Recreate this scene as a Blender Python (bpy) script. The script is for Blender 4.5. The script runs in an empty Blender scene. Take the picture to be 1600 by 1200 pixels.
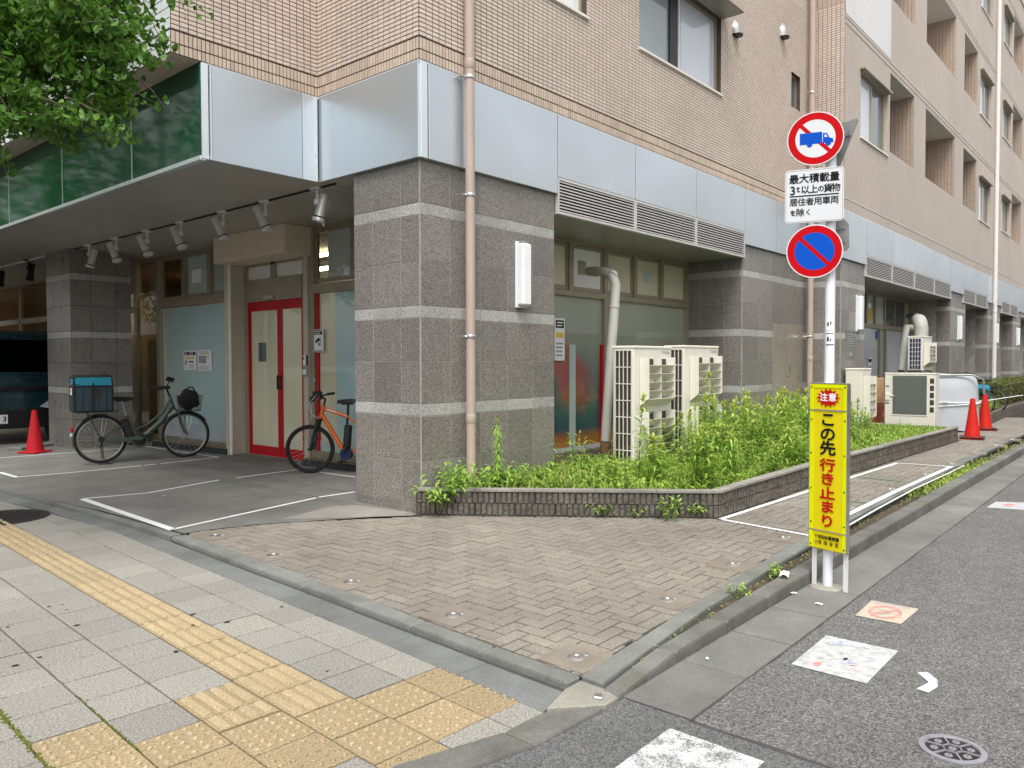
import bpy, bmesh, math, random
from mathutils import Vector, Matrix
import numpy as np

random.seed(7)
RNG = np.random.default_rng(7)
SC = bpy.context.scene
COL = SC.collection
PI = math.pi

# ---------------------------------------------------------------- camera, sky, sun, exposure
CAM_H = 1.6
def cam_axes():
    a, b, c = 0.859794045, 0.0282526564, -0.00258861746
    def mm(A, B): return [[sum(A[i][k]*B[k][j] for k in range(3)) for j in range(3)] for i in range(3)]
    ca, sa, cb, sb, cc, sc = math.cos(a), math.sin(a), math.cos(b), math.sin(b), math.cos(c), math.sin(c)
    Rz = [[ca, -sa, 0], [sa, ca, 0], [0, 0, 1]]
    B = [[1, 0, 0], [0, 0, -1], [0, 1, 0]]
    Rx = [[1, 0, 0], [0, cb, -sb], [0, sb, cb]]
    Rr = [[cc, -sc, 0], [sc, cc, 0], [0, 0, 1]]
    return mm(mm(mm(Rr, Rx), B), Rz)
AX = cam_axes()
cam = bpy.data.cameras.new('camera')
cam.sensor_width = 36.0
cam.lens = 36.0 * 1208.3 / 1600.0
cam.clip_start = 0.05
cam.clip_end = 400
camo = bpy.data.objects.new('camera', cam)
COL.objects.link(camo)
r_, d_, f_ = AX
M = Matrix(((r_[0], -d_[0], -f_[0], 0), (r_[1], -d_[1], -f_[1], 0), (r_[2], -d_[2], -f_[2], CAM_H), (0, 0, 0, 1)))
camo.matrix_world = M
SC.camera = camo

SUN_EL, SUN_AZ = math.radians(62), math.radians(215)   # direction towards the sun, azimuth counted from +X
W = bpy.data.worlds.new('World'); SC.world = W; W.use_nodes = True
wn = W.node_tree.nodes; wl = W.node_tree.links
wn.clear()
sky_n = wn.new('ShaderNodeTexSky'); sky_n.sky_type = 'NISHITA'; sky_n.sun_disc = False
sky_n.sun_elevation = SUN_EL; sky_n.sun_rotation = PI/2 - SUN_AZ
sky_n.air_density = 1.2; sky_n.dust_density = 4.0; sky_n.ozone_density = 1.0
hs = wn.new('ShaderNodeHueSaturation'); hs.inputs['Saturation'].default_value = 0.06   # an even cloud cover
bgn = wn.new('ShaderNodeBackground'); bgn.inputs['Strength'].default_value = 0.14
won = wn.new('ShaderNodeOutputWorld')
wl.new(sky_n.outputs[0], hs.inputs['Color']); wl.new(hs.outputs[0], bgn.inputs['Color']); wl.new(bgn.outputs[0], won.inputs[0])
sun = bpy.data.lights.new('sun', 'SUN'); sun.energy = 1.3; sun.angle = math.radians(24); sun.color = (1.0, 0.965, 0.90)
suno = bpy.data.objects.new('sun', sun); COL.objects.link(suno)
dirv = Vector((math.cos(SUN_EL)*math.cos(SUN_AZ), math.cos(SUN_EL)*math.sin(SUN_AZ), math.sin(SUN_EL)))
suno.rotation_euler = dirv.to_track_quat('Z', 'Y').to_euler(); suno.location = (0, -10, 30)
SC.view_settings.view_transform = 'Standard'; SC.view_settings.look = 'None'
SC.view_settings.gamma = 1.0; SC.view_settings.exposure = 0.88
SC.view_settings.use_curve_mapping = False
SC.render.engine = 'CYCLES'
SC.cycles.max_bounces = 9; SC.cycles.diffuse_bounces = 7; SC.cycles.glossy_bounces = 3; SC.cycles.transmission_bounces = 4
SC.cycles.sample_clamp_indirect = 6.0
SC.cycles.use_denoising = True

# ---------------------------------------------------------------- surveying helpers (photo measurements to metres)
def ray(x, y):
    a, b = (x-800)/1208.3, (y-600)/1208.3
    return Vector([AX[0][i]*a + AX[1][i]*b + AX[2][i] for i in range(3)])
def gz(x, y, z=0.0):
    v = ray(x, y); t = (z-CAM_H)/v.z; return Vector((t*v.x, t*v.y, z))
def zp(x): return min(max(0.035+0.012*(x-3), 0.03), 0.11)
def gp(x, y):
    z = .05
    for _ in range(25):
        q = gz(x, y, z); z = zp(q.x)
    return gz(x, y, z)
def onX(x, y, X): v = ray(x, y); t = X/v.x; return Vector((X, t*v.y, CAM_H+t*v.z))
def onY(x, y, Y): v = ray(x, y); t = Y/v.y; return Vector((t*v.x, Y, CAM_H+t*v.z))

# ---------------------------------------------------------------- materials
MATS = {}
class NT:
    def __init__(s, name):
        s.m = bpy.data.materials.new(name); s.m.use_nodes = True
        s.t = s.m.node_tree; s.n = s.t.nodes; s.l = s.t.links
        s.b = s.n['Principled BSDF']; s.out = s.n['Material Output']
    def new(s, t, **kw):
        n = s.n.new(t)
        for k, v in kw.items(): setattr(n, k, v)
        return n
    def link(s, a, b): s.l.new(a, b)
    def pos(s):
        return s.new('ShaderNodeNewGeometry').outputs['Position']
    def noise(s, scale, detail=4, rough=.55, vec=None, stretch=None):
        n = s.new('ShaderNodeTexNoise'); n.inputs['Scale'].default_value = scale
        n.inputs['Detail'].default_value = detail; n.inputs['Roughness'].default_value = rough
        v = vec or s.pos()
        if stretch:
            mp = s.new('ShaderNodeMapping'); mp.inputs['Scale'].default_value = stretch
            s.link(v, mp.inputs['Vector']); v = mp.outputs[0]
        s.link(v, n.inputs['Vector']); return n.outputs['Fac']
    def ramp(s, fac, stops):
        r = s.new('ShaderNodeValToRGB'); e = r.color_ramp.elements
        while len(e) < len(stops): e.new(.5)
        for i, (p, c) in enumerate(stops):
            e[i].position = p; e[i].color = (*c, 1) if not isinstance(c, (int, float)) else (c, c, c, 1)
        s.link(fac, r.inputs[0]); return r.outputs[0]
    def mix(s, fac, a, b, mode='MIX'):
        n = s.new('ShaderNodeMix', data_type='RGBA', blend_type=mode)
        for val, idx in ((fac, 0), (a, 6), (b, 7)):
            if isinstance(val, (int, float)): n.inputs[idx].default_value = val if idx == 0 else (val, val, val, 1)
            elif isinstance(val, (tuple, list)): n.inputs[idx].default_value = (*val, 1)
            else: s.link(val, n.inputs[idx])
        return n.outputs[2]
    def math(s, op, a, b=0.0, c=None):
        n = s.new('ShaderNodeMath', operation=op)
        for i, v in enumerate((a, b) if c is None else (a, b, c)):
            if isinstance(v, (int, float)): n.inputs[i].default_value = v
            else: s.link(v, n.inputs[i])
        return n.outputs[0]
    def rnd(s):                     # one random number per piece, whether an object or an island of a joined mesh
        o = s.new('ShaderNodeObjectInfo').outputs['Random']
        g = s.new('ShaderNodeNewGeometry').outputs['Random Per Island']
        return s.math('FRACT', s.math('ADD', o, g))
    def bump(s, h, strength=.3, dist=.01, prev=None):
        b = s.new('ShaderNodeBump'); b.inputs['Strength'].default_value = strength; b.inputs['Distance'].default_value = dist
        s.link(h, b.inputs['Height'])
        if prev: s.link(prev, b.inputs['Normal'])
        return b.outputs[0]
    def fin(s, col=None, rough=None, normal=None, metal=0, coat=0, spec=.5):
        if col is not None:
            if isinstance(col, tuple): s.b.inputs['Base Color'].default_value = (*col, 1)
            else: s.link(col, s.b.inputs['Base Color'])
        if rough is not None:
            if isinstance(rough, (int, float)): s.b.inputs['Roughness'].default_value = rough
            else: s.link(rough, s.b.inputs['Roughness'])
        if normal is not None: s.link(normal, s.b.inputs['Normal'])
        s.b.inputs['Metallic'].default_value = metal
        s.b.inputs['Coat Weight'].default_value = coat
        s.b.inputs['Specular IOR Level'].default_value = spec
        MATS[s.m.name] = s.m
        return s.m

def plain(name, c, rough=.5, metal=0, var=.12, scale=6, bump=.08, bscale=60, dirt=0, coat=0, spec=.5):
    """Painted or moulded surface: slight tonal drift, fine grain, optional grime."""
    t = NT(name)
    n = t.noise(scale, 5, .6)
    lo = tuple(x*(1-var) for x in c); hi = tuple(min(1, x*(1+var)) for x in c)
    col = t.ramp(n, [(.3, lo), (.7, hi)])
    if dirt:
        d = t.noise(scale*2.3, 6, .7, stretch=(1, 1, .35))
        col = t.mix(t.ramp(d, [(.52, 0), (.75, dirt)]), col, tuple(x*.45 for x in c))
    r = t.ramp(t.noise(scale*1.7, 4), [(.3, max(0.02, rough-.06)), (.7, min(1, rough+.08))])
    return t.fin(col, r, t.bump(t.noise(bscale, 3), bump, .004), metal, coat, spec)

def emis(name, c, s):
    t = NT(name); t.b.inputs['Emission Color'].default_value = (*c, 1); t.b.inputs['Emission Strength'].default_value = s
    return t.fin(c, .4)

def piece_mat(name, c, amt=.2, tint=None, rough=.7, grain=90, gamt=.25, big=1.5, bigamt=.15, bump=.25, spec=.5, stain=None, hue=.0):
    """Masonry made of pieces: every piece has its own tone, plus grain and large soft soiling."""
    t = NT(name)
    r = t.rnd()
    c2 = tint or tuple(x*.75 for x in c)
    col = t.mix(r, c2, c)
    v = t.math('ADD', t.math('MULTIPLY', t.math('FRACT', t.math('MULTIPLY', r, 17.3)), amt*2), 1-amt)
    g = t.noise(grain, 3, .7)
    v = t.math('MULTIPLY', v, t.ramp(g, [(.3, 1-gamt), (.7, 1+gamt*.6)]))
    v = t.math('MULTIPLY', v, t.ramp(t.noise(big, 5, .6), [(.3, 1-bigamt), (.7, 1+bigamt*.5)]))
    vm = t.new('ShaderNodeVectorMath', operation='SCALE'); t.link(col, vm.inputs[0]); t.link(v, vm.inputs['Scale'])
    col = vm.outputs[0]
    if stain:
        col = t.mix(t.ramp(t.noise(stain[0], 6, .65), [(stain[1], 0), (stain[1]+.12, stain[2])]), col, stain[3])
    rr = t.ramp(t.noise(grain*.6, 3), [(.3, rough-.1), (.7, rough+.1)])
    return t.fin(col, rr, t.bump(g, bump, .004), 0, 0, spec)

def granite(name, base, dark, light, pink, scale=1.0, rough=.32):
    t = NT(name)
    p = t.pos()
    v1 = t.new('ShaderNodeTexVoronoi'); v1.inputs['Scale'].default_value = 160*scale; t.link(p, v1.inputs['Vector'])
    sep = t.new('ShaderNodeSeparateColor'); t.link(v1.outputs['Color'], sep.inputs[0])
    v2 = t.new('ShaderNodeTexVoronoi'); v2.inputs['Scale'].default_value = 85*scale; t.link(p, v2.inputs['Vector'])
    sep2 = t.new('ShaderNodeSeparateColor'); t.link(v2.outputs['Color'], sep2.inputs[0])
    col = t.ramp(sep.outputs[0], [(0, dark), (.22, dark), (.35, base), (.72, base), (.9, light)])
    col = t.mix(t.ramp(sep2.outputs[0], [(.62, 0), (.72, .38)]), col, pink)
    col = t.mix(t.ramp(sep2.outputs[1], [(.68, 0), (.78, .42)]), col, dark)
    r = t.rnd()
    k = t.math('ADD', t.math('MULTIPLY', r, .26), .87)
    k = t.math('MULTIPLY', k, t.ramp(t.noise(.9, 5, .6, stretch=(1, 1, .4)), [(.3, .86), (.7, 1.1)]))
    vm = t.new('ShaderNodeVectorMath', operation='SCALE'); t.link(col, vm.inputs[0]); t.link(k, vm.inputs['Scale'])
    rr = t.ramp(t.noise(3, 5), [(.3, rough-.08), (.7, rough+.12)])
    return t.fin(vm.outputs[0], rr, None, 0, 0, .5)

def brick_far(name, c1, c2, mortar, axis, bw=.09, bh=.0445):
    """Mosaic tile too far off to tell its pieces apart."""
    t = NT(name)
    sp = t.new('ShaderNodeSeparateXYZ'); t.link(t.pos(), sp.inputs[0])
    cb = t.new('ShaderNodeCombineXYZ'); t.link(sp.outputs[axis], cb.inputs[0]); t.link(sp.outputs[2], cb.inputs[1])
    b = t.new('ShaderNodeTexBrick'); b.offset = 0; b.squash = 1
    b.inputs['Scale'].default_value = 1; b.inputs['Brick Width'].default_value = bw; b.inputs['Row Height'].default_value = bh
    b.inputs['Mortar Size'].default_value = .0055; b.inputs['Mortar Smooth'].default_value = .1; b.inputs['Bias'].default_value = 0
    b.inputs['Color1'].default_value = (*c1, 1); b.inputs['Color2'].default_value = (*c2, 1); b.inputs['Mortar'].default_value = (*mortar, 1)
    t.link(cb.outputs[0], b.inputs['Vector'])
    k = t.ramp(t.noise(.6, 5, .6), [(.3, .9), (.7, 1.06)])
    col = t.mix(1.0, b.outputs['Color'], k, 'MULTIPLY')
    return t.fin(col, .55, t.bump(t.math('SUBTRACT', 1.0, b.outputs['Fac']), .5, .004))

mk = MATS
granite('granite', (.228, .209, .190), (.085, .079, .072), (.35, .335, .312), (.262, .226, .195))
granite('granite_band', (.44, .432, .405), (.19, .188, .18), (.58, .575, .55), (.43, .41, .375))
plain('joint', (.33, .32, .295), .85, var=.2)
plain('joint_dark', (.055, .054, .049), .9, var=.2)
piece_mat('tile', (.64, .535, .455), .05, (.59, .49, .415), .5, grain=160, gamt=.12, big=.8, bigamt=.10, bump=.2)
piece_mat('tile_header', (.60, .49, .39), .10, (.54, .43, .345), .65, grain=220, gamt=.25, big=.8, bigamt=.12, bump=.4)
piece_mat('tile_white', (.80, .83, .83), .06, (.72, .75, .75), .35, grain=60, gamt=.06, big=.8, bigamt=.08, bump=.1)
plain('tile_joint', (.085, .06, .048), .9, var=.2)
plain('tile_joint_pale', (.05, .055, .055), .9, var=.2)
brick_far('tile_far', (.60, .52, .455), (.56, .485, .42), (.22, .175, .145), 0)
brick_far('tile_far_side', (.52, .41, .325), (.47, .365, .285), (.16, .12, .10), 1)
brick_far('tile_far_white', (.78, .79, .80), (.72, .73, .74), (.50, .48, .46), 0)
plain('wall_cream', (.60, .54, .47), .75, var=.06, scale=1.5, bump=.15)
plain('aluminium', (.56, .615, .66), .30, metal=.72, var=.05, scale=.5, bump=.0)
plain('alu_trim', (.70, .75, .78), .30, metal=.6, var=.03, scale=.8, bump=.0)
plain('alu_seam', (.19, .21, .22), .6, var=.1)
plain('slat_metal', (.62, .60, .58), .4, metal=.3, var=.06)
plain('louvre_dark', (.02, .015, .015), .9)
plain('soffit', (.30, .305, .28), .38, metal=.25, var=.08, scale=1.2, bump=.03)
plain('soffit_dark', (.43, .415, .37), .42, metal=.2, var=.10, scale=1.2, bump=.03)
plain('bronze_frame', (.34, .30, .225), .42, metal=.35, var=.07)
plain('beige_frame', (.55, .50, .42), .45, metal=.2, var=.05)
plain('beige_box', (.70, .61, .48), .5, var=.04)
plain('red_paint', (.46, .006, .012), .4, var=.08, coat=.0, spec=.3)
plain('pipe_beige', (.43, .34, .29), .42, var=.05, scale=3, dirt=.12)
plain('pipe_white', (.72, .68, .64), .45, var=.05)
plain('steel', (.62, .61, .60), .28, metal=.9, var=.05)
plain('spot_silver', (.68, .67, .64), .38, metal=.35, var=.05)
plain('stem_dry', (.20, .145, .075), .9, var=.3)
plain('steel_grey', (.42, .42, .41), .34, metal=.7, var=.06)
plain('stainless', (.36, .335, .275), .30, metal=.45, var=.08, scale=2)
plain('white_plastic', (.80, .81, .82), .4, var=.03)
plain('lamp_white', (.84, .85, .88), .3, var=.02)
plain('ac_white', (.72, .69, .61), .45, var=.04, scale=3, dirt=.12)
plain('ac_grille', (.66, .63, .55), .5, var=.05)
plain('fin_dark', (.055, .05, .045), .6, metal=.3)
plain('fin_blue', (.012, .028, .10), .4, metal=.3)
plain('fin_grey', (.13, .155, .16), .45, metal=.5, var=.2, scale=1.4)
plain('duct', (.37, .362, .325), .55, var=.06, dirt=.15)
plain('black_plastic', (.012, .012, .014), .5, var=.2)
plain('black_metal', (.02, .02, .022), .4, metal=.4)
plain('rubber', (.012, .012, .012), .8, var=.2)
plain('white_paint', (.70, .71, .71), .45, var=.05, dirt=.15)
plain('pole_white', (.74, .76, .80), .4, var=.05, scale=3, dirt=.14)
plain('sign_white', (.62, .63, .65), .5, var=.015, spec=.15)
plain('sign_red', (.47, .003, .006), .6, var=.03, spec=.08)
plain('sign_blue', (.003, .075, .46), .6, var=.03, spec=.08)
plain('sign_back', (.36, .36, .35), .45, metal=.5, var=.06)
plain('ink', (.012, .012, .014), .7, spec=.1)
plain('ink_red', (.46, .008, .006), .7, spec=.1)
plain('ink_white', (.85, .85, .85), .5)
plain('ink_blue', (.05, .10, .30), .5)
plain('ink_grey', (.30, .32, .34), .5)
plain('ink_yellow', (.75, .52, .05), .5)
plain('board_yellow', (.68, .57, .008), .6, var=.04, scale=3, spec=.1)
plain('board_fluor', (.66, .72, .0), .6, var=.02, spec=.1)
plain('cone_red', (.52, .016, .010), .6, var=.06, scale=5, dirt=.25, spec=.2)
plain('cone_left_red', (.44, .010, .018), .6, var=.06, scale=5, dirt=.2, spec=.2)
plain('tape_white', (.80, .81, .80), .6, var=.05, dirt=.12)
plain('tape_green', (.06, .22, .13), .6)
plain('orange_paint', (.72, .13, .012), .3, var=.05, coat=.4)
plain('green_paint', (.052, .075, .055), .38, var=.06, coat=.2)
plain('truck_paint', (.010, .032, .042), .22, coat=.6, var=.1)
plain('truck_black', (.006, .006, .007), .5)
plain('cloth_black', (.012, .012, .013), .9, var=.3, bump=.4, bscale=200)
plain('cloth_teal_dark', (.008, .12, .19), .7)
plain('cloth_teal', (.010, .22, .33), .7, var=.08)
plain('cover_silver', (.47, .49, .53), .45, var=.05, scale=3)
plain('cardboard', (.42, .26, .13), .8)
plain('crate_red', (.30, .06, .03), .7)
plain('wood', (.42, .25, .10), .45, var=.25, scale=3)
plain('wood_dark', (.16, .095, .045), .5, var=.3, scale=3)
plain('interior_wall', (.34, .25, .15), .8)
plain('interior_white', (.62, .63, .58), .8)
plain('blind', (.60, .60, .55), .6, var=.04)
plain('blind_white', (.70, .72, .72), .5, var=.03)
plain('soil', (.07, .05, .035), .95, var=.4, bump=.6)
plain('bark', (.10, .075, .055), .9, var=.4, scale=12, bump=.8)
plain('paper', (.78, .79, .80), .7, var=.03)
plain('moss', (.085, .10, .012), .95, var=.4, scale=20, bump=.6)
plain('iron', (.030, .026, .024), .6, metal=.4, var=.3, scale=20)
plain('iron_pale', (.33, .33, .37), .5, metal=.5, var=.15, scale=20)
plain('wheelstop_dark', (.010, .013, .022), .6)
plain('stop_yellow', (.55, .36, .06), .6)
plain('opposite_wall', (.55, .53, .50), .8, var=.1, scale=.5)
plain('opposite_rail', (.78, .78, .76), .6)
emis('tube_light', (1.0, .93, .75), 9.0)
emis('warm_fill', (1.0, .66, .32), 24.0)  # warm glow added to brighten the shop interior

def film(name, c, rough=.12, spec=.5, var=.05, stops=None):
    """Glass with an opaque film on its back: flat colour under a clear glossy face."""
    t = NT(name)
    n = t.noise(.7, 3)
    col = t.ramp(n, stops or [(.3, tuple(x*(1-var) for x in c)), (.7, tuple(x*(1+var) for x in c))])
    m = t.fin(col, .55, None, 0, 1.0, spec)
    t.b.inputs['Coat Roughness'].default_value = rough*.25; t.b.inputs['Coat IOR'].default_value = 1.75
    return m
film('film_teal', (.40, .57, .58))
film('film_teal_pale', (.46, .56, .53))
film('film_frost', (.64, .63, .46))
film('film_white', (.78, .79, .77))
film('film_cream', (.62, .60, .44))
film('film_greygreen', (.40, .45, .42))
film('film_blue', (.065, .095, .11))
film('film_lace', (.20, .255, .26), var=.12)
film('film_pale', (.52, .56, .62))
def glass(name, tint, rough=.0, trans=1.0):
    t = NT(name)
    tr = t.new('ShaderNodeBsdfTransparent'); tr.inputs['Color'].default_value = (*tint, 1)
    gl = t.new('ShaderNodeBsdfGlossy'); gl.inputs['Roughness'].default_value = rough + .01
    fr = t.new('ShaderNodeFresnel'); fr.inputs['IOR'].default_value = 1.6
    mx = t.new('ShaderNodeMixShader')
    bf = t.new('ShaderNodeNewGeometry').outputs['Backfacing']
    t.link(t.math('MULTIPLY', fr.outputs[0], t.math('SUBTRACT', 1.0, bf)), mx.inputs[0]); t.link(tr.outputs[0], mx.inputs[1]); t.link(gl.outputs[0], mx.inputs[2])
    t.link(mx.outputs[0], t.out.inputs['Surface'])
    MATS[name] = t.m
glass('glass_clear', (.78, .82, .80))
glass('glass_dark', (.10, .12, .12))
glass('glass_tint', (.45, .50, .48))
def sign_glass():
    t = NT('sign_glass')
    col = t.ramp(t.noise(.9, 2), [(.3, (.004, .05, .024)), (.7, (.012, .085, .042))])
    t.fin(col, .07, t.bump(t.noise(1.6, 2, .4, stretch=(1, 1, .5)), .035, .02), 0, 0, .28)
    t.b.inputs['IOR'].default_value = 1.5
sign_glass()
def frosted():
    """Printed translucent film: soft blots of colour, as the shop's own print shows through the frosting."""
    t = NT('frosted_print')
    sp = t.new('ShaderNodeSeparateXYZ'); t.link(t.pos(), sp.inputs[0])
    z = t.math('DIVIDE', sp.outputs[2], 2.7)
    col = t.ramp(z, [(.10, (.45, .17, .02)), (.17, (.42, .17, .03)), (.22, (.02, .07, .12)), (.36, (.02, .10, .11)), (.52, (.10, .16, .14)), (.70, (.24, .28, .22)), (.95, (.36, .39, .31))])
    n1 = t.noise(.9, 2, .4)
    msk = t.math('MULTIPLY', t.ramp(n1, [(.52, 0), (.62, 1)]), t.ramp(z, [(.28, 0), (.4, 1), (.66, 1), (.74, 0)]))
    col = t.mix(t.math('MULTIPLY', msk, .75), col, (.42, .05, .03))
    t.fin(col, .5, None, 0, 1.0, .5)
    t.b.inputs['Coat Roughness'].default_value = .03; t.b.inputs['Coat IOR'].default_value = 2.0
frosted()

def asphalt(name, base, coarse, fleck):
    t = NT(name)
    p = t.pos()
    v = t.new('ShaderNodeTexVoronoi'); v.inputs['Scale'].default_value = 130 if coarse else 170; t.link(p, v.inputs['Vector'])
    sep = t.new('ShaderNodeSeparateColor'); t.link(v.outputs['Color'], sep.inputs[0])
    col = t.ramp(sep.outputs[0], [(0, tuple(x*.35 for x in base)), (.35, base), (.72, tuple(x*1.2 for x in base)), (.95, fleck), (1, fleck)])
    k = t.ramp(t.noise(.7, 6, .65), [(.28, .80), (.72, 1.15)])
    k2 = t.ramp(t.noise(6, 5, .7), [(.3, .86), (.7, 1.1)])
    col = t.mix(1.0, t.mix(1.0, col, k, 'MULTIPLY'), k2, 'MULTIPLY')
    h = t.math('ADD', t.math('MULTIPLY', v.outputs['Distance'], -1.0), t.noise(240, 3))
    t.fin(col, .82, t.bump(h, .9 if coarse else .35, .006))
asphalt('asphalt_coarse', (.134, .133, .130), True, (.27, .265, .255))
asphalt('asphalt_fine', (.100, .101, .104), False, (.18, .18, .18))

def concrete(name, base, crack=.25, bump=.35, moss=0, big=.9):
    t = NT(name)
    n = t.noise(100, 3, .85); m = t.noise(big*3, 6, .7); b = t.noise(big, 5, .6)
    col = t.ramp(n, [(.28, tuple(x*.62 for x in base)), (.5, base), (.75, tuple(min(1, x*1.35) for x in base))])
    k = t.math('MULTIPLY', t.ramp(m, [(.3, 1-crack), (.7, 1.08)]), t.ramp(b, [(.3, 1-crack*.8), (.7, 1.1)]))
    col = t.mix(1.0, col, k, 'MULTIPLY')
    r = t.rnd()
    col = t.mix(1.0, col, t.ramp(r, [(0, .88), (1, 1.08)]), 'MULTIPLY')
    if moss: col = t.mix(t.ramp(t.noise(2.2, 6, .7), [(.5, 0), (.68, moss)]), col, (.06, .065, .03))
    t.fin(col, .85, t.bump(n, bump, .004))
concrete('kerb_stone', (.215, .222, .205), .32, .5, .28)
concrete('kerb_dark', (.19, .19, .172), .4, .5, .5)
concrete('gutter_slab', (.19, .19, .178), .28, .35, .1)
concrete('gutter_grey', (.175, .182, .178), .3, .3, .06)
concrete('mortar_pale', (.32, .31, .26), .3)
concrete('parking_floor', (.20, .197, .182), .32, .25, .05, .5)
concrete('parking_pale', (.26, .245, .215), .2, .3)
concrete('planter_block', (.17, .145, .118), .4, 1.0, .3, 3)
concrete('planter_cap', (.33, .315, .28), .35, .5, .2)
concrete('brick_bed', (.022, .018, .014), .3, .5, .2)
concrete('slab_bed', (.012, .012, .009), .3, .5, .4)
piece_mat('slab_grey', (.305, .291, .260), .08, (.268, .256, .229), .8, grain=95, gamt=.62, big=.55, bigamt=.14, bump=.5, stain=(1.3, .60, .3, (.19, .19, .17)))
piece_mat('slab_yellow', (.345, .266, .155), .06, (.318, .246, .142), .8, grain=95, gamt=.58, big=.8, bigamt=.14, bump=.5, stain=(3.0, .60, .3, (.27, .22, .14)))
piece_mat('slab_yellow_relief', (.425, .335, .20), .05, (.395, .31, .185), .8, grain=95, gamt=.45, big=.8, bigamt=.14, bump=.4)  # bar and dot relief put into the colour as a paler tone, besides wear
piece_mat('paver_brick', (.272, .247, .208), .06, (.243, .217, .181), .85, grain=95, gamt=.5, big=.7, bigamt=.24, bump=.5, stain=(1.6, .56, .42, (.165, .14, .115)))
piece_mat('plate_stone', (.225, .192, .157), .06, (.205, .175, .142), .8, grain=120, gamt=.15, big=5, bigamt=.2, bump=.2)
piece_mat('leaf_tip', (.46, .58, .10), .18, (.56, .66, .16), .55, grain=20, gamt=.12, big=1.2, bigamt=.2, bump=.05)
piece_mat('leaf_weed', (.24, .44, .05), .28, (.38, .56, .09), .55, grain=20, gamt=.12, big=1.2, bigamt=.2, bump=.05)
piece_mat('leaf_grass', (.27, .42, .055), .22, (.42, .53, .11), .6, grain=20, gamt=.12, big=1.2, bigamt=.25, bump=.05)
piece_mat('leaf_ginkgo', (.055, .16, .014), .35, (.13, .27, .035), .5, grain=10, gamt=.1, big=1, bigamt=.25, bump=.05)
piece_mat('hedge_leaf', (.10, .14, .022), .25, (.15, .17, .03), .6, grain=20, gamt=.1)
plain('stem_green', (.12, .17, .045), .7)
for _n in ('leaf_tip', 'leaf_weed', 'leaf_grass', 'leaf_ginkgo', 'hedge_leaf'):   # thin leaves let light through
    m_ = MATS[_n]; t_ = m_.node_tree; b_ = t_.nodes['Principled BSDF']; o_ = t_.nodes['Material Output']
    tl = t_.nodes.new('ShaderNodeBsdfTranslucent'); mx = t_.nodes.new('ShaderNodeMixShader'); mx.inputs[0].default_value = .38
    src = b_.inputs['Base Color'].links[0].from_socket
    t_.links.new(src, tl.inputs['Color']); t_.links.new(b_.outputs[0], mx.inputs[1]); t_.links.new(tl.outputs[0], mx.inputs[2])
    t_.links.new(mx.outputs[0], o_.inputs['Surface'])

def worn(name, c, under, cover=.5, scale=9):
    t = NT(name)
    n = t.math('ADD', t.math('MULTIPLY', t.noise(scale, 6, .75), .5), t.math('MULTIPLY', t.noise(scale*14, 3, .8), .5))
    col = t.mix(t.ramp(n, [(cover-.06, 1), (cover+.06, 0)]), c, under)
    t.fin(col, .75, t.bump(t.noise(150, 3), .5, .004))
worn('zebra_white', (.62, .62, .61), (.115, .117, .121), .49)
worn('decal_white', (.50, .51, .51), (.27, .27, .265), .47, 20)
worn('decal_cream', (.48, .42, .34), (.32, .27, .21), .44, 20)
worn('decal_red', (.55, .17, .15), (.62, .50, .42), .46, 30)
worn('decal_blue', (.20, .23, .38), (.62, .63, .64), .50, 25)
worn('decal_pink', (.55, .26, .25), (.64, .64, .64), .50, 25)

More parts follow.
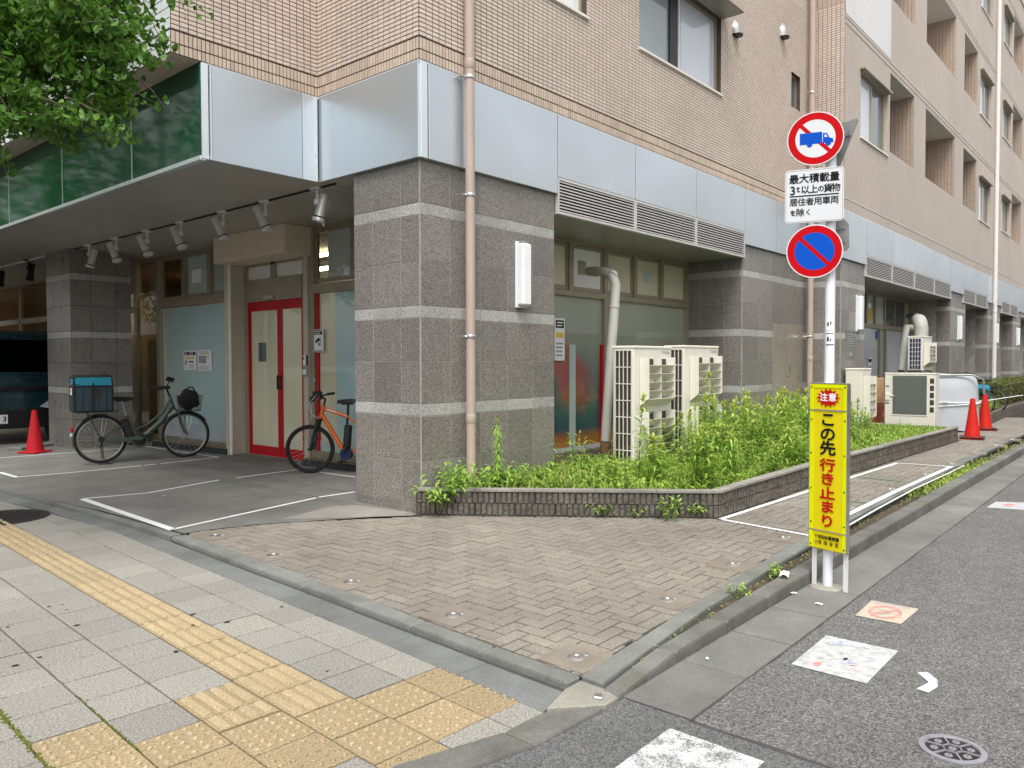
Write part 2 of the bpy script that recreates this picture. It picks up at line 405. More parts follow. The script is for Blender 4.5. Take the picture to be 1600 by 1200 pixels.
# ---------------------------------------------------------------- mesh builder
class MB:
    def __init__(s): s.v = []; s.f = []; s.m = []
    def add(s, vs, fs, mi=0, mat=None):
        o = len(s.v)
        s.v.extend([tuple(mat @ Vector(p)) for p in vs] if mat is not None else [tuple(p) for p in vs])
        for f in fs: s.f.append(tuple(i+o for i in f)); s.m.append(mi)
        return s
    def box(s, x0, x1, y0, y1, z0, z1, mi=0, mat=None):
        vs = [(x0, y0, z0), (x1, y0, z0), (x1, y1, z0), (x0, y1, z0), (x0, y0, z1), (x1, y0, z1), (x1, y1, z1), (x0, y1, z1)]
        return s.add(vs, [(0, 3, 2, 1), (4, 5, 6, 7), (0, 1, 5, 4), (1, 2, 6, 5), (2, 3, 7, 6), (3, 0, 4, 7)], mi, mat)
    def bbox(s, x0, x1, y0, y1, z0, z1, b=.01, mi=0, mat=None):
        """Box with chamfered edges."""
        if x0 > x1: x0, x1 = x1, x0
        if y0 > y1: y0, y1 = y1, y0
        b = min(b, (x1-x0)*.45, (y1-y0)*.45, (z1-z0)*.45)
        bm = bmesh.new()
        bmesh.ops.create_cube(bm, size=1)
        bmesh.ops.scale(bm, vec=(x1-x0, y1-y0, z1-z0), verts=bm.verts)
        bmesh.ops.translate(bm, vec=((x0+x1)/2, (y0+y1)/2, (z0+z1)/2), verts=bm.verts)
        bmesh.ops.bevel(bm, geom=bm.edges[:], offset=b, segments=1, affect='EDGES')
        s.bm(bm, mi, mat); return s
    def bm(s, bm, mi=0, mat=None):
        bm.verts.index_update()
        s.add([v.co[:] for v in bm.verts], [tuple(v.index for v in f.verts) for f in bm.faces], mi, mat); bm.free()
        return s
    def quad(s, a, b, c, d, mi=0): return s.add([a, b, c, d], [(0, 1, 2, 3)], mi)
    def prism(s, poly, z0, z1, mi=0, mat=None, cap=True):
        n = len(poly)
        vs = [(x, y, z0) for x, y in poly] + [(x, y, z1) for x, y in poly]
        fs = [(i, (i+1) % n, n+(i+1) % n, n+i) for i in range(n)]
        if cap: fs += [tuple(range(n-1, -1, -1)), tuple(range(n, 2*n))]
        return s.add(vs, fs, mi, mat)
    def lathe(s, prof, n=16, mi=0, mat=None, cap=True):
        vs = []; fs = []
        for (r, z) in prof:
            for k in range(n):
                a = 2*PI*k/n; vs.append((r*math.cos(a), r*math.sin(a), z))
        for j in range(len(prof)-1):
            for k in range(n):
                fs.append((j*n+k, j*n+(k+1) % n, (j+1)*n+(k+1) % n, (j+1)*n+k))
        if cap: fs += [tuple(range(n-1, -1, -1)), tuple(range((len(prof)-1)*n, len(prof)*n))]
        return s.add(vs, fs, mi, mat)
    def tube(s, pts, r, n=8, mi=0, mat=None, closed=False):
        pts = [Vector(p) for p in pts]; N = len(pts)
        rs = r if isinstance(r, (list, tuple)) else [r]*N
        vs = []; fs = []; ref = None
        for i, p in enumerate(pts):
            if closed: d = pts[(i+1) % N]-pts[i-1]
            else: d = pts[min(i+1, N-1)]-pts[max(i-1, 0)]
            if d.length < 1e-9: d = Vector((0, 0, 1))
            d.normalize()
            if ref is None:
                ref = d.cross(Vector((0, 0, 1)))
                if ref.length < 1e-3: ref = d.cross(Vector((1, 0, 0)))
            ref = (ref - d*ref.dot(d)); ref.normalize()
            b = d.cross(ref)
            for k in range(n):
                a = 2*PI*k/n; vs.append(p + (ref*math.cos(a)+b*math.sin(a))*rs[i])
        M_ = N if closed else N-1
        for j in range(M_):
            for k in range(n):
                fs.append((j*n+k, ((j+1) % N)*n+k, ((j+1) % N)*n+(k+1) % n, j*n+(k+1) % n))
        if not closed: fs += [tuple(range(n)), tuple(range(N*n-1, (N-1)*n-1, -1))]
        return s.add(vs, fs, mi, mat)
    def mesh(s, name, mats, smooth=False):
        me = bpy.data.meshes.new(name); me.from_pydata(s.v, [], s.f)
        ms = mats if isinstance(mats, (list, tuple)) else [mats]
        for m in ms: me.materials.append(MATS[m] if isinstance(m, str) else m)
        if len(ms) > 1: me.polygons.foreach_set('material_index', s.m)
        if smooth:
            me.polygons.foreach_set('use_smooth', [True]*len(me.polygons))
        me.update()
        if smooth:
            try: me.set_sharp_from_angle(angle=math.radians(40))
            except Exception: pass
        return me
    def build(s, name, mats, parent=None, smooth=False, **kw):
        return link(name, s.mesh(name, mats, smooth), parent, **kw)

def link(name, me, parent=None, loc=None, rot=None, **props):
    o = bpy.data.objects.new(name, me); COL.objects.link(o)
    if parent is not None: o.parent = parent
    if loc is not None: o.location = loc
    if rot is not None: o.rotation_euler = rot
    for k, v in props.items(): o[k] = v
    return o
def thing(name, label, cat, loc=(0, 0, 0), rz=0, group=None):
    o = bpy.data.objects.new(name, None); COL.objects.link(o)
    o.location = loc; o.rotation_euler = (0, 0, rz); o.empty_display_size = .1
    o['label'] = label; o['category'] = cat
    if group: o['group'] = group
    return o
def tag(o, label, cat, group=None):
    o['label'] = label; o['category'] = cat
    if group: o['group'] = group
    return o
def dup(root, loc=None, rz=None, label=None, group=None, scale=None, parent=None):
    r = root.copy(); COL.objects.link(r)
    if parent is not None: r.parent = parent
    if loc is not None: r.location = loc
    if rz is not None: r.rotation_euler = (0, 0, rz)
    if scale is not None: r.scale = (scale,)*3 if isinstance(scale, (int, float)) else scale
    if label: r['label'] = label
    if group: r['group'] = group
    for ch in list(root.children): dup(ch, parent=r)
    return r
def text_mb(body, size, bold=0.0, align='CENTER', sx=1.0, res=3):
    """Flat lettering in the XZ plane facing -Y, centred on the origin's line."""
    cu = bpy.data.curves.new('text', 'FONT'); cu.body = body; cu.size = size; cu.align_x = align; cu.align_y = 'CENTER'
    cu.offset = bold; cu.resolution_u = res; cu.fill_mode = 'FRONT'
    o = bpy.data.objects.new('text', cu); COL.objects.link(o)
    dg = bpy.context.evaluated_depsgraph_get(); dg.update()
    me = o.evaluated_get(dg).to_mesh()
    vs = [(v.co.x*sx, 0, v.co.y) for v in me.vertices]; fs = [tuple(p.vertices) for p in me.polygons]
    o.evaluated_get(dg).to_mesh_clear()
    bpy.data.objects.remove(o); bpy.data.curves.remove(cu)
    return vs, fs
def put_text(mb, body, size, x, z, y=0.0, bold=0.0, mi=0, align='CENTER', sx=1.0):
    vs, fs = text_mb(body, size, 0, align, sx)
    sh = [(0, 0)] if not bold else [(0, 0), (bold, 0), (-bold, 0), (0, bold), (0, -bold)]
    for k, (dx, dz) in enumerate(sh): mb.add([(a+x+dx, y-.00012*k, c+z+dz) for a, b, c in vs], fs, mi)
def disc_mb(mb, r0, r1, cx, cz, y, n=40, mi=0, a0=0, a1=2*PI):
    """Flat ring or disc in XZ facing -Y."""
    vs = []; fs = []
    for k in range(n+1):
        a = a0+(a1-a0)*k/n
        vs.append((cx+r1*math.cos(a), y, cz+r1*math.sin(a))); vs.append((cx+r0*math.cos(a), y, cz+r0*math.sin(a)))
    for k in range(n): fs.append((2*k, 2*k+1, 2*k+3, 2*k+2))
    mb.add(vs, fs, mi)
def structure(name, mb, mats, parent=None, **kw):
    o = mb.build(name, mats, parent, **kw)
    if parent is None: o['kind'] = 'structure'
    return o
def clip_poly(poly, conv):
    """Clip a polygon by a convex counter-clockwise polygon."""
    out = poly
    n = len(conv)
    for i in range(n):
        ax, ay = conv[i]; bx, by = conv[(i+1) % n]
        inp = out; out = []
        def side(p): return (bx-ax)*(p[1]-ay)-(by-ay)*(p[0]-ax)
        for j in range(len(inp)):
            p, q = inp[j], inp[(j+1) % len(inp)]
            sp_, sq = side(p), side(q)
            if sp_ >= 0: out.append(p)
            if (sp_ >= 0) != (sq >= 0):
                t = sp_/(sp_-sq); out.append((p[0]+(q[0]-p[0])*t, p[1]+(q[1]-p[1])*t))
        if len(out) < 3: return []
    return out
def area(p): return .5*abs(sum(p[i][0]*p[(i+1) % len(p)][1]-p[(i+1) % len(p)][0]*p[i][1] for i in range(len(p))))
def inside(pt, conv):
    n = len(conv)
    return all((conv[(i+1) % n][0]-conv[i][0])*(pt[1]-conv[i][1])-(conv[(i+1) % n][1]-conv[i][1])*(pt[0]-conv[i][0]) >= -1e-6 for i in range(n))
def shrink(p, d):
    cx = sum(a for a, b in p)/len(p); cy = sum(b for a, b in p)/len(p)
    out = []
    for a, b in p:
        l = math.hypot(a-cx, b-cy) or 1
        out.append((a-(a-cx)/l*d*1.3, b-(b-cy)/l*d*1.3))
    return out
def slab_prism(mb, poly, z0, z1, ch=.004, mi=0):
    """Paving piece: prism with a chamfered top edge."""
    n = len(poly); inn = shrink(poly, ch)
    vs = [(x, y, z0) for x, y in poly]+[(x, y, z1-ch) for x, y in poly]+[(x, y, z1) for x, y in inn]
    fs = [(i, (i+1) % n, n+(i+1) % n, n+i) for i in range(n)]+[(n+i, n+(i+1) % n, 2*n+(i+1) % n, 2*n+i) for i in range(n)]
    fs.append(tuple(range(2*n, 3*n)))
    mb.add(vs, fs, mi)
# ================================================================ GROUND
def sheet(name, poly, z, mat, parent=None, kind=True):
    m = MB(); n = len(poly); m.add([(x, y, z(x) if callable(z) else z) for x, y in poly], [tuple(range(n))])
    return structure(name, m, mat, parent) if kind else m.build(name, mat, parent)
def lerp_poly(pts, x, ax=0):
    o = 1-ax
    if x <= pts[0][ax]: return pts[0][o]
    for a, b in zip(pts, pts[1:]):
        if x <= b[ax]: return a[o]+(b[o]-a[o])*(x-a[ax])/(b[ax]-a[ax])
    return pts[-1][o]

sheet('ground', [(-160, -160), (240, -160), (240, 240), (-160, 240)], -.03, 'asphalt_fine')
sheet('road', [(3.11, -14), (120, -14), (120, 2.05), (3.11, 2.05)], -.010, 'asphalt_coarse')
sheet('crossing_road', [(-40, -40), (3.11, -40), (3.11, 2.3), (1.4, 3.0), (-1.6, 5.8), (-40, 5.8)], -.010, 'asphalt_fine')
m = MB(); rj = random.Random(4); K = 60      # ragged seam between the two surfacings
m.add([(3.105+rj.uniform(-.008, .004), 1.63-8*k/K, -.0085) for k in range(K+1)]+[(3.118+rj.uniform(-.004, .010), 1.63-8*k/K, -.0085) for k in range(K+1)], [(K+1+k, K+2+k, k+1, k) for k in range(K)])
m.add([(3.115+26*k/160, 1.628+rj.uniform(-.008, .002), -.0085) for k in range(161)]+[(3.115+26*k/160, 1.640, -.0085) for k in range(161)], [(k, k+1, 162+k, 161+k) for k in range(160)])
structure('road_seam', m, 'joint_dark')
zs = MB()
for k in range(6):
    y1 = 1.663-k*.90
    zs.add([(-.6, y1-.43, -.006), (2.98, y1-.43, -.006), (2.985, y1, -.006), (-.6, y1, -.006)], [(0, 1, 2, 3)])
    break
structure('zebra_stripe', zs, 'zebra_white')

# sidewalk -------------------------------------------------------
GUT_IN = [(2.735, 2.172), (2.865, 4.05), (2.972, 5.93), (3.07, 7.73), (3.02, 9.2), (2.87, 11.0), (2.6, 15), (2.2, 21)]
ARC_IN = [(-1.6, 5.7), (.75, 3.35), (1.15, 2.95), (1.5, 2.62), (1.95, 2.34), (2.35, 2.185), (2.735, 2.172)]
ARC_OUT = [(-1.6, 5.4), (.60, 3.14), (.98, 2.76), (1.36, 2.43), (1.82, 2.17), (2.30, 2.02), (2.95, 1.98)]
SIDE = ARC_IN[:-1] + GUT_IN + [(-1.6, 21)]
sidewalk = sheet('sidewalk', SIDE[:-1]+[(2.2, 60), (-40, 60), (-40, 5.7)], -.020, 'slab_bed')
U0 = Vector((2.25, 2.65)); a_ = math.radians(-2.9)
UU = Vector((math.cos(a_), math.sin(a_))); VV = Vector((-UU.y, UU.x)); TS = .3
def suv(u, v): p = U0+UU*(u*TS)+VV*(v*TS); return (p.x, p.y)
OFF = {-1: .10, -2: .03, -3: .03, -4: .10, -5: .45, -6: .3, -7: .15}
def to_local(poly, o): return [(x-o[0], y-o[1]) for x, y in poly]
def bars_mesh(L, W=.2915):
    """Guiding-bar tile: four flat-topped ribs along V."""
    m = MB(); slab_prism(m, [(-W/2, -L/2), (W/2, -L/2), (W/2, L/2), (-W/2, L/2)], -.03, 0, .003)
    for k in range(4):
        x = (-1.5+k)*.072
        a, b, h = .021, .013, .010; y0, y1 = -L/2+.012, L/2-.012
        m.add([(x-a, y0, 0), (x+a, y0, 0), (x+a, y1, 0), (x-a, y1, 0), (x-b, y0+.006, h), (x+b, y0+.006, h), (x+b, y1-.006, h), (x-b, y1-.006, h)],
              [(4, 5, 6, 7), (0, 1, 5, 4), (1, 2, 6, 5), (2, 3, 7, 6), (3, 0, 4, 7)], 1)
    return m.mesh('guide_tile', ['slab_yellow', 'slab_yellow_relief'])
def dots_mesh(L, W=.292):
    m = MB(); slab_prism(m, [(-W/2, -L/2), (W/2, -L/2), (W/2, L/2), (-W/2, L/2)], -.03, 0, .003)
    for i in range(5):
        for j in range(5):
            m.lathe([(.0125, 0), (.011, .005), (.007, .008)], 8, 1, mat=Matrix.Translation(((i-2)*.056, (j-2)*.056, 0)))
    return m.mesh('warning_tile', ['slab_yellow', 'slab_yellow_relief'])
def plain_mesh(L, W=.293):
    m = MB(); slab_prism(m, [(-W/2, -L/2), (W/2, -L/2), (W/2, L/2), (-W/2, L/2)], -.03, 0, .0035)
    return m.mesh('paving_slab', 'slab_grey')
M_BAR, M_BARH, M_DOT, M_PL = bars_mesh(.288), bars_mesh(.155), dots_mesh(.288), plain_mesh(.288, .2905)
def kind_of(i, j):
    if i == -1: return 'bar' if j >= 1 else ('dot' if j >= -2 else 'pl')
    if i == -2: return 'bar' if j == 2 else ('dot' if j in (0, -1) else 'pl')
    if i == -3: return 'dot' if j in (0, 1) else 'pl'
    if i == -4: return 'dot' if j in (1, 2) else 'pl'
    if i in (0, 1): return 'dot' if j in (0, -1) else 'pl'
    return 'pl'
for i in range(-9, 2):
    for j in range(-5, 46):
        o = OFF.get(i, 0.0); v0, v1 = j+o, j+1+o
        if i == -2 and j <= 1:
            if j == 1: v0, v1 = 1.48, 2.03
            else: v0, v1 = j+.47, j+1.47
        c = suv(i+.5, (v0+v1)/2)
        if c[1] < .3 or math.atan2(c[1], c[0]) > math.radians(82): continue
        k = kind_of(i, j)
        if i == -2 and j == 1: k = 'barh'
        poly = [suv(i+.013, v0+.013), suv(i+.987, v0+.013), suv(i+.987, v1-.013), suv(i+.013, v1-.013)]
        whole = all(inside(p, SIDE) for p in poly)
        dz = random.uniform(-.0015, .0015)
        if whole:
            me = dict(bar=M_BAR, barh=M_BARH, dot=M_DOT, pl=M_PL)[k]
            nm = dict(bar='guide_tile', barh='guide_tile', dot='warning_tile', pl='paving_slab')[k]
            ob = link(nm, me, sidewalk, (c[0], c[1], dz), (random.uniform(-.002, .002), random.uniform(-.002, .002), a_+random.uniform(-.002, .002)))
        else:
            cp = clip_poly(poly, SIDE)
            if len(cp) < 3 or area(cp) < .003: continue
            m = MB(); slab_prism(m, cp, -.03, dz, .0035); 
            if k == 'dot':
                for q1 in range(5):
                    for q2 in range(5):
                        p_ = suv(i+.5+(q1-2)*.187, (v0+v1)/2+(q2-2)*.187)
                        if inside(p_, SIDE): m.lathe([(.0125, 0), (.011, .005), (.007, .008)], 8, mat=Matrix.Translation((*p_, dz)))
            m.build('paving_slab' if k == 'pl' else 'warning_tile', 'slab_yellow' if k != 'pl' else 'slab_grey', sidewalk)
# moss along one joint
m = MB()
for k in range(420):
    v = random.uniform(-1, 11); w = (.035 if v < 4.8 else .02)*(1 if v < 6 else .5)
    x, y = suv(-4+random.gauss(0, .25)*w*3, v); r = random.uniform(.005, .016)
    m.lathe([(r, -.008), (r*.8, .000), (r*.3, .0035)], 6, mat=Matrix.Translation((x, y, 0)))
for k in range(120):
    x, y = suv(-3+random.gauss(0, .012), random.uniform(1.6, 4.4)); r = random.uniform(.003, .007)
    m.lathe([(r, -.008), (r*.8, -.001), (r*.3, .002)], 6, mat=Matrix.Translation((x, y, 0)))
mo = m.build('moss', 'moss'); mo['kind'] = 'stuff'; tag(mo, 'green moss grown along a joint between the pavement slabs', 'moss')
# old chewing gum spots
m = MB()
for px, py in ((77, 948), (104, 953), (62, 1027), (97, 945), (120, 977), (275, 1018), (511, 1049), (302, 977), (445, 1058), (440, 948), (302, 960), (355, 972), (24, 1040), (12, 980)):
    p = gz(px, py); r = random.uniform(.008, .017)
    m.lathe([(r, .0005), (r*.8, .002), (r*.3, .0025)], 9, mat=Matrix.Translation((p.x, p.y, 0)) @ Matrix.Scale(random.uniform(.7, 1.4), 4, (1, 0, 0)))
st = m.build('gum_spots', 'black_plastic', sidewalk); st['kind'] = 'stuff'

# strips made of pieces -------------------------------------------------------
def resample(line, L):
    out = [Vector(line[0])]; acc = 0
    pts = [Vector(p) for p in line]; seg = 0; pos = pts[0]; need = L
    while seg < len(pts)-1:
        d = pts[seg+1]-pos
        if d.length >= need:
            pos = pos+d.normalized()*need; out.append(pos.copy()); need = L
        else:
            need -= d.length; seg += 1; pos = pts[seg]
    return out
def near(line, p):
    best = None
    for a, b in zip(line, line[1:]):
        a, b = Vector(a), Vector(b); d = b-a; t = max(0, min(1, (p-a).dot(d)/d.dot(d))); q = a+d*t
        if best is None or (q-p).length < best[0]: best = ((q-p).length, q)
    return best[1]
def strip(name, parent, A, B, L, z0, ztop, mat, gap=.004, ch=.008, jit=.0015):
    ps = resample(A, L)
    if (Vector(A[-1])-ps[-1]).length > L*.3: ps.append(Vector(A[-1]))
    for a, b in zip(ps, ps[1:]):
        d = (b-a).normalized()*gap
        a1, b1 = a+d, b-d; a2, b2 = near(B, a1), near(B, b1)
        poly = [a1, b1, b2, a2]
        if (b1-a1).cross(a2-a1) < 0: poly = [a1, a2, b2, b1]
        cx = sum(p.x for p in poly)/4
        m = MB(); n = 4; inn = shrink([(p.x, p.y) for p in poly], ch)
        dz = random.uniform(-jit, jit)
        T = lambda p: ztop(p.x)+dz if callable(ztop) else ztop+dz
        vs = [(p.x, p.y, z0) for p in poly]+[(p.x, p.y, T(p)-ch) for p in poly]+[(q[0], q[1], T(p)) for p, q in zip(poly, inn)]
        fs = [(i, (i+1) % n, n+(i+1) % n, n+i) for i in range(n)]+[(n+i, n+(i+1) % n, 2*n+(i+1) % n, 2*n+i) for i in range(n)]+[tuple(range(2*n, 3*n))]
        m.add(vs, fs); m.build(name, mat, parent)
def grp(name):
    o = bpy.data.objects.new(name, None); COL.objects.link(o); o['kind'] = 'structure'; return o

GUT_OUT = [(2.975, 2.22), (2.985, 2.6), (3.085, 4.27), (3.17, 6.0), (3.235, 7.1), (3.22, 8.6), (3.10, 10.9), (2.85, 15), (2.45, 21)]
gutter = grp('gutter')
strip('gutter_slab', gutter, GUT_IN, GUT_OUT, .6, -.05, .002, 'gutter_grey', .003, .004)
KB_IN = [(3.10, 2.23), (3.13, 2.98), (3.205, 3.9), (3.30, 5.2), (3.37, 6.85)]
KB_OUT = [(2.99, 2.23), (3.0, 2.6), (3.10, 4.27), (3.185, 6.0), (3.245, 6.85)]
lk = grp('kerb')
m = MB(); ln = [(2.985, 2.235)]+KB_OUT[1:]
m.add([(x-.020, y, .0045) for x, y in ln]+[(x+.012, y, .0045) for x, y in ln], [(k, k+1, len(ln)+k+1, len(ln)+k) for k in range(len(ln)-1)]); m.build('kerb_joint', 'joint_dark', lk)

strip('kerb_stone', lk, KB_OUT, KB_IN, .6, -.05, lambda x: .040, 'kerb_stone', .004, .012)
# flat edging beside the parking floor
strip('edging_stone', lk, [(3.255, 6.9), (3.235, 8.6), (3.115, 10.9), (2.865, 15), (2.465, 21)], [(3.36, 6.9), (3.33, 8.6), (3.21, 10.9), (2.96, 15), (2.56, 21)], 1.2, -.05, .034, 'kerb_stone', .003, .005)
# right-hand kerbs
KO_F = [(3.07, 1.985), (3.67, 2.005), (6.35, 1.985), (11.6, 1.97), (30, 1.95), (60, 1.95)]
KO_B = [(3.07, 2.085), (3.67, 2.115), (6.35, 2.12), (11.6, 2.11), (30, 2.10), (60, 2.1)]
KI_O = [(3.10, 2.09), (4.2, 2.20), (5.5, 2.255), (7.4, 2.33), (12.6, 2.345), (30, 2.34), (60, 2.34)]
KI_I = [(3.11, 2.225), (4.2, 2.30), (5.28, 2.365), (7.8, 2.475), (12.4, 2.47), (30, 2.46), (60, 2.46)]
TOPZ = [(3.05, .012), (3.25, .03), (3.67, .055), (6.35, .092), (11, .115), (60, .12)]
rk = grp('kerb')
strip('kerb_stone', rk, KO_F, KO_B, .6, -.05, lambda x: lerp_poly(TOPZ, x), 'kerb_dark', .003, .014)
strip('kerb_stone', rk, KI_O, KI_I, .6, -.05, lambda x: max(zp(x), .03)+.004, 'kerb_stone', .003, .010)
m = MB(); m.add([(3.12, 2.06, .006), (6, 2.1, .04), (60, 2.09, .06), (60, 2.36, .06), (6, 2.29, .04), (3.12, 2.12, .006)], [(0, 1, 4, 5), (1, 2, 3, 4)])
structure('kerb_channel', m, 'soil')
gs = grp('gutter')
for zz_, pl__ in ((-.0075, [(3.115, 1.636), (60, 1.645), (60, 1.98), (3.115, 1.98)]),):
    m = MB(); m.add([(x, y, zz_) for x, y in pl__], [(0, 1, 2, 3)]); m.build('gutter_joint', 'joint_dark', gs)
strip('gutter_slab', gs, [(3.115, 1.632), (30, 1.64)], [(3.115, 1.99), (30, 1.955)], .6, -.05, -.002, 'gutter_slab', .0075, .004)
# dropped kerb that curves round the crossing
ak = grp('kerb')
strip('kerb_stone', ak, ARC_OUT, ARC_IN, .6, -.05, .004, 'kerb_dark', .003, .01)
m = MB(); slab_prism(m, [(2.965, 1.985), (3.07, 1.985), (3.115, 2.10), (3.125, 2.235), (2.985, 2.235), (2.76, 2.172)], -.05, .012, .004)
m.build('mortar_patch', 'mortar_pale', ak)

# plaza -------------------------------------------------------
PLA = [(3.12, 2.25), (6.945, 2.445), (6.945, 3.34), (5.34, 5.62), (4.36, 6.43), (3.985, 6.68), (3.54, 6.84), (3.375, 6.84), (3.21, 3.9)]
PLB = [(6.945, 2.445), (7.8, 2.485), (12.4, 2.475), (34, 2.465), (34, 4.9), (17.2, 4.9), (16.55, 3.07), (6.945, 3.34)]
PLB1 = [(6.945, 2.445), (16.5, 2.465), (16.5, 3.06), (6.945, 3.34)]
PLB2 = [(16.5, 2.465), (40, 2.46), (40, 4.9), (16.5, 4.9)]
m = MB()
for poly in ([(3.125, 2.24), (9.25, 2.3), (9.25, 5.9), (9.25, 7.3), (7.3, 7.3), (7.3, 30), (3.3, 30), (3.36, 6.9), (3.2, 3.9)], [(9.25, 2.3), (60, 2.3), (60, 5.9), (9.25, 5.9)]):
    m.add([(x, y, zp(x)-.018) for x, y in poly], [tuple(range(len(poly)))])
plaza = structure('plaza', m, 'brick_bed')
PLATES = [(336, 838), (427, 868), (548, 910), (708, 962), (901, 1028), (1043, 938), (1145, 883), (1224, 841), (1327, 794), (1391, 765), (1446, 742), (1486, 725), (1524, 708), (1555, 696), (1580, 687)]
PLP = [gp(x, y) for x, y in PLATES]
cand = []
for ix in range(30, 420):
    for iy in range(22, 70):
        k = (ix-iy) % 4
        if k == 0: r = (ix*.1, iy*.1, ix*.1+.2, iy*.1+.1)
        elif k == 3: r = (ix*.1, iy*.1, ix*.1+.1, iy*.1+.2)
        else: continue
        cx, cy = (r[0]+r[2])/2, (r[1]+r[3])/2
        if cx > 24: continue
        if any(max(abs(r[0]-p.x), abs(r[2]-p.x)) < .156 and max(abs(r[1]-p.y), abs(r[3]-p.y)) < .156 for p in PLP): continue
        g = .0050
        poly = [(r[0]+g, r[1]+g), (r[2]-g, r[1]+g), (r[2]-g, r[3]-g), (r[0]+g, r[3]-g)]
        whole = all(inside(p, PLA) or inside(p, PLB1) or inside(p, PLB2) for p in poly)
        if not whole:
            reg = PLA if cx < 6.945 else (PLB1 if cx < 16.5 else PLB2)
            poly = clip_poly(poly, reg)
            if len(poly) < 3 or area(poly) < .0012: continue
        cand.append((math.hypot(cx, cy), cx, cy, k, poly, whole))
cand.sort(key=lambda c: c[0])
mh = MB(); slab_prism(mh, [(-.0950, -.0450), (.0950, -.0450), (.0950, .0450), (-.0950, .0450)], -.025, 0, .003); MH = mh.mesh('paving_brick', 'paver_brick')
far = MB()
for n, (d, cx, cy, k, poly, whole) in enumerate(cand):
    dz = random.uniform(-.002, .0015); z = zp(cx)+dz
    if n < 300:
        if whole: link('paving_brick', MH, plaza, (cx, cy, z), (random.uniform(-.006, .006), random.uniform(-.008, .008)-.012, (0 if k == 0 else PI/2)+random.uniform(-.006, .006)))
        else:
            m = MB(); slab_prism(m, poly, z-.02, z, .003); m.build('paving_brick', 'paver_brick', plaza)
    else: slab_prism(far, poly, z-.02, z, .003)
o = far.build('paving_bricks_far', 'paver_brick', plaza); o['kind'] = 'stuff'

# parking floor in front of the shop
PF = [(5.30, 5.80), (7.25, 5.80), (7.25, 30), (2.0, 30), (2.47, 21), (2.87, 15), (3.12, 10.9), (3.335, 8.6), (3.37, 6.87), (3.54, 6.86), (3.985, 6.70), (4.36, 6.45)]
m = MB(); m.add([(x, y, zp(x)) for x, y in PF], [tuple(range(len(PF)))])
parking = structure('parking_floor', m, 'parking_floor')
m = MB()
LP = [gp(437, 812), gp(520, 791), gp(556, 789.5), gp(659, 803.5), gp(645, 806)]
m.add([(p.x, p.y, zp(p.x)+.003) for p in LP], [tuple(range(len(LP)))]); m.build('pale_paving', 'parking_pale', parking)
def stripe(pts, w, mat, parent, name='parking_line', dz=.005):
    m = MB()
    for a, b in zip(pts, pts[1:]):
        a, b = Vector(a[:2]), Vector(b[:2]); d = (b-a).normalized(); n = Vector((-d.y, d.x))*w/2; e = d*w*.0
        q = [a-n-e, b-n+e, b+n+e, a+n-e]
        # cut long pieces so they follow the slope
        K = max(1, int((b-a).length/1.5))
        for k in range(K):
            p = [q[0].lerp(q[1], k/K), q[0].lerp(q[1], (k+1)/K), q[3].lerp(q[2], (k+1)/K), q[3].lerp(q[2], k/K)]
            m.add([(v.x, v.y, zp(v.x)+dz) for v in p], [(0, 1, 2, 3)])
    return m.build(name, mat, parent)
def P(*l): return [gp(x, y) for x, y in l]
stripe(P((129, 780), (271, 828.5)), .075, 'tape_white', parking)
stripe(P((266, 828.6), (400, 799), (494, 778.5)), .05, 'tape_white', parking)
stripe(P((498, 777.5), (555, 769)), .05, 'tape_white', parking)
stripe(P((128, 780), (232, 770.5), (342, 750.5)), .05, 'tape_white', parking)
stripe(P((370, 747.2), (400, 743), (471, 733.5)), .05, 'tape_white', parking)
stripe(P((344, 750.5), (360, 751.5)), .05, 'tape_green', parking)
stripe(P((500, 738.5), (555, 746)), .05, 'tape_white', parking)
stripe(P((0, 738.5), (26, 746)), .06, 'tape_white', parking)
stripe(P((22, 746.3), (103, 739.5), (222, 728)), .05, 'tape_white', parking)
stripe(P((225, 727.6), (244, 725.5)), .05, 'tape_white', parking)
stripe(P((251, 724.8), (343, 714.7)), .05, 'tape_white', parking)
stripe(P((226, 697.5), (296, 708)), .05, 'tape_white', parking)
stripe(P((306, 709.5), (342, 715)), .05, 'tape_white', parking)
stripe(P((0, 715.7), (120, 707.2)), .045, 'tape_white', parking)
stripe(P((122, 707), (190, 700.5)), .045, 'tape_white', parking)
for off in (0, 1):   # drain slots across the bays
    a = gp(240, 732) if not off else gp(250, 725); b = gp(400, 752) if not off else gp(415, 746); c = gp(555, 787)
    x = 5.22+off*.42
    stripe([(x, 6.7 if off == 0 else 7.0), (x, 16)], .012, 'joint_dark', parking, 'floor_joint', .002)
stripe([(5.12, 6.75), (5.12, 16)], .008, 'joint_dark', parking, 'floor_joint', .002)
stripe([(3.4, 11.2), (7.2, 11.2)], .008, 'joint_dark', parking, 'floor_joint', .002)
for x in (6.35, 6.5, 6.65):
    stripe([(x, 10.2), (x, 11.8)], .010, 'joint_dark', parking, 'floor_joint', .002)
# taped box on the brick path
stripe(P((1128, 812.5), (1262, 837)), .045, 'tape_white', plaza, 'taped_line', .006)
stripe(P((1262, 837), (1312, 846)), .045, 'tape_white', plaza, 'taped_line', .006)
stripe(P((1126, 812), (1260, 769), (1402, 724)), .055, 'tape_white', plaza, 'taped_line', .006)
stripe(P((1402, 724), (1490, 730)), .05, 'tape_white', plaza, 'taped_line', .006)
stripe(P((1487, 730), (1400, 769), (1312, 812)), .06, 'tape_white', plaza, 'taped_line', .013)
stripe(P((1317, 783), (1358, 786.5)), .03, 'tape_green', plaza, 'taped_line', .006)
stripe(P((1340, 746), (1425, 754)), .03, 'tape_green', plaza, 'taped_line', .006)

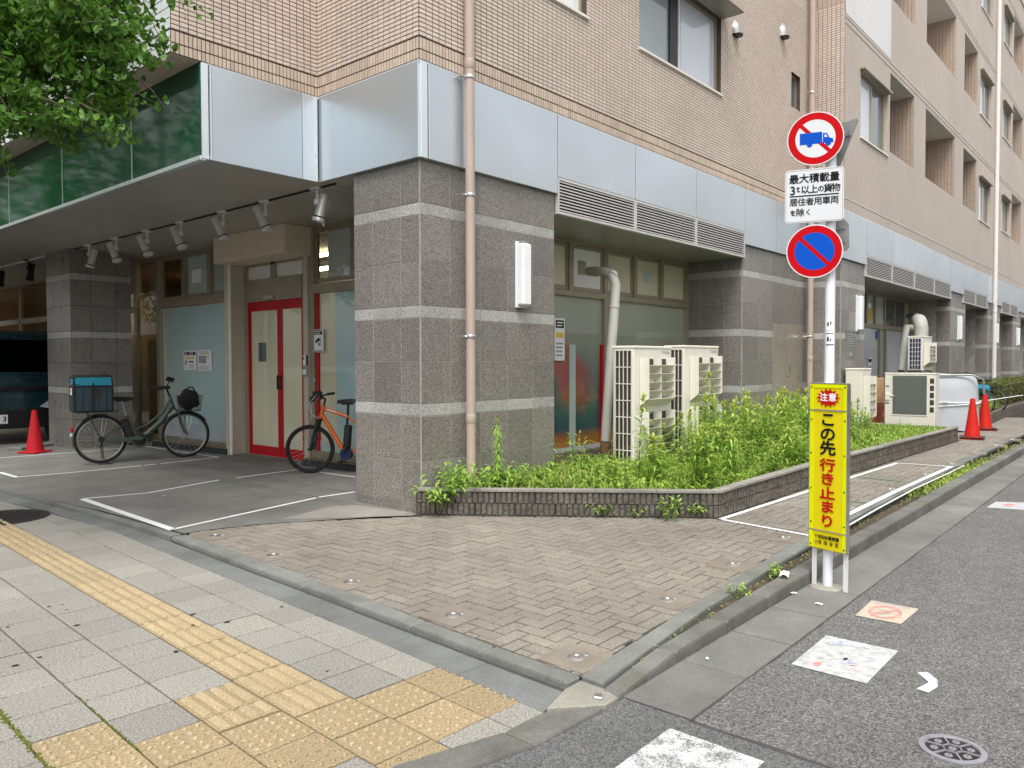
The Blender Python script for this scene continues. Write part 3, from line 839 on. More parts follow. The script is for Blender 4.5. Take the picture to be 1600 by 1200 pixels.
# stone plates with a metal cap
LBL = ['brown stone plate with round metal cap, beside the white parking corner', 'second capped stone plate from the parking corner, along the brick edge', 'middle capped stone plate on the long left edge of the brick paving', 'capped stone plate next to the corner one, on the left brick edge', 'capped stone plate at the tip of the brick paving by both kerbs',
       'first capped stone plate up the right kerb from the brick tip', 'second capped stone plate up the right kerb, level with the yellow board', 'capped stone plate outside the short white taped line', 'first metal capped plate inside the taped white box', 'middle metal capped plate inside the taped white box', 'last metal capped plate inside the taped white box', 'first metal capped plate beyond the taped white box', 'second metal capped plate beyond the taped box, before the cones', 'metal capped plate on the path beside the red cones', 'farthest metal capped plate on the path past the red cones']
for n, p in enumerate(PLP):
    t = thing('capped_plate', LBL[n], 'ground plate', (p.x, p.y, zp(p.x)), 0, 'capped stone plates let into the brick paving')
    s = .15
    m = MB(); slab_prism(m, [(-s, -s), (s, -s), (s, s), (-s, s)], -.02, .005, .002); m.build('stone_plate', 'plate_stone', t)
    m = MB(); m.lathe([(.052, .001), (.050, .006), (.040, .011), (.022, .013), (.020, .009), (.004, .009)], 20)
    c = m.build('metal_cap', 'steel', t, True)
    m = MB(); m.bbox(-.014, .014, -.012, .012, .002, .012, .003, mat=Matrix.Translation((.055, -.026, 0))); m.build('latch', 'steel', t)

# manhole covers
t = thing('manhole_cover', 'dark round iron manhole cover in the grey pavement beside the yellow strip', 'manhole', (2.56, 9.22, .003))
m = MB(); m.lathe([(.46, -.01), (.46, .004), (.42, .005), (.415, .001), (.0, .001)], 48, cap=False); m.build('frame', 'iron', t)
m = MB()
for i in range(-9, 10):
    for j in range(-9, 10):
        x, y = i*.043+(.02 if j % 2 else 0), j*.043
        if x*x+y*y < .38**2: m.bbox(x-.012, x+.012, y-.012, y+.012, .0, .006, .004)
o = m.build('grip_studs', 'iron', t); o['kind'] = 'stuff'
c = Vector(((3.521+3.635)/2, (.777+.586)/2))
c = (gz(1443, 1165)+gz(1534, 1172)+gz(1488, 1148)+gz(1488, 1190))/4
t = thing('manhole_cover', 'small round flower patterned iron cover in the asphalt road', 'manhole', (c.x, c.y, -.008), math.radians(30))
R0 = .125
m = MB(); m.lathe([(R0, -.005), (R0, .006), (R0-.022, .008), (R0-.024, .002), (0, .002)], 40, cap=False); m.build('rim', 'iron_pale', t, True)
m = MB(); m.lathe([(R0-.025, .0025), (0, .0025)], 30, cap=False); m.build('lid', 'iron', t)
m = MB()
for k in range(6):
    a = k*PI/3
    m.box(.036, R0-.024, -.0035, .0035, .002, .008, mat=Matrix.Rotation(a, 4, 'Z'))
m.lathe([(.040, .002), (.040, .008), (.034, .008), (.034, .002)], 6, cap=False)
m.build('ribs', 'iron_pale', t)
fl = MB()
for rr, nn in ((0, 1), (.070, 6)):
    for k in range(nn):
        a = (k+.5)*PI/3
        for q in range(6):
            b = q*PI/3
            fl.lathe([(.0062, .003), (.005, .007)], 6, mat=Matrix.Translation((rr*math.cos(a)+.0105*math.cos(b), rr*math.sin(a)+.0105*math.sin(b), 0)))
o = fl.build('flowers', 'iron_pale', t); o['kind'] = 'stuff'

# stickers on the asphalt
def decal(label, pts, z=-.006, mat='decal_white', cat='road sticker'):
    P3 = [gz(*p) for p in pts]
    o = sum(P3, Vector())/4
    t = thing('road_sticker', label, cat, (o.x, o.y, z))
    m = MB(); L = [(p.x-o.x, p.y-o.y) for p in P3]
    m.add([(x, y, 0) for x, y in L], [(0, 1, 2, 3)]); m.build('sheet', mat, t)
    ex = Vector(L[1])-Vector(L[0]); ey = Vector(L[3])-Vector(L[0]); og = Vector(L[0])
    return t, lambda u, v: tuple(og+ex*u+ey*v)
def blob(t, F, u, v, ru, rv, mat, name='print', n=18, jag=.25, z=.002):
    m = MB(); m.add([(*F(u+ru*math.cos(2*PI*k/n)*(1+random.uniform(-jag, jag)), v+rv*math.sin(2*PI*k/n)*(1+random.uniform(-jag, jag))), z) for k in range(n)], [tuple(range(n))])
    m.build(name, mat, t)
t, F = decal('large worn white square sticker on the road, print mostly gone', [(1236, 1036), (1291, 991), (1404, 1015), (1354, 1066)])
for (u, v, ru, rv, mt) in ((.86, .30, .05, .16, 'decal_blue'), (.78, .2, .03, .08, 'decal_blue'), (.28, .72, .07, .13, 'decal_pink'), (.34, .60, .035, .12, 'decal_blue'), (.42, .64, .03, .10, 'decal_blue'), (.16, .28, .06, .05, 'decal_red'), (.9, .62, .03, .05, 'decal_blue')): blob(t, F, u, v, ru, rv, mt)
blob(t, F, .46, .53, .035, .03, 'black_plastic', 'rivet', jag=.05)
t, F = decal('cream square sticker with faded red prohibition ring on the road', [(1336, 960), (1362, 936.5), (1436, 950), (1408, 973.5)], mat='decal_cream')
m = MB(); n = 40
ring = []
for k in range(n):
    a = 2*PI*k/n; ring += [(*F(.46+.36*math.cos(a), .5+.36*math.sin(a)), .002), (*F(.46+.28*math.cos(a), .5+.28*math.sin(a)), .002)]
m.add(ring, [(2*k, 2*k+1, (2*k+3) % (2*n), (2*k+2) % (2*n)) for k in range(n)])
m.add([(*F(.46+.30*math.cos(a)+b*.03, .5+.30*math.sin(a)-b*.03), .0025) for a, b in ((.8, 1), (.8, -1), (.8+PI, -1), (.8+PI, 1))], [(0, 1, 2, 3)])
m.build('ring', 'decal_red', t)
m = MB()
for k in range(3):
    m.add([(*F(.28+.11*k, .36), .0018), (*F(.32+.11*k, .36), .0018), (*F(.42+.08*k, .62), .0018), (*F(.38+.08*k, .62), .0018)], [(0, 1, 2, 3)])
m.build('pictogram', 'ink_grey', t)
m = MB()
for k in range(14):
    v = .08+.06*k; m.add([(*F(.88, v), .0018), (*F(.94, v+.01), .0018), (*F(.94, v+.045), .0018), (*F(.89, v+.04), .0018)], [(0, 1, 2, 3)])
m.build('print', 'ink_grey', t)
t, F = decal('white road sticker with red and blue print, far along the road', [(1541, 792), (1556, 783), (1640, 785.5), (1632, 798)])
for (u, v, ru, rv, mt) in ((.6, .3, .18, .10, 'decal_red'), (.45, .62, .2, .14, 'decal_blue'), (.35, .36, .1, .06, 'decal_blue')): blob(t, F, u, v, ru, rv, mt)
q = [gz(*p, -.004) for p in ((1434, 1051), (1449, 1050), (1464, 1062), (1465, 1073), (1451, 1082), (1432, 1076), (1452, 1066))]
m = MB(); m.add([(p.x, p.y, -.005) for p in q], [(0, 1, 6), (1, 2, 6), (2, 3, 6), (3, 4, 6), (4, 5, 6)][:]); 
m = MB(); m.add([(p.x, p.y, -.004) for p in q], [(0, 6, 2, 1), (6, 5, 4, 3), (6, 3, 2)])
tag(m.build('arrow_sticker', 'tape_white'), 'bent white arrow of tape stuck on the asphalt', 'arrow sticker')
# litter
def litter(label, px, py, s, rz, mat='paper', z=0.0, cat='litter'):
    p = gz(px, py, z); m = MB()
    n = 6
    for i in range(n):
        for j in range(4):
            pass
    vs = [((i/(n-1)-.5)*s, (j/3-.5)*s*.5, .003+abs(math.sin(i*1.3+j*2.1))*s*.16) for i in range(n) for j in range(4)]
    m.add(vs, [(i*4+j, i*4+j+1, (i+1)*4+j+1, (i+1)*4+j) for i in range(n-1) for j in range(3)], mat=Matrix.Translation((p.x, p.y, z)) @ Matrix.Rotation(rz, 4, 'Z'))
    tag(m.build('paper_scrap', mat), label, cat)
litter('crumpled white paper lying on the kerb left of the yellow board', 1226, 899, .12, .3, z=.09)
litter('thin white scrap on the gutter slab below the yellow board', 1280, 945, .05, 1.3)
litter('small white scrap in the gutter under the kerb', 1238, 928, .06, 2.0)
litter('little pale scrap on the gutter slab, nearest the brick tip', 1105, 1030, .03, .5)
litter('tiny white scrap on the parking floor inside the white lines', 255, 776, .06, .2, z=.04)
m = MB(); p = gz(935, 1090, .012); m.bbox(-.025, .025, -.02, .02, 0, .012, .003, mat=Matrix.Translation(p) @ Matrix.Rotation(.5, 4, 'Z'))
tag(m.build('survey_marker', 'steel'), 'small square metal survey marker where the kerbs meet', 'marker')
# white cord along the inner kerb
pts = [gz(x, y, zp(7)+.02) for x, y in ((1316, 826), (1370, 797), (1430, 766), (1480, 743), (1506, 730))]
m = MB(); m.tube([(p.x, p.y, zp(p.x)+.014) for p in pts], .008, 8)
tag(m.build('cord', 'tape_white', smooth=True), 'white cord laid along the kerb beside the taped box', 'cord')
# ================================================================ BUILDING
X0, Y0, XF, YF = 5.32, 5.79, 5.265, 5.735
Y2, YP2, XS2 = 5.045, 5.10, 15.88          # second wall plane, nearer the street
ZB, ZT = 3.644, 4.595                      # metal fascia
XS = 6.95                                  # shop front
YW = 6.87                                  # window wall of the first recess
bld = thing('apartment_building', 'corner apartment block with beige mosaic tile over a metal band and granite pillars', 'building', (5.3, 5.8, 0))
BO = Vector((5.3, 5.8, 0))
def part(name, parent=None):
    """An Empty part of the building; its pieces are sub-parts."""
    o = bpy.data.objects.new(name, None); COL.objects.link(o); o.parent = parent or bld
    if parent is None: o.location = -BO
    return o
def bpart(mb, name, mat, parent=None, smooth=False):
    o = mb.build(name, mat, parent or bld, smooth)
    if parent is None: o.location = -BO
    return o
def fbox(m, face, plane, a0, a1, z0, z1, d0, d1, mi=0):
    """Box on a wall face; d0..d1 is depth behind the plane (negative = proud of it)."""
    if face == 'x': m.box(plane+d0, plane+d1, a0, a1, z0, z1, mi)
    else: m.box(a0, a1, plane+d0, plane+d1, z0, z1, mi)

ROWS = [(-.06, .17, 0), (.17, .59, 0), (.59, 1.05, 0), (1.05, 1.175, 1), (1.175, 1.61, 0), (1.61, 2.05, 0), (2.05, 2.175, 1), (2.175, 2.63, 0), (2.63, 3.09, 0), (3.09, 3.21, 1), (3.21, 3.70, 0)]
PANEL_CACHE = {}
def panels(parent, face, plane, splits, rows=ROWS, th=.02, skip=None, gap=.0038):
    for a0, a1 in zip(splits, splits[1:]):
        for z0, z1, k in rows:
            if skip and skip(a0, a1, z0, z1): continue
            w, h = a1-a0-2*gap, z1-z0-2*gap
            key = (face, round(w, 4), round(h, 4), k)
            if key not in PANEL_CACHE:
                m = MB()
                if face == 'x': m.bbox(-th, .0, -w/2, w/2, -h/2, h/2, .0016)
                else: m.bbox(-w/2, w/2, -th, 0, -h/2, h/2, .0016)
                PANEL_CACHE[key] = m.mesh('granite_panel', 'granite_band' if k else 'granite')
            loc = (plane+th+random.uniform(-.0006, .0006), (a0+a1)/2, (z0+z1)/2) if face == 'x' else ((a0+a1)/2, plane+th+random.uniform(-.0006, .0006), (z0+z1)/2)
            link('granite_panel', PANEL_CACHE[key], parent, loc)
def core(parent, x0, x1, y0, y1, z0=-.1, z1=3.72, mat='joint'):
    m = MB(); m.box(x0, x1, y0, y1, z0, z1); m.build('pillar_core', mat, parent)

# corner pillar
p = part('granite_pillar'); core(p, X0+.0035, 7.50, Y0+.0035, 6.85)
panels(p, 'x', X0, [Y0+.02, 6.093, 6.543, 6.86])
panels(p, 'y', Y0, [X0, 5.735, 6.195, 6.648, 7.102, 7.52])
# pillar by the truck
p = part('granite_pillar'); core(p, X0+.0035, 6.36, 14.92+.0035, 16.08, mat='joint_dark')
panels(p, 'x', X0, [14.94, 15.36, 15.74, 16.09])
panels(p, 'y', 14.92, [X0, 5.66, 6.09, 6.37])
p = part('granite_pillar'); core(p, X0+.0035, 6.36, 23.5, 24.7, mat='joint_dark'); panels(p, 'y', 23.48, [X0, 5.66, 6.09, 6.37]); panels(p, 'x', X0, [23.5, 23.9, 24.3, 24.7])
# second pillar on the side street, with the steel cupboard
CAB = (14.24, 15.78, .55, 2.33)
p = part('granite_pillar')
m = MB(); m.box(12.9105, 15.96, Y0+.0035, YW, -.1, 3.9); m.build('pillar_core', 'joint', p)
panels(p, 'x', 12.907, [Y0+.02, 6.14, 6.60, YW])
panels(p, 'y', Y0, [12.907, 13.56, 14.24, 14.85, 15.37, 15.95], skip=lambda a0, a1, z0, z1: a0 > 14.2 and z0 > .5 and z1 < 2.2 or (a0 > 14.2 and .16 < z0 < .5))
panels(p, 'y', Y0, [14.24, 15.95], rows=[(.17, .55, 0)])
panels(p, 'y', Y0, [15.78, 15.95], rows=[(.55, 1.05, 0), (1.05, 1.175, 1), (1.175, 1.61, 0), (1.61, 2.05, 0), (2.05, 2.175, 1)])
panels(p, 'y', Y0, [14.24, 15.95], rows=[(2.335, 2.63, 0)])
cb = part('steel_cabinet')
m = MB(); m.box(CAB[0], CAB[1], Y0+.005, Y0+.25, CAB[2], CAB[3]); m.build('cabinet_box', 'stainless', cb)
for a, b in ((CAB[0]+.02, 14.99), (15.01, CAB[1]-.02)):
    m = MB(); m.bbox(a, b, Y0-.012, Y0+.004, CAB[2]+.02, CAB[3]-.02, .004); m.build('cabinet_door', 'stainless', cb)
m = MB(); m.bbox(15.03, 15.10, Y0-.03, Y0-.013, 1.42, 1.58, .006); m.bbox(15.04, 15.09, Y0-.045, Y0-.03, 1.5, 1.54, .004); m.build('cabinet_latch', 'steel', cb)
# pillars along the second plane
SP = [15.97, 17.48]
p = part('granite_pillar'); core(p, 15.9735, 17.47, YP2+.0035, 6.2)
panels(p, 'x', 15.97, [YP2+.02, 5.44, 5.79]); panels(p, 'y', YP2, [15.97, 16.42, 16.95, 17.48])
PIL = [(25.8, 27.8), (31.69, 34.0), (37.1, 39.0), (43, 45), (49, 51), (55, 57)]
for i, (a, b) in enumerate(PIL):
    p = part('granite_pillar'); core(p, a+.0035, b-.01, YP2+.0035, 6.2)
    panels(p, 'x', a, [YP2+.02, 5.50]); panels(p, 'y', YP2, [a, a+(b-a)*.34, a+(b-a)*.67, b])
    m = MB(); m.box(a+.006, a+.05, 5.502, 6.2, -.1, 3.6); m.build('side_panel', 'duct', p)

# metal fascia -------------------------------------------------------
fa = part('metal_fascia')
m = MB()
m.box(XF+.03, XS2+.05, YF+.03, YF+.12, ZB+.24, ZT-.004)   # dark backing behind the joints
m.box(XF+.03, XF+.12, YF+.12, 7.40, ZB+.02, ZT-.004)
m.box(3.90, XF+.10, 7.45, 7.53, ZB+.02, ZT-.004)
m.box(XS2+.03, 62, Y2+.03, Y2+.12, ZB+.24, ZT-.004); m.box(XS2+.03, XS2+.1, Y2+.03, YF+.1, ZB+.24, ZT-.004)
m.build('fascia_backing', 'alu_seam', fa)
def fpanel(face, plane, a0, a1, z0, z1, mat='aluminium', g=.008):
    m = MB()
    if face == 'y': m.bbox(a0+g, a1-g, plane, plane+.028, z0, z1, .003)
    else: m.bbox(plane, plane+.028, a0+g, a1-g, z0, z1, .003)
    m.build('fascia_panel', mat, fa)
def louvre(a0, a1, plane, z0=3.405, z1=3.842, n=10):
    lv = part('louvre')
    m = MB()
    m.box(a0+.004, a1-.004, plane+.055, plane+.065, z0+.01, z1-.01); m.build('louvre_back', 'louvre_dark', lv)
    m = MB(); w = .028
    m.box(a0+.004, a1-.004, plane, plane+.06, z0, z0+w); m.box(a0+.004, a1-.004, plane, plane+.06, z1-w, z1)
    m.box(a0+.004, a0+w, plane, plane+.06, z0+w+.0005, z1-w-.0005); m.box(a1-w, a1-.004, plane, plane+.06, z0+w+.0005, z1-w-.0005)
    m.build('louvre_frame', 'slat_metal', lv)
    L = a1-a0-2*w-.004; h = (z1-z0-2*w)/n
    m = MB(); m.add([(-L/2, .008, -h*.05), (L/2, .008, -h*.05), (L/2, .008, -h*.05+.016), (-L/2, .008, -h*.05+.016), (-L/2, .05, h*.40), (L/2, .05, h*.40), (L/2, .05, h*.40+.006), (-L/2, .05, h*.40+.006)],
                    [(0, 1, 2, 3), (3, 2, 6, 7), (1, 0, 4, 5), (7, 6, 5, 4)])
    me = m.mesh('slat', 'slat_metal')
    for k in range(n): link('slat', me, lv, ((a0+a1)/2, plane, z0+w+h*(k+.35)))
fpanel('y', YF, XF+.012, 5.385, ZB, ZT, 'alu_trim')
fpanel('y', YF, 5.385, 7.525, ZB, ZT)
for a, b in ((7.525, 9.30), (9.30, 11.085), (11.085, 12.88)):
    fpanel('y', YF, a, b, 3.848, ZT); louvre(a, b, YF)
fpanel('y', YF, 12.88, 14.25, ZB, ZT); fpanel('y', YF, 14.25, XS2, ZB, ZT)
fpanel('x', XF, YF+.012, 7.42, ZB, ZT)                    # left face of the corner
fpanel('y', 7.42, 3.985, 5.06, ZB, ZT); fpanel('y', 7.42, 5.07, 5.26, ZB, ZT, 'alu_trim')
fpanel('y', 7.42, 3.875, 3.965, ZB, ZT, 'alu_trim')
for q_ in ((3.968, 3.984, 7.408, 7.445), (5.056, 5.072, 7.408, 7.445), (5.222, 5.238, 7.395, 7.418)): m = MB(); m.box(*q_, ZB, ZT); m.build('fascia_rib', 'alu_trim', fa)
fpanel('x', XS2, Y2, YF-.005, ZB, ZT)
FJ = [15.94, 17.39]
fpanel('y', Y2, XS2+.012, 16.10, ZB, ZT); fpanel('y', Y2, 16.10, 17.39, ZB, ZT)
for a, b in zip([17.39, 19.37, 21.38, 23.46], [19.37, 21.38, 23.46, 25.48]): fpanel('y', Y2, a, b, 3.848, ZT); louvre(a, b, Y2)
fpanel('y', Y2, 25.48, 27.24, ZB, ZT)
for a, b in ((27.24, 29.13), (29.13, 31.13)): fpanel('y', Y2, a, b, 3.848, ZT); louvre(a, b, Y2)
fpanel('y', Y2, 31.13, 32.48, ZB, ZT); fpanel('y', Y2, 32.48, 34.07, ZB, ZT)
for a, b in ((34.07, 35.96), (35.96, 37.9)): fpanel('y', Y2, a, b, 3.848, ZT); louvre(a, b, Y2)
for k in range(12): fpanel('y', Y2, 37.9+k*2, 39.9+k*2, ZB, ZT)

# soffits -------------------------------------------------------
so = part('soffit')
def soff(x0, x1, y0, y1, z, mat='soffit', th=.05):
    m = MB(); m.bbox(x0+.003, x1-.003, y0+.003, y1-.003, z, z+th, .002); m.build('soffit_panel', mat, so)
for a, b in ((7.525, 9.30), (9.30, 11.085), (11.085, 12.88)): soff(a, b, YF+.06, YW+.05, 3.406, 'soffit')
soff(7.45, 12.95, YF+.06, YW+.05, 3.457, 'soffit_dark', .3)
for a, b in zip([17.39, 19.37, 21.38, 23.46, 27.3, 29.13, 34.0, 36.0], [19.37, 21.38, 23.46, 25.8, 29.13, 31.7, 36.0, 37.6]): soff(a, b, Y2+.06, 6.25, 3.415)
soff(17.3, 62, Y2+.06, 6.25, 3.47, 'soffit_dark', .3)
soff(XF+.03, XS, YF+.03, 7.42, ZB+.004, 'soffit_dark')
ys = [7.425, 9.25, 11.05, 12.85, 14.65, 16.45, 18.25, 20.05, 21.9, 26]
for a, b in zip(ys, ys[1:]):
    soff(3.93, 5.40, a, b, ZB, 'soffit_dark'); soff(5.42, XS, a, b, ZB, 'soffit_dark')
m = MB(); m.box(3.93, 7.3, 7.47, 26, ZB+.056, ZB+.2); m.box(XF+.1, 7.3, 5.8, 7.46, ZB+.06, ZB+.2); m.build('soffit_back', 'louvre_dark', so)
m = MB(); m.box(3.865, 3.93, 7.43, 26, ZB-.012, ZB+.03); m.build('drip_edge', 'alu_trim', so)
m = MB(); m.box(5.401, 5.419, 7.3, 22, ZB-.02, ZB+.001); m.build('light_track', 'black_metal', so)
m = MB(); m.box(5.36, 5.40, 16.3, 26, ZB-.03, ZB-.003); m.build('light_track', 'white_plastic', so)

# green glass sign band -------------------------------------------------------
gs_ = part('glass_sign')
m = MB(); m.box(3.90, 3.98, 7.45, 26, ZB+.03, ZT); m.build('sign_back', 'louvre_dark', gs_)
GJ = [7.425, 8.99, 11.06, 13.14, 15.2, 17.25, 19.3, 21.4, 26]
for a, b in zip(GJ, GJ[1:]):
    m = MB(); m.bbox(3.872, 3.885, a+.006, b-.006, ZB+.03, ZT-.003, .002); m.build('glass_panel', 'sign_glass', gs_)
m = MB()
for a in GJ[1:-1]: m.box(3.866, 3.878, a-.006, a+.006, ZB+.03, ZT-.003)
m.build('joint_strip', 'alu_trim', gs_)

# tiled walls -------------------------------------------------------
TILES = []   # (distance, face, plane, a, z, w, h, material, wall)
def inhole(a, z, w, h, holes): return any(a+w > H[0]+.001 and a < H[1]-.001 and z+h > H[2]+.001 and z < H[3]-.001 for H in holes)
def tile_field(wall, face, plane, a0, a1, z0, z1, tw, th, mat, holes=(), gap=.0092):
    na = max(1, round((a1-a0)/tw)); tw = (a1-a0)/na
    nz = max(1, round((z1-z0)/th)); th = (z1-z0)/nz
    for i in range(na):
        for j in range(nz):
            a, z = a0+i*tw, z0+j*th
            x0, x1, q0, q1 = a, a+tw, z, z+th
            for H in holes:           # tiles are cut to the opening
                if x1 > H[0] and x0 < H[1] and q1 > H[2] and q0 < H[3]:
                    if x0 < H[0]-.012 and x1 > H[0]: x1 = min(x1, H[0])
                    elif x1 > H[1]+.012 and x0 < H[1]: x0 = max(x0, H[1])
                    elif q0 < H[2]-.008 and q1 > H[2]: q1 = min(q1, H[2])
                    elif q1 > H[3]+.008 and q0 < H[3]: q0 = max(q0, H[3])
                    else: x1 = x0-1
                    break
            if x1-x0 < .008 or q1-q0 < .006: continue
            c = (plane, (x0+x1)/2, (q0+q1)/2) if face == 'x' else ((x0+x1)/2, plane, (q0+q1)/2)
            TILES.append((Vector(c), face, x0+gap/2, x1-gap/2, q0+gap/2, q1-gap/2, mat, wall))
def wall_sheet(m, face, plane, a0, a1, z0, z1, holes=(), reveal=.12, mi=0):
    A = sorted({a0, a1, *[h[0] for h in holes], *[h[1] for h in holes]}); Z = sorted({z0, z1, *[h[2] for h in holes], *[h[3] for h in holes]})
    A = [a for a in A if a0 <= a <= a1]; Z = [z for z in Z if z0 <= z <= z1]
    P_ = (lambda a, z, d=0: (plane+d, a, z)) if face == 'x' else (lambda a, z, d=0: (a, plane+d, z))
    for i in range(len(A)-1):
        j = 0
        while j < len(Z)-1:
            if inhole(A[i]+1e-4, Z[j]+1e-4, A[i+1]-A[i]-2e-4, Z[j+1]-Z[j]-2e-4, holes): j += 1; continue
            k = j
            while k+1 < len(Z)-1 and not inhole(A[i]+1e-4, Z[k+1]+1e-4, A[i+1]-A[i]-2e-4, Z[k+2]-Z[k+1]-2e-4, holes): k += 1
            q = [P_(A[i], Z[j]), P_(A[i+1], Z[j]), P_(A[i+1], Z[k+1]), P_(A[i], Z[k+1])]
            if face == 'x': q.reverse()
            m.add(q, [(0, 1, 2, 3)], mi); j = k+1
    for h in holes:
        b0, b1, c0, c1 = h[:4]; r = h[4] if len(h) > 4 else reveal
        for q in ([(b0, c0), (b0, c1)], [(b1, c1), (b1, c0)], [(b0, c1), (b1, c1)], [(b1, c0), (b0, c0)]):
            m.add([P_(*q[0]), P_(*q[1]), P_(*q[1], r), P_(*q[0], r)], [(0, 1, 2, 3)], mi)
HA = [(6.30, 8.12, 5.955, 7.6), (9.385, 11.90, 5.96, 7.19), (14.92, 15.38, 6.53, 7.18)]
wA = part('tiled_wall'); wB = part('tiled_wall'); wC = part('tiled_wall'); wD = part('tiled_wall'); wE = part('tiled_wall')
for w, face, plane, a0, a1, holes, zt in ((wA, 'y', YF, XF, XS2, HA, 16.1), (wB, 'x', XF, YF, 7.425, (), 16.1), (wC, 'y', 7.425, 3.58, XF, (), 16.1), (wD, 'x', 3.58, 7.425, 40, (), 14), (wE, 'x', XS2, Y2, YF, (), 16.1)):
    m = MB(); wall_sheet(m, face, plane, a0, a1, ZT+.004, 8.6, holes); m.build('tile_bed', 'tile_joint' if w is not wD else 'tile_joint_pale', w)
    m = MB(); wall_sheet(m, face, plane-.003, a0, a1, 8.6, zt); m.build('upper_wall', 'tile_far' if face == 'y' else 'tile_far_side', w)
    if w is wD:
        tile_field(w, face, plane, a0, 16.5, ZT+.012, 4.82, .0455, .105, 'tile_white'); tile_field(w, face, plane, a0, 16.5, 4.835, 8.0, .0455, .102, 'tile_white')
        m = MB(); wall_sheet(m, face, plane-.002, 16.5, a1, ZT+.005, 8.6); m.build('upper_wall', 'wall_cream', w)
        continue
    tile_field(w, face, plane, a0+.002, a1-.002, ZT+.006, 4.699, .0447, .1, 'tile_header'); tile_field(w, face, plane, a0+.002, a1-.002, 4.703, 4.820, .0447, .115, 'tile_header')
    zmax = 8.6 if w in (wA, wE) else 6.4
    tile_field(w, face, plane, a0+.002, a1-.002, 4.834, zmax, .0895, .0445, 'tile', holes)
    if zmax < 8.6:
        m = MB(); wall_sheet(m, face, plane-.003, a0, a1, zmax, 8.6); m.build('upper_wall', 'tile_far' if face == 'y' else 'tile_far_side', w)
# tiled underside of the overhang
m = MB(); m.box(3.58, 3.90, 7.425, 26, ZT+.001, ZT+.006); m.build('tile_bed', 'tile_joint', wD)
m = MB()
for i in range(6):
    for j in range(130):
        x, y = 3.582+i*.048, 7.43+j*.0895
        if x < 3.84: m.box(x, x+.0445, y, y+.0855, ZT-.003, ZT+.002)
o = m.build('soffit_tiles', 'tile', wD); o['kind'] = 'stuff'
def tile_mesh(face, a0, a1, z0, z1, pr=.0055, th=.009):
    w, h = (a1-a0)/2, (z1-z0)/2; b = .0022
    f0 = [(-w, -h), (w, -h), (w, h), (-w, h)]; f1 = [(-w+b, -h+b), (w-b, -h+b), (w-b, h-b), (-w+b, h-b)]
    T = (lambda a, z, d: (d, a, z)) if face == 'x' else (lambda a, z, d: (a, d, z))
    vs = [T(a, z, th-pr) for a, z in f0]+[T(a, z, -pr+.0012) for a, z in f0]+[T(a, z, -pr) for a, z in f1]
    fs = [(i, (i+1) % 4, 4+(i+1) % 4, 4+i) for i in range(4)]+[(4+i, 4+(i+1) % 4, 8+(i+1) % 4, 8+i) for i in range(4)]+[(8, 9, 10, 11)]
    if face == 'x': fs = [tuple(reversed(f)) for f in fs]
    return vs, fs
RM = Matrix(AX)
def in_view(c):
    q = RM @ (c-Vector((0, 0, CAM_H)))
    if q.z < .1: return None
    x, y = 800+1208.3*q.x/q.z, 600+1208.3*q.y/q.z
    return (q.z if -20 < x < 1620 and -20 < y < 1220 else None)
vis = []
for n, T in enumerate(TILES):
    d = in_view(T[0])
    if d and T[6] == 'tile': vis.append((d, n))
vis.sort(); single = {n for d, n in vis[:300]}
CACHE = {}; JOIN = {}
for n, T in enumerate(TILES):
    c, face, a0, a1, z0, z1, mat, wall = T
    vs, fs = tile_mesh(face, a0, a1, z0, z1)
    c = c.copy()
    if face == 'x': c.y = (a0+a1)/2
    else: c.x = (a0+a1)/2
    c.z = (z0+z1)/2
    if n in single:
        key = (face, round(a1-a0, 3), round(z1-z0, 3), mat)
        if key not in CACHE: CACHE[key] = MB().add(vs, fs).mesh('tile', mat)
        link('tile', CACHE[key], wall, c)
    else:
        JOIN.setdefault((wall.name, mat), (wall, MB()))[1].add(vs, fs, mat=Matrix.Translation(c+Vector((0, 0, 0))))
for (wn_, mat), (wall, m) in JOIN.items():
    o = m.build('tiles' if mat != 'tile_header' else 'header_tiles', mat, wall); o['kind'] = 'stuff'

# far wall along the side street -------------------------------------------------------
wF = part('tiled_wall')
HF = [(16.88, 18.82, 6.23, 7.60, .10)]
for k in range(3):
    z = 6.36+3.455*k
    HF += [(22.26, 25.69, z, z+1.77, 1.2), (26.88, 28.9, z, z+1.72, 1.2), (29.36, 31.3, z-.10, z+1.29, .12), (33.62, 35.42, z+.08, z+1.36, .12), (35.85, 38.35, z+.02, z+1.8, 1.2), (41.2, 43.1, z-.05, z+1.3, .12), (44, 46.2, z, z+1.8, 1.2)]
    HF.append((19.02, 21.12, z, z+1.77, 1.2))
m = MB(); wall_sheet(m, 'y', Y2, XS2, 62, ZT+.004, 16.1, HF); m.build('wall_face', 'tile_far', wF)
m = MB(); wall_sheet(m, 'y', Y2-.006, XS2, 19.02, 8.42, 16.1); m.build('white_tiles', 'tile_far_white', wF)
m = MB(); m.box(XS2+.01, 62, Y2-.008, Y2+.01, 4.822, 4.836)
for k in range(3):
    z = 8.235+3.455*k; m.box(XS2-.002 if k else XS2-.002, 62, Y2-.012, Y2+.01, z, z+.012); m.box(XS2, 62, Y2-.012, Y2+.01, z+.12, z+.132)
m.build('string_course', 'pipe_white', wF)
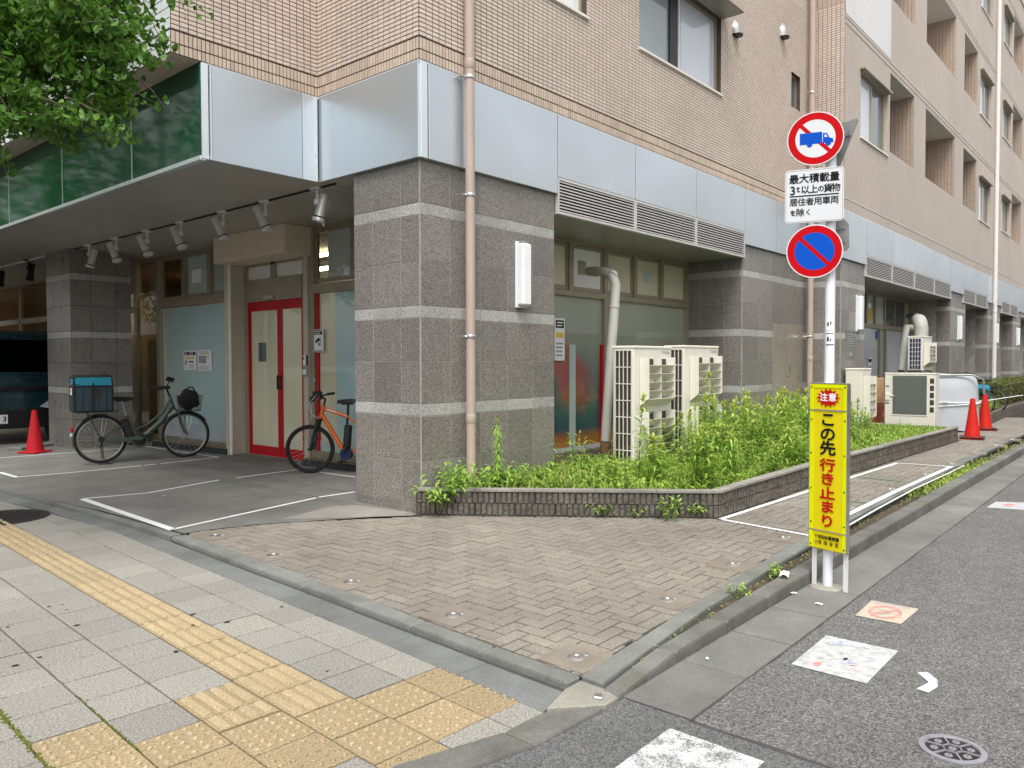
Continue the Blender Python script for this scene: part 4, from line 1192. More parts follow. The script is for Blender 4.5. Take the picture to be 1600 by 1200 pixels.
for H in HF:
    if H[4] < .5: continue
    m = MB(); m.box(H[0]-.05, H[1]+.05, Y2+1.195, Y2+1.25, H[2]-1, H[3]+.05, 0); m.box(H[0]-.05, H[1]+.05, Y2+.15, Y2+1.2, H[2]-.95, H[2]-.9, 0)
    m.box(H[0], H[1], Y2+.004, Y2+1.19, H[3]-.004, H[3]-.001, 1)
    m.add([(H[1]-.004, Y2+.004, H[2]), (H[1]-.004, Y2+1.19, H[2]), (H[1]-.004, Y2+1.19, H[3]), (H[1]-.004, Y2+.004, H[3])], [(0, 1, 2, 3)], 2)
    m.build('balcony', ['wall_cream', 'blind', 'tile_far_side'], wF)
    if H[1]-H[0] > 3: m = MB(); m.tube([(H[0]+1.1, Y2+.9, H[2]-.9), (H[0]+1.1, Y2+.9, H[3])], .06, 8); m.build('balcony_pipe', 'pipe_white', wF)
m = MB(); m.box(XF, 62, YF+.2, 14, 16.1, 16.3); m.box(62, 62.3, Y2, 14, -.1, 16.3); m.box(3.9, XF, 7.6, 26, 13.8, 14)
m.build('roof_slab', 'wall_cream', wF)
m = MB(); m.box(XS2-.04, 62.2, Y2-.04, Y2+.3, 16.1, 16.32); m.build('parapet', 'wall_cream', wF)

def window(face, plane, a0, a1, z0, z1, mats, depth=.07, fr=.035, frame='bronze_frame', split=None, sill=None, bottom=None):
    w = part('window')
    m = MB(); d0, d1 = depth, depth+.05
    fbox(m, face, plane, a0, a0+fr, z0, z1, d0, d1); fbox(m, face, plane, a1-fr, a1, z0, z1, d0, d1)
    fbox(m, face, plane, a0+fr, a1-fr, z0, z0+(bottom or fr), d0, d1); fbox(m, face, plane, a0+fr, a1-fr, z1-fr, z1, d0, d1)
    n = len(mats); sp = split or [a0+fr+(a1-a0-2*fr)*k/n for k in range(n+1)]
    for s in sp[1:-1]: fbox(m, face, plane, s-.028, s+.028, z0+(bottom or fr), z1-fr, d0-.004, d1)
    m.build('frame', frame, w)
    for k in range(n):
        m = MB(); fbox(m, face, plane, sp[k], sp[k+1], z0+fr*.5, z1-fr*.5, depth+.022+.008*(k % 2), depth+.028+.008*(k % 2)); m.build('pane', mats[k], w)
    if sill:
        m = MB(); fbox(m, face, plane, a0-.03, a1+.03, z0-.035, z0-.002, -.035, depth); m.build('sill', sill, w)
    return w
window('y', YF, 6.30, 8.12, 5.955, 7.6, ['film_blue', 'film_white'], sill='pipe_white', frame='bronze_frame')
w = window('y', YF, 9.385, 11.90, 5.96, 7.19, ['film_lace', 'film_pale'], sill='pipe_white', frame='bronze_frame', fr=.05)
m = MB(); m.box(10.60, 10.625, YF+.055, YF+.075, 6.0, 7.15); m.build('meeting_rail', 'white_plastic', w)
m = MB(); m.box(10.35, 10.58, YF+.062, YF+.09, 6.0, 7.15); m.build('screen_frame', 'black_metal', w)
hd = part('window_hood')
m = MB(); m.bbox(9.2, 12.0, YF-.36, YF+.01, 7.205, 7.40, .01); m.build('hood', 'pipe_beige', hd)
m = MB(); m.box(9.22, 11.98, YF-.34, YF-.002, 7.198, 7.203); m.build('hood_underside', 'soffit', hd)
window('y', YF, 14.92, 15.38, 6.53, 7.18, ['film_blue'], frame='bronze_frame')
for H in HF:
    if H[4] < .5: window('y', Y2, H[0], H[1], H[2], H[3], ['film_pale', 'film_blue'], sill='pipe_white', frame='bronze_frame', fr=.06)
    else: window('y', Y2+1.05, H[0]+.3, H[0]+min(1.9, H[1]-H[0]-.3), H[2]-.85, H[3]-.25, ['film_blue', 'film_blue'], frame='bronze_frame')
for H in HF:
    if H[4] < .5: m = MB(); m.box(H[0]-.06, H[1]+.06, Y2-.10, Y2+.02, H[3]-.01, H[3]+.03); m.build('window_hood', 'bronze_frame', wF)

# window wall of the first recess -------------------------------------------------------
def framebars(m, face, plane, bars, d0=-.03, d1=.05):
    for a0, a1, z0, z1, *k in bars: fbox(m, face, plane, a0, a1, z0, z1, d0-(k[0] if k else 0), d1)
rw = part('window_wall')
m = MB()
bars = [(7.5, 12.9, 3.36, 3.41), (7.5, 12.9, 2.58, 2.66, .02)]
vx = [7.52, 8.35, 9.28, 10.20, 11.07, 11.95, 12.87]
for x in vx: bars.append((x-.045, x+.045, 2.66, 3.36, .015))
bars += [(7.5, 12.9, .20, .27, .02), (10.15, 10.31, .27, 2.58, .02), (12.80, 12.9, .27, 2.58, .02)]
framebars(m, 'y', YW, bars); m.build('frame', 'bronze_frame', rw)
for a, b, mt in zip(vx, vx[1:], ['film_cream', 'film_cream', 'film_white', 'film_cream', 'film_cream', 'film_cream']):
    m = MB(); framebars(m, 'y', YW, [(a+.05, a+.10, 2.67, 3.35), (b-.10, b-.05, 2.67, 3.35), (a+.10, b-.10, 2.67, 2.73), (a+.10, b-.10, 3.30, 3.35)], -.015, .03); m.build('sash', 'bronze_frame', rw)
    m = MB(); fbox(m, 'y', YW, a+.10, b-.10, 2.73, 3.30, .0, .008); m.build('pane', mt, rw)
m = MB(); fbox(m, 'y', YW, 9.50, 9.70, 2.92, 3.13, -.012, -.002); m.build('vent_plate', 'bronze_frame', rw)
m = MB(); fbox(m, 'y', YW, 11.36, 11.62, 2.95, 3.15, -.006, -.001); m.build('notice', 'film_teal_pale', rw)
for a, b in ((7.55, 10.15), (10.31, 12.80)):
    m = MB(); fbox(m, 'y', YW, a, b, .27, 2.58, .01, .02); m.build('pane', 'frosted_print', rw)
m = MB(); fbox(m, 'y', YW, 9.29, 9.44, .27, 1.86, -.004, .008); m.build('film_strip', 'film_teal_pale', rw)
m = MB(); fbox(m, 'y', YW, 10.10, 10.148, .3, 1.87, -.03, .012); m.build('red_trim', 'red_paint', rw)
m = MB(); fbox(m, 'y', YW, 8.4, 10.14, .272, .33, -.006, .008); m.build('film_strip', 'film_pale', rw)
m = MB(); m.box(7.5, 12.92, YW-.03, YW+.3, -.1, .20); m.build('sill_wall', 'gutter_slab', rw)
# window wall of the second recess
rw = part('window_wall'); Y6 = 6.22
m = MB()
vx = [17.6, 19.3, 21.4, 22.15, 23.05, 24.0, 25.0, 25.7]
bars = [(17.5, 25.8, 3.34, 3.42), (17.5, 25.8, 2.48, 2.60, .02)]+[(x-.06, x+.06, 2.6, 3.34, .015) for x in vx]+[(x-.07, x+.07, .1, 2.48, .02) for x in (17.6, 20.9, 22.6, 23.15, 25.0, 25.7)]
framebars(m, 'y', Y6, bars); m.build('frame', 'bronze_frame', rw)
for a, b, mt in zip(vx, vx[1:], ['film_blue', 'film_blue', 'film_teal_pale', 'film_white', 'film_blue', 'film_blue', 'film_cream']):
    m = MB(); fbox(m, 'y', Y6, a+.06, b-.06, 2.6, 3.34, .0, .008); m.build('pane', mt, rw)
m = MB(); fbox(m, 'y', Y6, 21.5, 21.95, 2.66, 3.0, -.01, -.002); m.build('yellow_notice', 'ink_yellow', rw)
for a, b, mt in ((17.67, 20.83, 'film_pale'), (20.97, 22.53, 'film_pale'), (22.67, 23.08, 'film_greygreen'), (23.22, 24.93, 'film_pale'), (25.07, 25.63, 'film_greygreen')):
    m = MB(); fbox(m, 'y', Y6, a, b, .1, 2.48, .0, .01); m.build('pane', mt, rw)
m = MB(); fbox(m, 'y', Y6, 22.30, 22.45, 2.2, 2.42, -.01, -.002); m.build('blue_label', 'sign_blue', rw)
m = MB(); m.box(27.7, 62, 6.22, 6.3, -.1, 3.6); m.build('recess_wall', 'duct', rw)

# shop front on the main street -------------------------------------------------------
sf = part('shop_front')
m = MB()
bars = [(8.0, 26, 3.60, 3.66), (12.10, 14.97, 2.66, 2.80, .03), (8.3, 9.97, 2.64, 2.78, .03), (14.90, 15.02, .08, 3.60, .04), (12.10, 14.9, .08, .20, .0), (8.3, 9.95, .08, .27, .01), (9.88, 10.05, .09, 3.6, .02),
        (15.02, 26, .08, .2), (15.95, 16.10, .2, 3.6), (18.0, 18.12, .2, 3.6), (16.1, 26, 2.62, 2.75), (20.4, 20.5, .2, 3.6), (22.8, 22.9, .2, 3.6)]
for y in (13.97, 13.02, 8.92): bars.append((y-.07, y+.07, 2.8, 3.6, .015))
for y in (17.05, 19.2): bars.append((y-.06, y+.06, 2.75, 3.6))
framebars(m, 'x', XS, bars); m.build('frame', 'bronze_frame', sf)
for a, b, mt in ((14.04, 14.9, 'glass_tint'), (13.09, 13.90, 'film_teal_pale'), (12.1, 12.95, 'film_greygreen'), (8.99, 9.88, 'film_greygreen'), (8.3, 8.85, 'film_greygreen')):
    m = MB(); framebars(m, 'x', XS, [(a, a+.05, 2.80, 3.6), (b-.05, b, 2.80, 3.6), (a+.05, b-.05, 2.80, 2.86), (a+.05, b-.05, 3.54, 3.6)], -.012, .03); m.build('sash', 'bronze_frame', sf)
    m = MB()
    if mt == 'film_greygreen' and a == 8.99:
        fbox(m, 'x', XS, a+.05, 9.58, 2.86, 3.54, .0, .008); m.build('pane', mt, sf); m = MB(); fbox(m, 'x', XS, 9.584, b-.05, 2.86, 3.54, .0, .008); m.build('pane', 'glass_clear', sf)
    else: fbox(m, 'x', XS, a+.05, b-.05, 2.86, 3.54, .0, .008); m.build('pane', mt, sf)
for a, b, mt in ((12.12, 14.20, 'film_teal'), (14.204, 14.88, 'film_teal_pale'), (15.02, 15.95, 'glass_clear'), (16.1, 18.0, 'glass_clear'), (18.12, 20.4, 'glass_clear'), (20.5, 22.8, 'glass_clear')):
    z1 = 3.6 if mt == 'glass_clear' and a < 16 else 2.64
    m = MB(); fbox(m, 'x', XS, a, b, .2, z1, .0, .008); m.build('pane', mt, sf)
for a, b in ((16.1, 17.0), (17.1, 18.0), (18.12, 19.15), (19.25, 20.4), (20.5, 22.8)):
    m = MB(); fbox(m, 'x', XS, a, b, 2.75, 3.6, .0, .008); m.build('pane', 'glass_clear', sf)
m = MB(); fbox(m, 'x', XS, 12.12, 14.88, .22, .38, -.006, -.001); m.build('film_strip', 'film_pale', sf)
m = MB(); fbox(m, 'x', XS, 8.3, 9.40, .3, 2.64, .0, .008); m.build('pane', 'film_teal', sf)
m = MB(); fbox(m, 'x', XS, 9.404, 9.80, .3, 2.64, .0, .008); m.build('pane', 'film_cream', sf)
m = MB(); fbox(m, 'x', XS, 9.80, 9.86, .27, 2.64, -.03, .02); m.build('red_trim', 'red_paint', sf)
m = MB(); fbox(m, 'x', XS, 8.3, 9.8, .27, .42, -.008, -.002); m.build('film_strip', 'film_teal_pale', sf)
m = MB(); m.box(XS-.04, 7.3, 8.0, 26, -.05, .085); m.build('plinth', 'soffit_dark', sf)
# entrance
en = part('entrance')
m = MB(); m.bbox(6.44, XS-.001, 9.93, 11.98, 3.215, ZB-.003, .006); m.build('header_box', 'beige_box', en)
m = MB(); m.box(6.62, XS-.03, 11.88, 11.98, .06, 3.212); m.build('side_post', 'beige_frame', en); m = MB(); m.box(6.86, XS-.03, 9.99, 10.09, .06, 3.212); m.build('side_post', 'beige_frame', en)
m = MB(); m.box(6.63, 6.66, 11.84, 11.879, .06, 3.21); m.build('post_edge', 'white_plastic', en)
m = MB(); framebars(m, 'x', XS, [(11.78, 11.88, .08, 3.22), (10.09, 10.20, .08, 3.22), (10.20, 11.78, 2.60, 2.96, .02), (10.94, 11.08, 2.96, 3.22), (10.20, 11.78, 3.18, 3.22)]); m.build('frame', 'bronze_frame', en)
for a, b in ((11.08, 11.78), (10.20, 10.94)):
    m = MB(); fbox(m, 'x', XS, a, b, 2.96, 3.18, .0, .008); m.build('pane', 'film_white', en)
m = MB(); m.bbox(6.86, 6.90, 10.95, 11.2, 2.62, 2.68, .008); m.build('door_sensor', 'beige_frame', en)
dr = part('door')
m = MB(); framebars(m, 'x', XS, [(11.75, 11.78, .085, 2.60), (10.20, 10.23, .085, 2.60), (10.23, 11.75, 2.53, 2.60), (10.23, 11.75, .085, .10)], -.02, .05); m.build('door_frame', 'red_paint', dr)
for a, b, wa, wb_ in ((10.86, 11.75, .075, .035), (10.23, 10.855, .035, .06)):
    m = MB()
    framebars(m, 'x', XS, [(a, a+wa, .10, 2.53), (b-wb_, b, .10, 2.53), (a+wa, b-wb_, 2.45, 2.53), (a+wa, b-wb_, .10, .24)], -.01, .03); m.build('door_leaf', 'red_paint', dr)
    m = MB(); fbox(m, 'x', XS, a+wa, b-wb_, .24, 2.45, .004, .012); m.build('pane', 'film_frost', dr)
m = MB(); fbox(m, 'x', XS, 11.28, 11.50, 1.62, 1.93, -.004, .002); m.build('window_patch', 'film_blue', dr)
m = MB(); fbox(m, 'x', XS, 10.885, 10.905, 1.18, 1.40, -.05, -.03); fbox(m, 'x', XS, 10.885, 10.905, 1.19, 1.21, -.03, -.008); fbox(m, 'x', XS, 10.885, 10.905, 1.37, 1.39, -.03, -.008)
fbox(m, 'x', XS, 10.81, 10.83, 1.18, 1.40, -.05, -.03); fbox(m, 'x', XS, 10.81, 10.83, 1.19, 1.21, -.03, -.008); fbox(m, 'x', XS, 10.81, 10.83, 1.37, 1.39, -.03, -.008)
m.build('handle', 'black_metal', dr)
# rooms behind the glass
rm = part('shop_interior')
m = MB(); m.box(7.3, 10, 8.0, 30, .06, .08, 1); m.box(9.9, 10, 14.0, 30, .08, 3.7, 0); m.box(7.3, 9.9, 8.0, 8.1, .08, 3.7, 0); m.box(9.2, 9.3, 8.1, 14, .08, 3.7, 2); m.box(6.98, 10, 29.8, 30, .08, 3.7, 0); m.box(7.1, 10, 8.0, 30, 3.6, 3.64, 0)
m.build('room_shell', ['interior_wall', 'wood_dark', 'interior_white'], rm)
m = MB(); m.box(7.6, 8.4, 14.3, 17, .08, 2.1); m.build('cupboard', 'wood', rm)
m = MB(); m.box(8.8, 9.85, 17.2, 18.4, .08, 2.3); m.box(8.9, 9.8, 19.6, 21, .08, 1.5); m.build('counter', 'wood', rm)
m = MB(); m.bbox(7.35, 7.45, 14.9, 15.6, 2.35, 2.9, .02); m.build('hanging_panel', 'blind_white', rm)
m = MB(); m.box(8.0, 8.06, 14.15, 14.6, 3.0, 3.5); m.build('wall_picture', 'blind', rm)
for px, py, ln in ((505, 398, .7), (503, 420, .7)):
    q = onX(px, py, 8.3); m = MB(); m.box(8.27, 8.33, q.y-.35, q.y+.6, q.z-.03, q.z+.03); m.build('interior_tube_or_added_glow', 'tube_light', rm)
for y in (14.5, 17.2, 23.6):  # added glow discs that fill the rooms with warm light, unlike the tubes above
    m = MB(); m.lathe([(.22, 0), (.20, .05), (.02, .06)], 16, mat=Matrix.Translation((8.9, y, 3.53))); m.build('interior_tube_or_added_glow', 'warm_fill', rm)

# ================================================================ FIXTURES on the building
def downpipe(x, y, z0, z1, r, mat, joints, clamps, label, parent_dir=1):
    t = thing('downpipe', label, 'pipe', (x, y, z0))
    m = MB(); m.tube([(0, 0, 0), (0, 0, z1-z0)], r, 16); m.build('pipe', mat, t, True)
    for z in joints: m = MB(); m.lathe([(r+.003, -.09), (r+.005, -.085), (r+.005, .0), (r+.003, .005)], 16, mat=Matrix.Translation((0, 0, z-z0))); m.build('coupling', mat, t, True)
    for z in clamps:
        m = MB(); m.lathe([(r+.004, -.018), (r+.007, -.014), (r+.007, .014), (r+.004, .018)], 16, mat=Matrix.Translation((0, 0, z-z0)))
        m.tube([(-r, .02, z-z0), (-r-.05, .02, z-z0)], .012, 6); m.tube([(-r-.045, 0, z-z0), (-r-.045, .10, z-z0)], .009, 6); m.build('clamp', 'steel', t, True)
    return t
downpipe(5.90, 5.655, .18, 8.4, .050, 'pipe_beige', [1.05, 4.75], [4.57, 3.35, 1.87], 'beige downpipe on the corner granite pillar, standing in weeds')
downpipe(15.72, 5.62, .2, 12, .058, 'pipe_beige', [1.7], [6.95, 2.1], 'beige downpipe in the wall corner behind the round signs')
downpipe(32.15, 4.98, .1, 16.0, .07, 'pipe_white', [3.4], [], 'pale downpipe on the far tiled wall')
def wall_lamp(x, y, z, label):
    t = thing('wall_lamp', label, 'wall lamp', (x, y, z), 0, 'white tube lamps on the pillars')
    m = MB(); m.bbox(-.085, .085, -.03, .0, -.38, .38, .006); m.build('backplate', 'white_plastic', t)
    m = MB(); m.bbox(-.075, .085, -.12, -.03, -.355, .355, .02); m.build('diffuser', 'lamp_white', t)
    m = MB(); m.bbox(-.05, .05, -.09, -.01, .356, .385, .005); m.bbox(-.05, .05, -.09, -.01, -.385, -.356, .005); m.build('end_cap', 'steel_grey', t)
wall_lamp(6.86, 5.79, 2.605, 'long white tube lamp on the corner granite pillar')
wall_lamp(16.95, YP2, 2.60, 'white tube lamp on the granite beside the signpost')
wall_lamp(26.7, YP2, 2.60, 'white tube lamp on the pillar past the air conditioners')
wall_lamp(33.0, YP2, 2.60, 'white tube lamp on the pillar with the pale downpipe')
wall_lamp(38.0, YP2, 2.60, 'white tube lamp at the right edge of the photo')
# ceiling spotlights
def spot(name, y, rz, tilt, label, mat='spot_silver', x=5.41, g='silver spotlights under the canopy'):
    t = thing('spotlight', label, 'spotlight', (x, y, ZB), rz, g)
    m = MB(); m.lathe([(.085, -.028), (.088, -.022), (.088, -.003), (.06, .0)], 18); m.build('base_plate', mat, t, True)
    m = MB(); m.tube([(0, 0, -.03), (0, 0, -.14)], .02, 8); m.bbox(-.03, .03, -.035, .035, -.20, -.13, .01); m.build('arm', mat, t, True)
    T = Matrix.Translation((0, -.055, -.21)) @ Matrix.Rotation(tilt, 4, 'X')
    m = MB(); m.lathe([(.052, .14), (.056, .13), (.056, -.02), (.060, -.03), (.060, -.12), (.066, -.13), (.066, -.145)], 20, mat=T); m.build('lamp_head', mat, t, True)
    m = MB(); m.lathe([(.072, -.145), (.076, -.150), (.076, -.185), (.070, -.19), (.066, -.16), (.0, -.155)], 20, mat=T, cap=False); m.build('lens_ring', mat, t, True); m = MB(); m.lathe([(.0655, -.128), (.0685, -.130), (.0685, -.143), (.066, -.146)], 20, mat=T, cap=False); m.build('lens_seal', 'black_metal', t, True)
    return t
for y, rz, ti, lb in ((14.29, .707, .30, 'silver spotlight farthest left, hung in front of the dark pillar'), (13.19, 3.85, .40, 'second silver spotlight from the dark pillar'), (12.07, 3.85, .42, 'silver spotlight third from the dark pillar'), (10.98, 3.85, .42, 'silver spotlight hung left of the beige box'), (9.79, 3.85, .42, 'silver spotlight hung right above the beige box'), (8.75, 3.85, .45, 'silver spotlight between the beige box and the corner')):
    spot('spotlight', y, rz, ti, lb)
t = spot('spotlight', 7.66, .707, .25, 'silver spotlight nearest the granite corner, with a loose cable')
m = MB(); m.tube([(.02, .0, -.02), (.06, .03, -.10), (.09, -.02, -.25), (.03, -.06, -.40), (.02, -.07, -.44)], .010, 6); m.build('cable', 'white_plastic', t, True)
spot('spotlight', 17.2, 2.0, .2, 'small black spotlight beside the pillar, above the truck', 'black_metal', 5.38, 'black spotlights above the truck'); spot('spotlight', 19.0, 2.0, .2, 'small black spotlight at the left edge, above the truck', 'black_metal', 5.38, 'black spotlights above the truck')
# vents high on the wall
for x, z, lb in ((12.40, 7.20, 'round grey vent hood beside the large window'), (14.43, 7.80, 'round grey vent hood above the small window')):
    t = thing('vent_hood', lb, 'vent', (x, YF, z), 0, 'grey vent hoods on the tiled wall')
    m = MB(); n = 12; vs = []
    for j in range(7):
        f = j/6; r = .10*math.cos(max(0, f-.35)/.65*PI/2*.95)+.005
        for k in range(n+1):
            a = PI*k/n; vs.append((r*math.cos(a), -r*math.sin(a)*1.1, -.13+.26*f))
    fs = [(j*(n+1)+k, j*(n+1)+k+1, (j+1)*(n+1)+k+1, (j+1)*(n+1)+k) for j in range(6) for k in range(n)]
    m.add(vs, fs); m.build('hood', 'steel_grey', t, True)
    m = MB(); m.lathe([(.09, -.13), (.085, -.16)], 12, mat=Matrix.Translation((0, -.06, 0))); m.build('mesh_base', 'black_metal', t)
# notices and small fittings on the shop front
def poster(label, y, z, w, h, items, plane=XS, face='x', cat='poster', mat='paper', d=.014, name='poster'):
    loc = (plane-d, y, z) if face == 'x' else (y, plane-d, z)
    t = thing(name, label, cat, loc, -PI/2 if face == 'x' else 0)
    m = MB(); m.bbox(-w/2, w/2, -.004, .004, -h/2, h/2, .001); m.build('board', mat, t)
    for nm, mt, kind, *a in items:
        m = MB()
        if kind == 'rect': x0, x1, z0, z1 = a; m.add([(x0*w, -.006, z0*h), (x1*w, -.006, z0*h), (x1*w, -.006, z1*h), (x0*w, -.006, z1*h)], [(0, 1, 2, 3)])
        elif kind == 'text': put_text(m, a[0], a[1], a[2]*w, a[3]*h, -.008, a[4] if len(a) > 4 else .0)
        elif kind == 'poly': m.add([(x*w, -.0075, z*h) for x, z in a[0]], [tuple(range(len(a[0])))])
        elif kind == 'ring': disc_mb(m, a[2], a[3], a[0]*w, a[1]*h, -.007, 24)
        elif kind == 'lines':
            x0, x1, z0, z1, n = a
            for k in range(n):
                z_ = z1-(z1-z0)*(k+.5)/n; e = random.uniform(.75, 1); hh = (z1-z0)/n*.22
                m.add([(x0*w, -.0075, (z_-hh)*h), ((x0+(x1-x0)*e)*w, -.0075, (z_-hh)*h), ((x0+(x1-x0)*e)*w, -.0075, (z_+hh)*h), (x0*w, -.0075, (z_+hh)*h)], [(0, 1, 2, 3)])
        m.build(nm, mt, t)
    return t
poster('white bicycle parking notice with black heading, on the teal window', 13.81, 1.65, .48, .36, [('heading', 'ink', 'rect', -.44, .44, .26, .43), ('heading_print', 'ink_white', 'lines', -.06, .40, .28, .41, 2), ('heading_print', 'ink_white', 'lines', -.40, -.14, .28, .41, 2), ('yellow_bar', 'ink_yellow', 'rect', -.34, .34, .07, .16),
    ('letter', 'ink', 'text', 'P', .13, -.28, -.17, .004), ('ring', 'ink_grey', 'ring', -.28, -.18, .075, .080), ('print', 'ink', 'lines', -.05, .36, -.16, .0, 1), ('print', 'ink_grey', 'lines', -.05, .40, -.44, -.2, 4)])
poster('white map notice with grey plan and yellow marks, on the teal window', 13.26, 1.645, .50, .38, [('plan', 'ink_grey', 'rect', -.42, .12, -.12, .22), ('print', 'ink_grey', 'lines', -.36, .38, .28, .44, 2), ('mark', 'ink_yellow', 'rect', .15, .28, .14, .22), ('mark', 'ink_yellow', 'rect', -.2, -.1, -.22, -.15), ('mark', 'ink_yellow', 'rect', .02, .1, -.22, -.15), ('figure', 'ink', 'poly', [(-.1, -.12), (.0, -.12), (-.05, .0)]), ('print', 'ink_grey', 'lines', -.4, .4, -.44, -.27, 3)])
poster('plain white sheet taped inside the upper teal window', 13.51, 3.175, .34, .25, [('tape', 'ink_grey', 'rect', -.05, .05, .42, .46)], mat='ink_white')
t = poster('white security camera notice beside the red door', 9.775, 1.925, .25, .34, [('band', 'ink', 'rect', -.42, .42, .28, .40), ('band', 'ink', 'rect', -.40, .40, .43, .47), ('band', 'ink', 'rect', -.40, .40, -.46, -.42), ('print', 'ink_white', 'lines', -.36, .36, .30, .38, 1),
    ('camera', 'ink', 'poly', [(-.30, -.02), (-.22, -.10), (.16, .04), (.10, .14), (-.02, .12)]), ('camera', 'ink', 'poly', [(.16, -.22), (.22, -.22), (.22, .14), (.16, .14)]), ('camera', 'ink', 'poly', [(-.02, -.08), (.04, -.05), (.08, -.16), (.16, -.16), (.16, -.20), (.02, -.20)])], d=.045, name='notice', cat='notice')
poster('white notice with black and orange bars on the first recess window', 9.02, 1.93, .24, .62, [('band', 'ink', 'rect', -.4, .4, .27, .45), ('print', 'ink_white', 'lines', -.3, .3, .29, .43, 2), ('bar', 'ink_yellow', 'rect', -.4, .4, .04, .16), ('print', 'ink_grey', 'lines', -.4, .4, -.42, -.05, 4)], YW, 'y', 'notice', name='notice', d=.02)
poster('pale translucent notice sheet on the granite behind the signpost', 16.55, 1.95, .62, .56, [('print', 'ink_grey', 'lines', -.38, .38, -.1, .40, 6), ('print', 'ink_grey', 'rect', -.12, .15, -.42, -.3)], YP2, 'y', 'notice', 'gutter_slab', .004, name='notice')
poster('white security notice on the grey door of the second recess', 21.75, 1.45, .3, .5, [('band', 'ink', 'rect', -.42, .42, .25, .42), ('camera', 'ink', 'poly', [(-.2, -.05), (.1, .1), (.2, 0), (-.1, -.12)]), ('band', 'ink', 'rect', -.42, .42, -.44, -.34)], Y6, 'y', 'notice', name='notice', d=.02)
t = thing('intercom', 'small silver intercom beside the red door, above the card reader', 'intercom', (6.86, 10.035, 1.635), -PI/2)
m = MB(); m.bbox(-.035, .035, -.035, 0, -.075, .075, .006); m.build('body', 'white_plastic', t)
m = MB(); m.bbox(-.02, .005, -.04, -.034, .01, .05, .002); m.build('lens', 'black_plastic', t)
m = MB(); m.bbox(.036, .05, -.03, 0, -.075, .075, .003); m.build('side_plate', 'black_plastic', t)
t = thing('card_reader', 'small grey card reader with screen beside the red door, below the intercom', 'card reader', (6.86, 10.035, 1.465), -PI/2)
m = MB(); m.bbox(-.05, .05, -.035, 0, -.07, .07, .008); m.build('body', 'steel_grey', t)
m = MB(); m.bbox(-.032, .032, -.040, -.034, -.04, .035, .002); m.build('face', 'ink_white', t)
m = MB(); m.add([(-.03, -.0405, .04), (.03, -.0405, .04), (.03, -.0405, .052), (-.03, -.0405, .052)], [(0, 1, 2, 3)]); m.build('screen', 'black_plastic', t)
# wheel stops
for x0, y0, x1, y1, lb in ((6.50, 14.3, 6.66, 11.95, 'dark wheel stop with yellow top edge beneath the teal window'), (6.70, 9.85, 6.80, 8.1, 'dark wheel stop with yellow top edge behind the orange bicycle')):
    L = math.hypot(x1-x0, y1-y0); t = thing('wheel_stop', lb, 'wheel stop', ((x0+x1)/2, (y0+y1)/2, zp(6.6)), math.atan2(y1-y0, x1-x0), 'dark wheel stops')
    m = MB(); m.add([(-L/2, -.08, 0), (L/2, -.08, 0), (L/2, .08, 0), (-L/2, .08, 0), (-L/2+.01, -.05, .10), (L/2-.01, -.05, .10), (L/2-.01, .05, .10), (-L/2+.01, .05, .10)], [(0, 1, 5, 4), (1, 2, 6, 5), (2, 3, 7, 6), (3, 0, 4, 7), (4, 5, 6, 7)]); m.build('bar', 'wheelstop_dark', t)
    m = MB(); m.box(-L/2+.02, L/2-.02, -.055, -.035, .0985, .103); m.build('yellow_edge', 'stop_yellow', t)
# ================================================================ SIGN POST
PX, PY = 5.595, 1.863
TH = math.radians(-71.5)
sp = thing('sign_post', 'white signpost carrying two round red rimmed traffic signs and a text plate', 'signpost', (PX, PY, 0), TH)
m = MB(); m.tube([(0, 0, -.02), (0, 0, 3.22)], .034, 18); m.lathe([(.037, 3.22), (.036, 3.235), (.0, 3.245)], 18, cap=False); m.build('pole', 'pole_white', sp, True)
m = MB(); m.lathe([(.12, -.004), (.10, .004), (.06, .008), (.035, .010)], 16, cap=False); m.build('footing', 'mortar_pale', sp)
OX = -.105
def round_sign(name, zc, r=.19):
    t = bpy.data.objects.new(name, None); COL.objects.link(t); t.parent = sp; t.location = (OX, -.06, zc); t.rotation_euler = (0, 0, 0)
    m = MB(); m.lathe([(r-.004, -.006), (r, -.003), (r, .004), (r-.004, .006)], 56, mat=Matrix.Rotation(PI/2, 4, 'X')); m.build('disc', 'sign_back', t)
    m = MB(); disc_mb(m, r-.008, r-.001, 0, 0, -.0072, 64); m.build('white_rim', 'sign_white', t)
    m = MB(); disc_mb(m, .70*r, r-.008, 0, 0, -.0074, 64); m.build('red_ring', 'sign_red', t)
    return t
RS = .1865
t = round_sign('no_trucks_sign', 3.152, RS)
m = MB(); disc_mb(m, 0, .702*RS, 0, 0, -.0072, 56); m.build('white_face', 'sign_white', t)
def bar(t, r, w, y, mat, name='red_bar', a=-PI/4, u0=-1, u1=1):
    m = MB(); d = Vector((math.cos(a), math.sin(a))); n = Vector((-d.y, d.x))*w/2
    q = [d*r*u0-n, d*r*u1-n, d*r*u1+n, d*r*u0+n]; m.add([(p.x, y, p.y) for p in q], [(0, 1, 2, 3)]); m.build(name, mat, t)
bar(t, .715*RS, .026, -.0080, 'sign_red')
s = RS*.66/100
m = MB()
def tp(pts, y=-.0086): m.add([(x*s, y, z*s) for x, z in pts], [tuple(range(len(pts)))])
tp([(-82, -30), (-82, 34), (36, 34), (36, -30)])                                  # box body
tp([(40, -30), (40, 26), (62, 24), (74, -2), (92, -8), (96, -30)])                 # cab
for wx in (-30, 68):
    disc_mb(m, 0, 15*s, wx*s, -32*s, -.0088, 20)
m.build('truck_symbol', 'sign_blue', t)
m = MB(); tp([(48, 2), (48, 17), (57, 16), (65, 2)], -.0092); m.build('cab_window', 'sign_white', t)
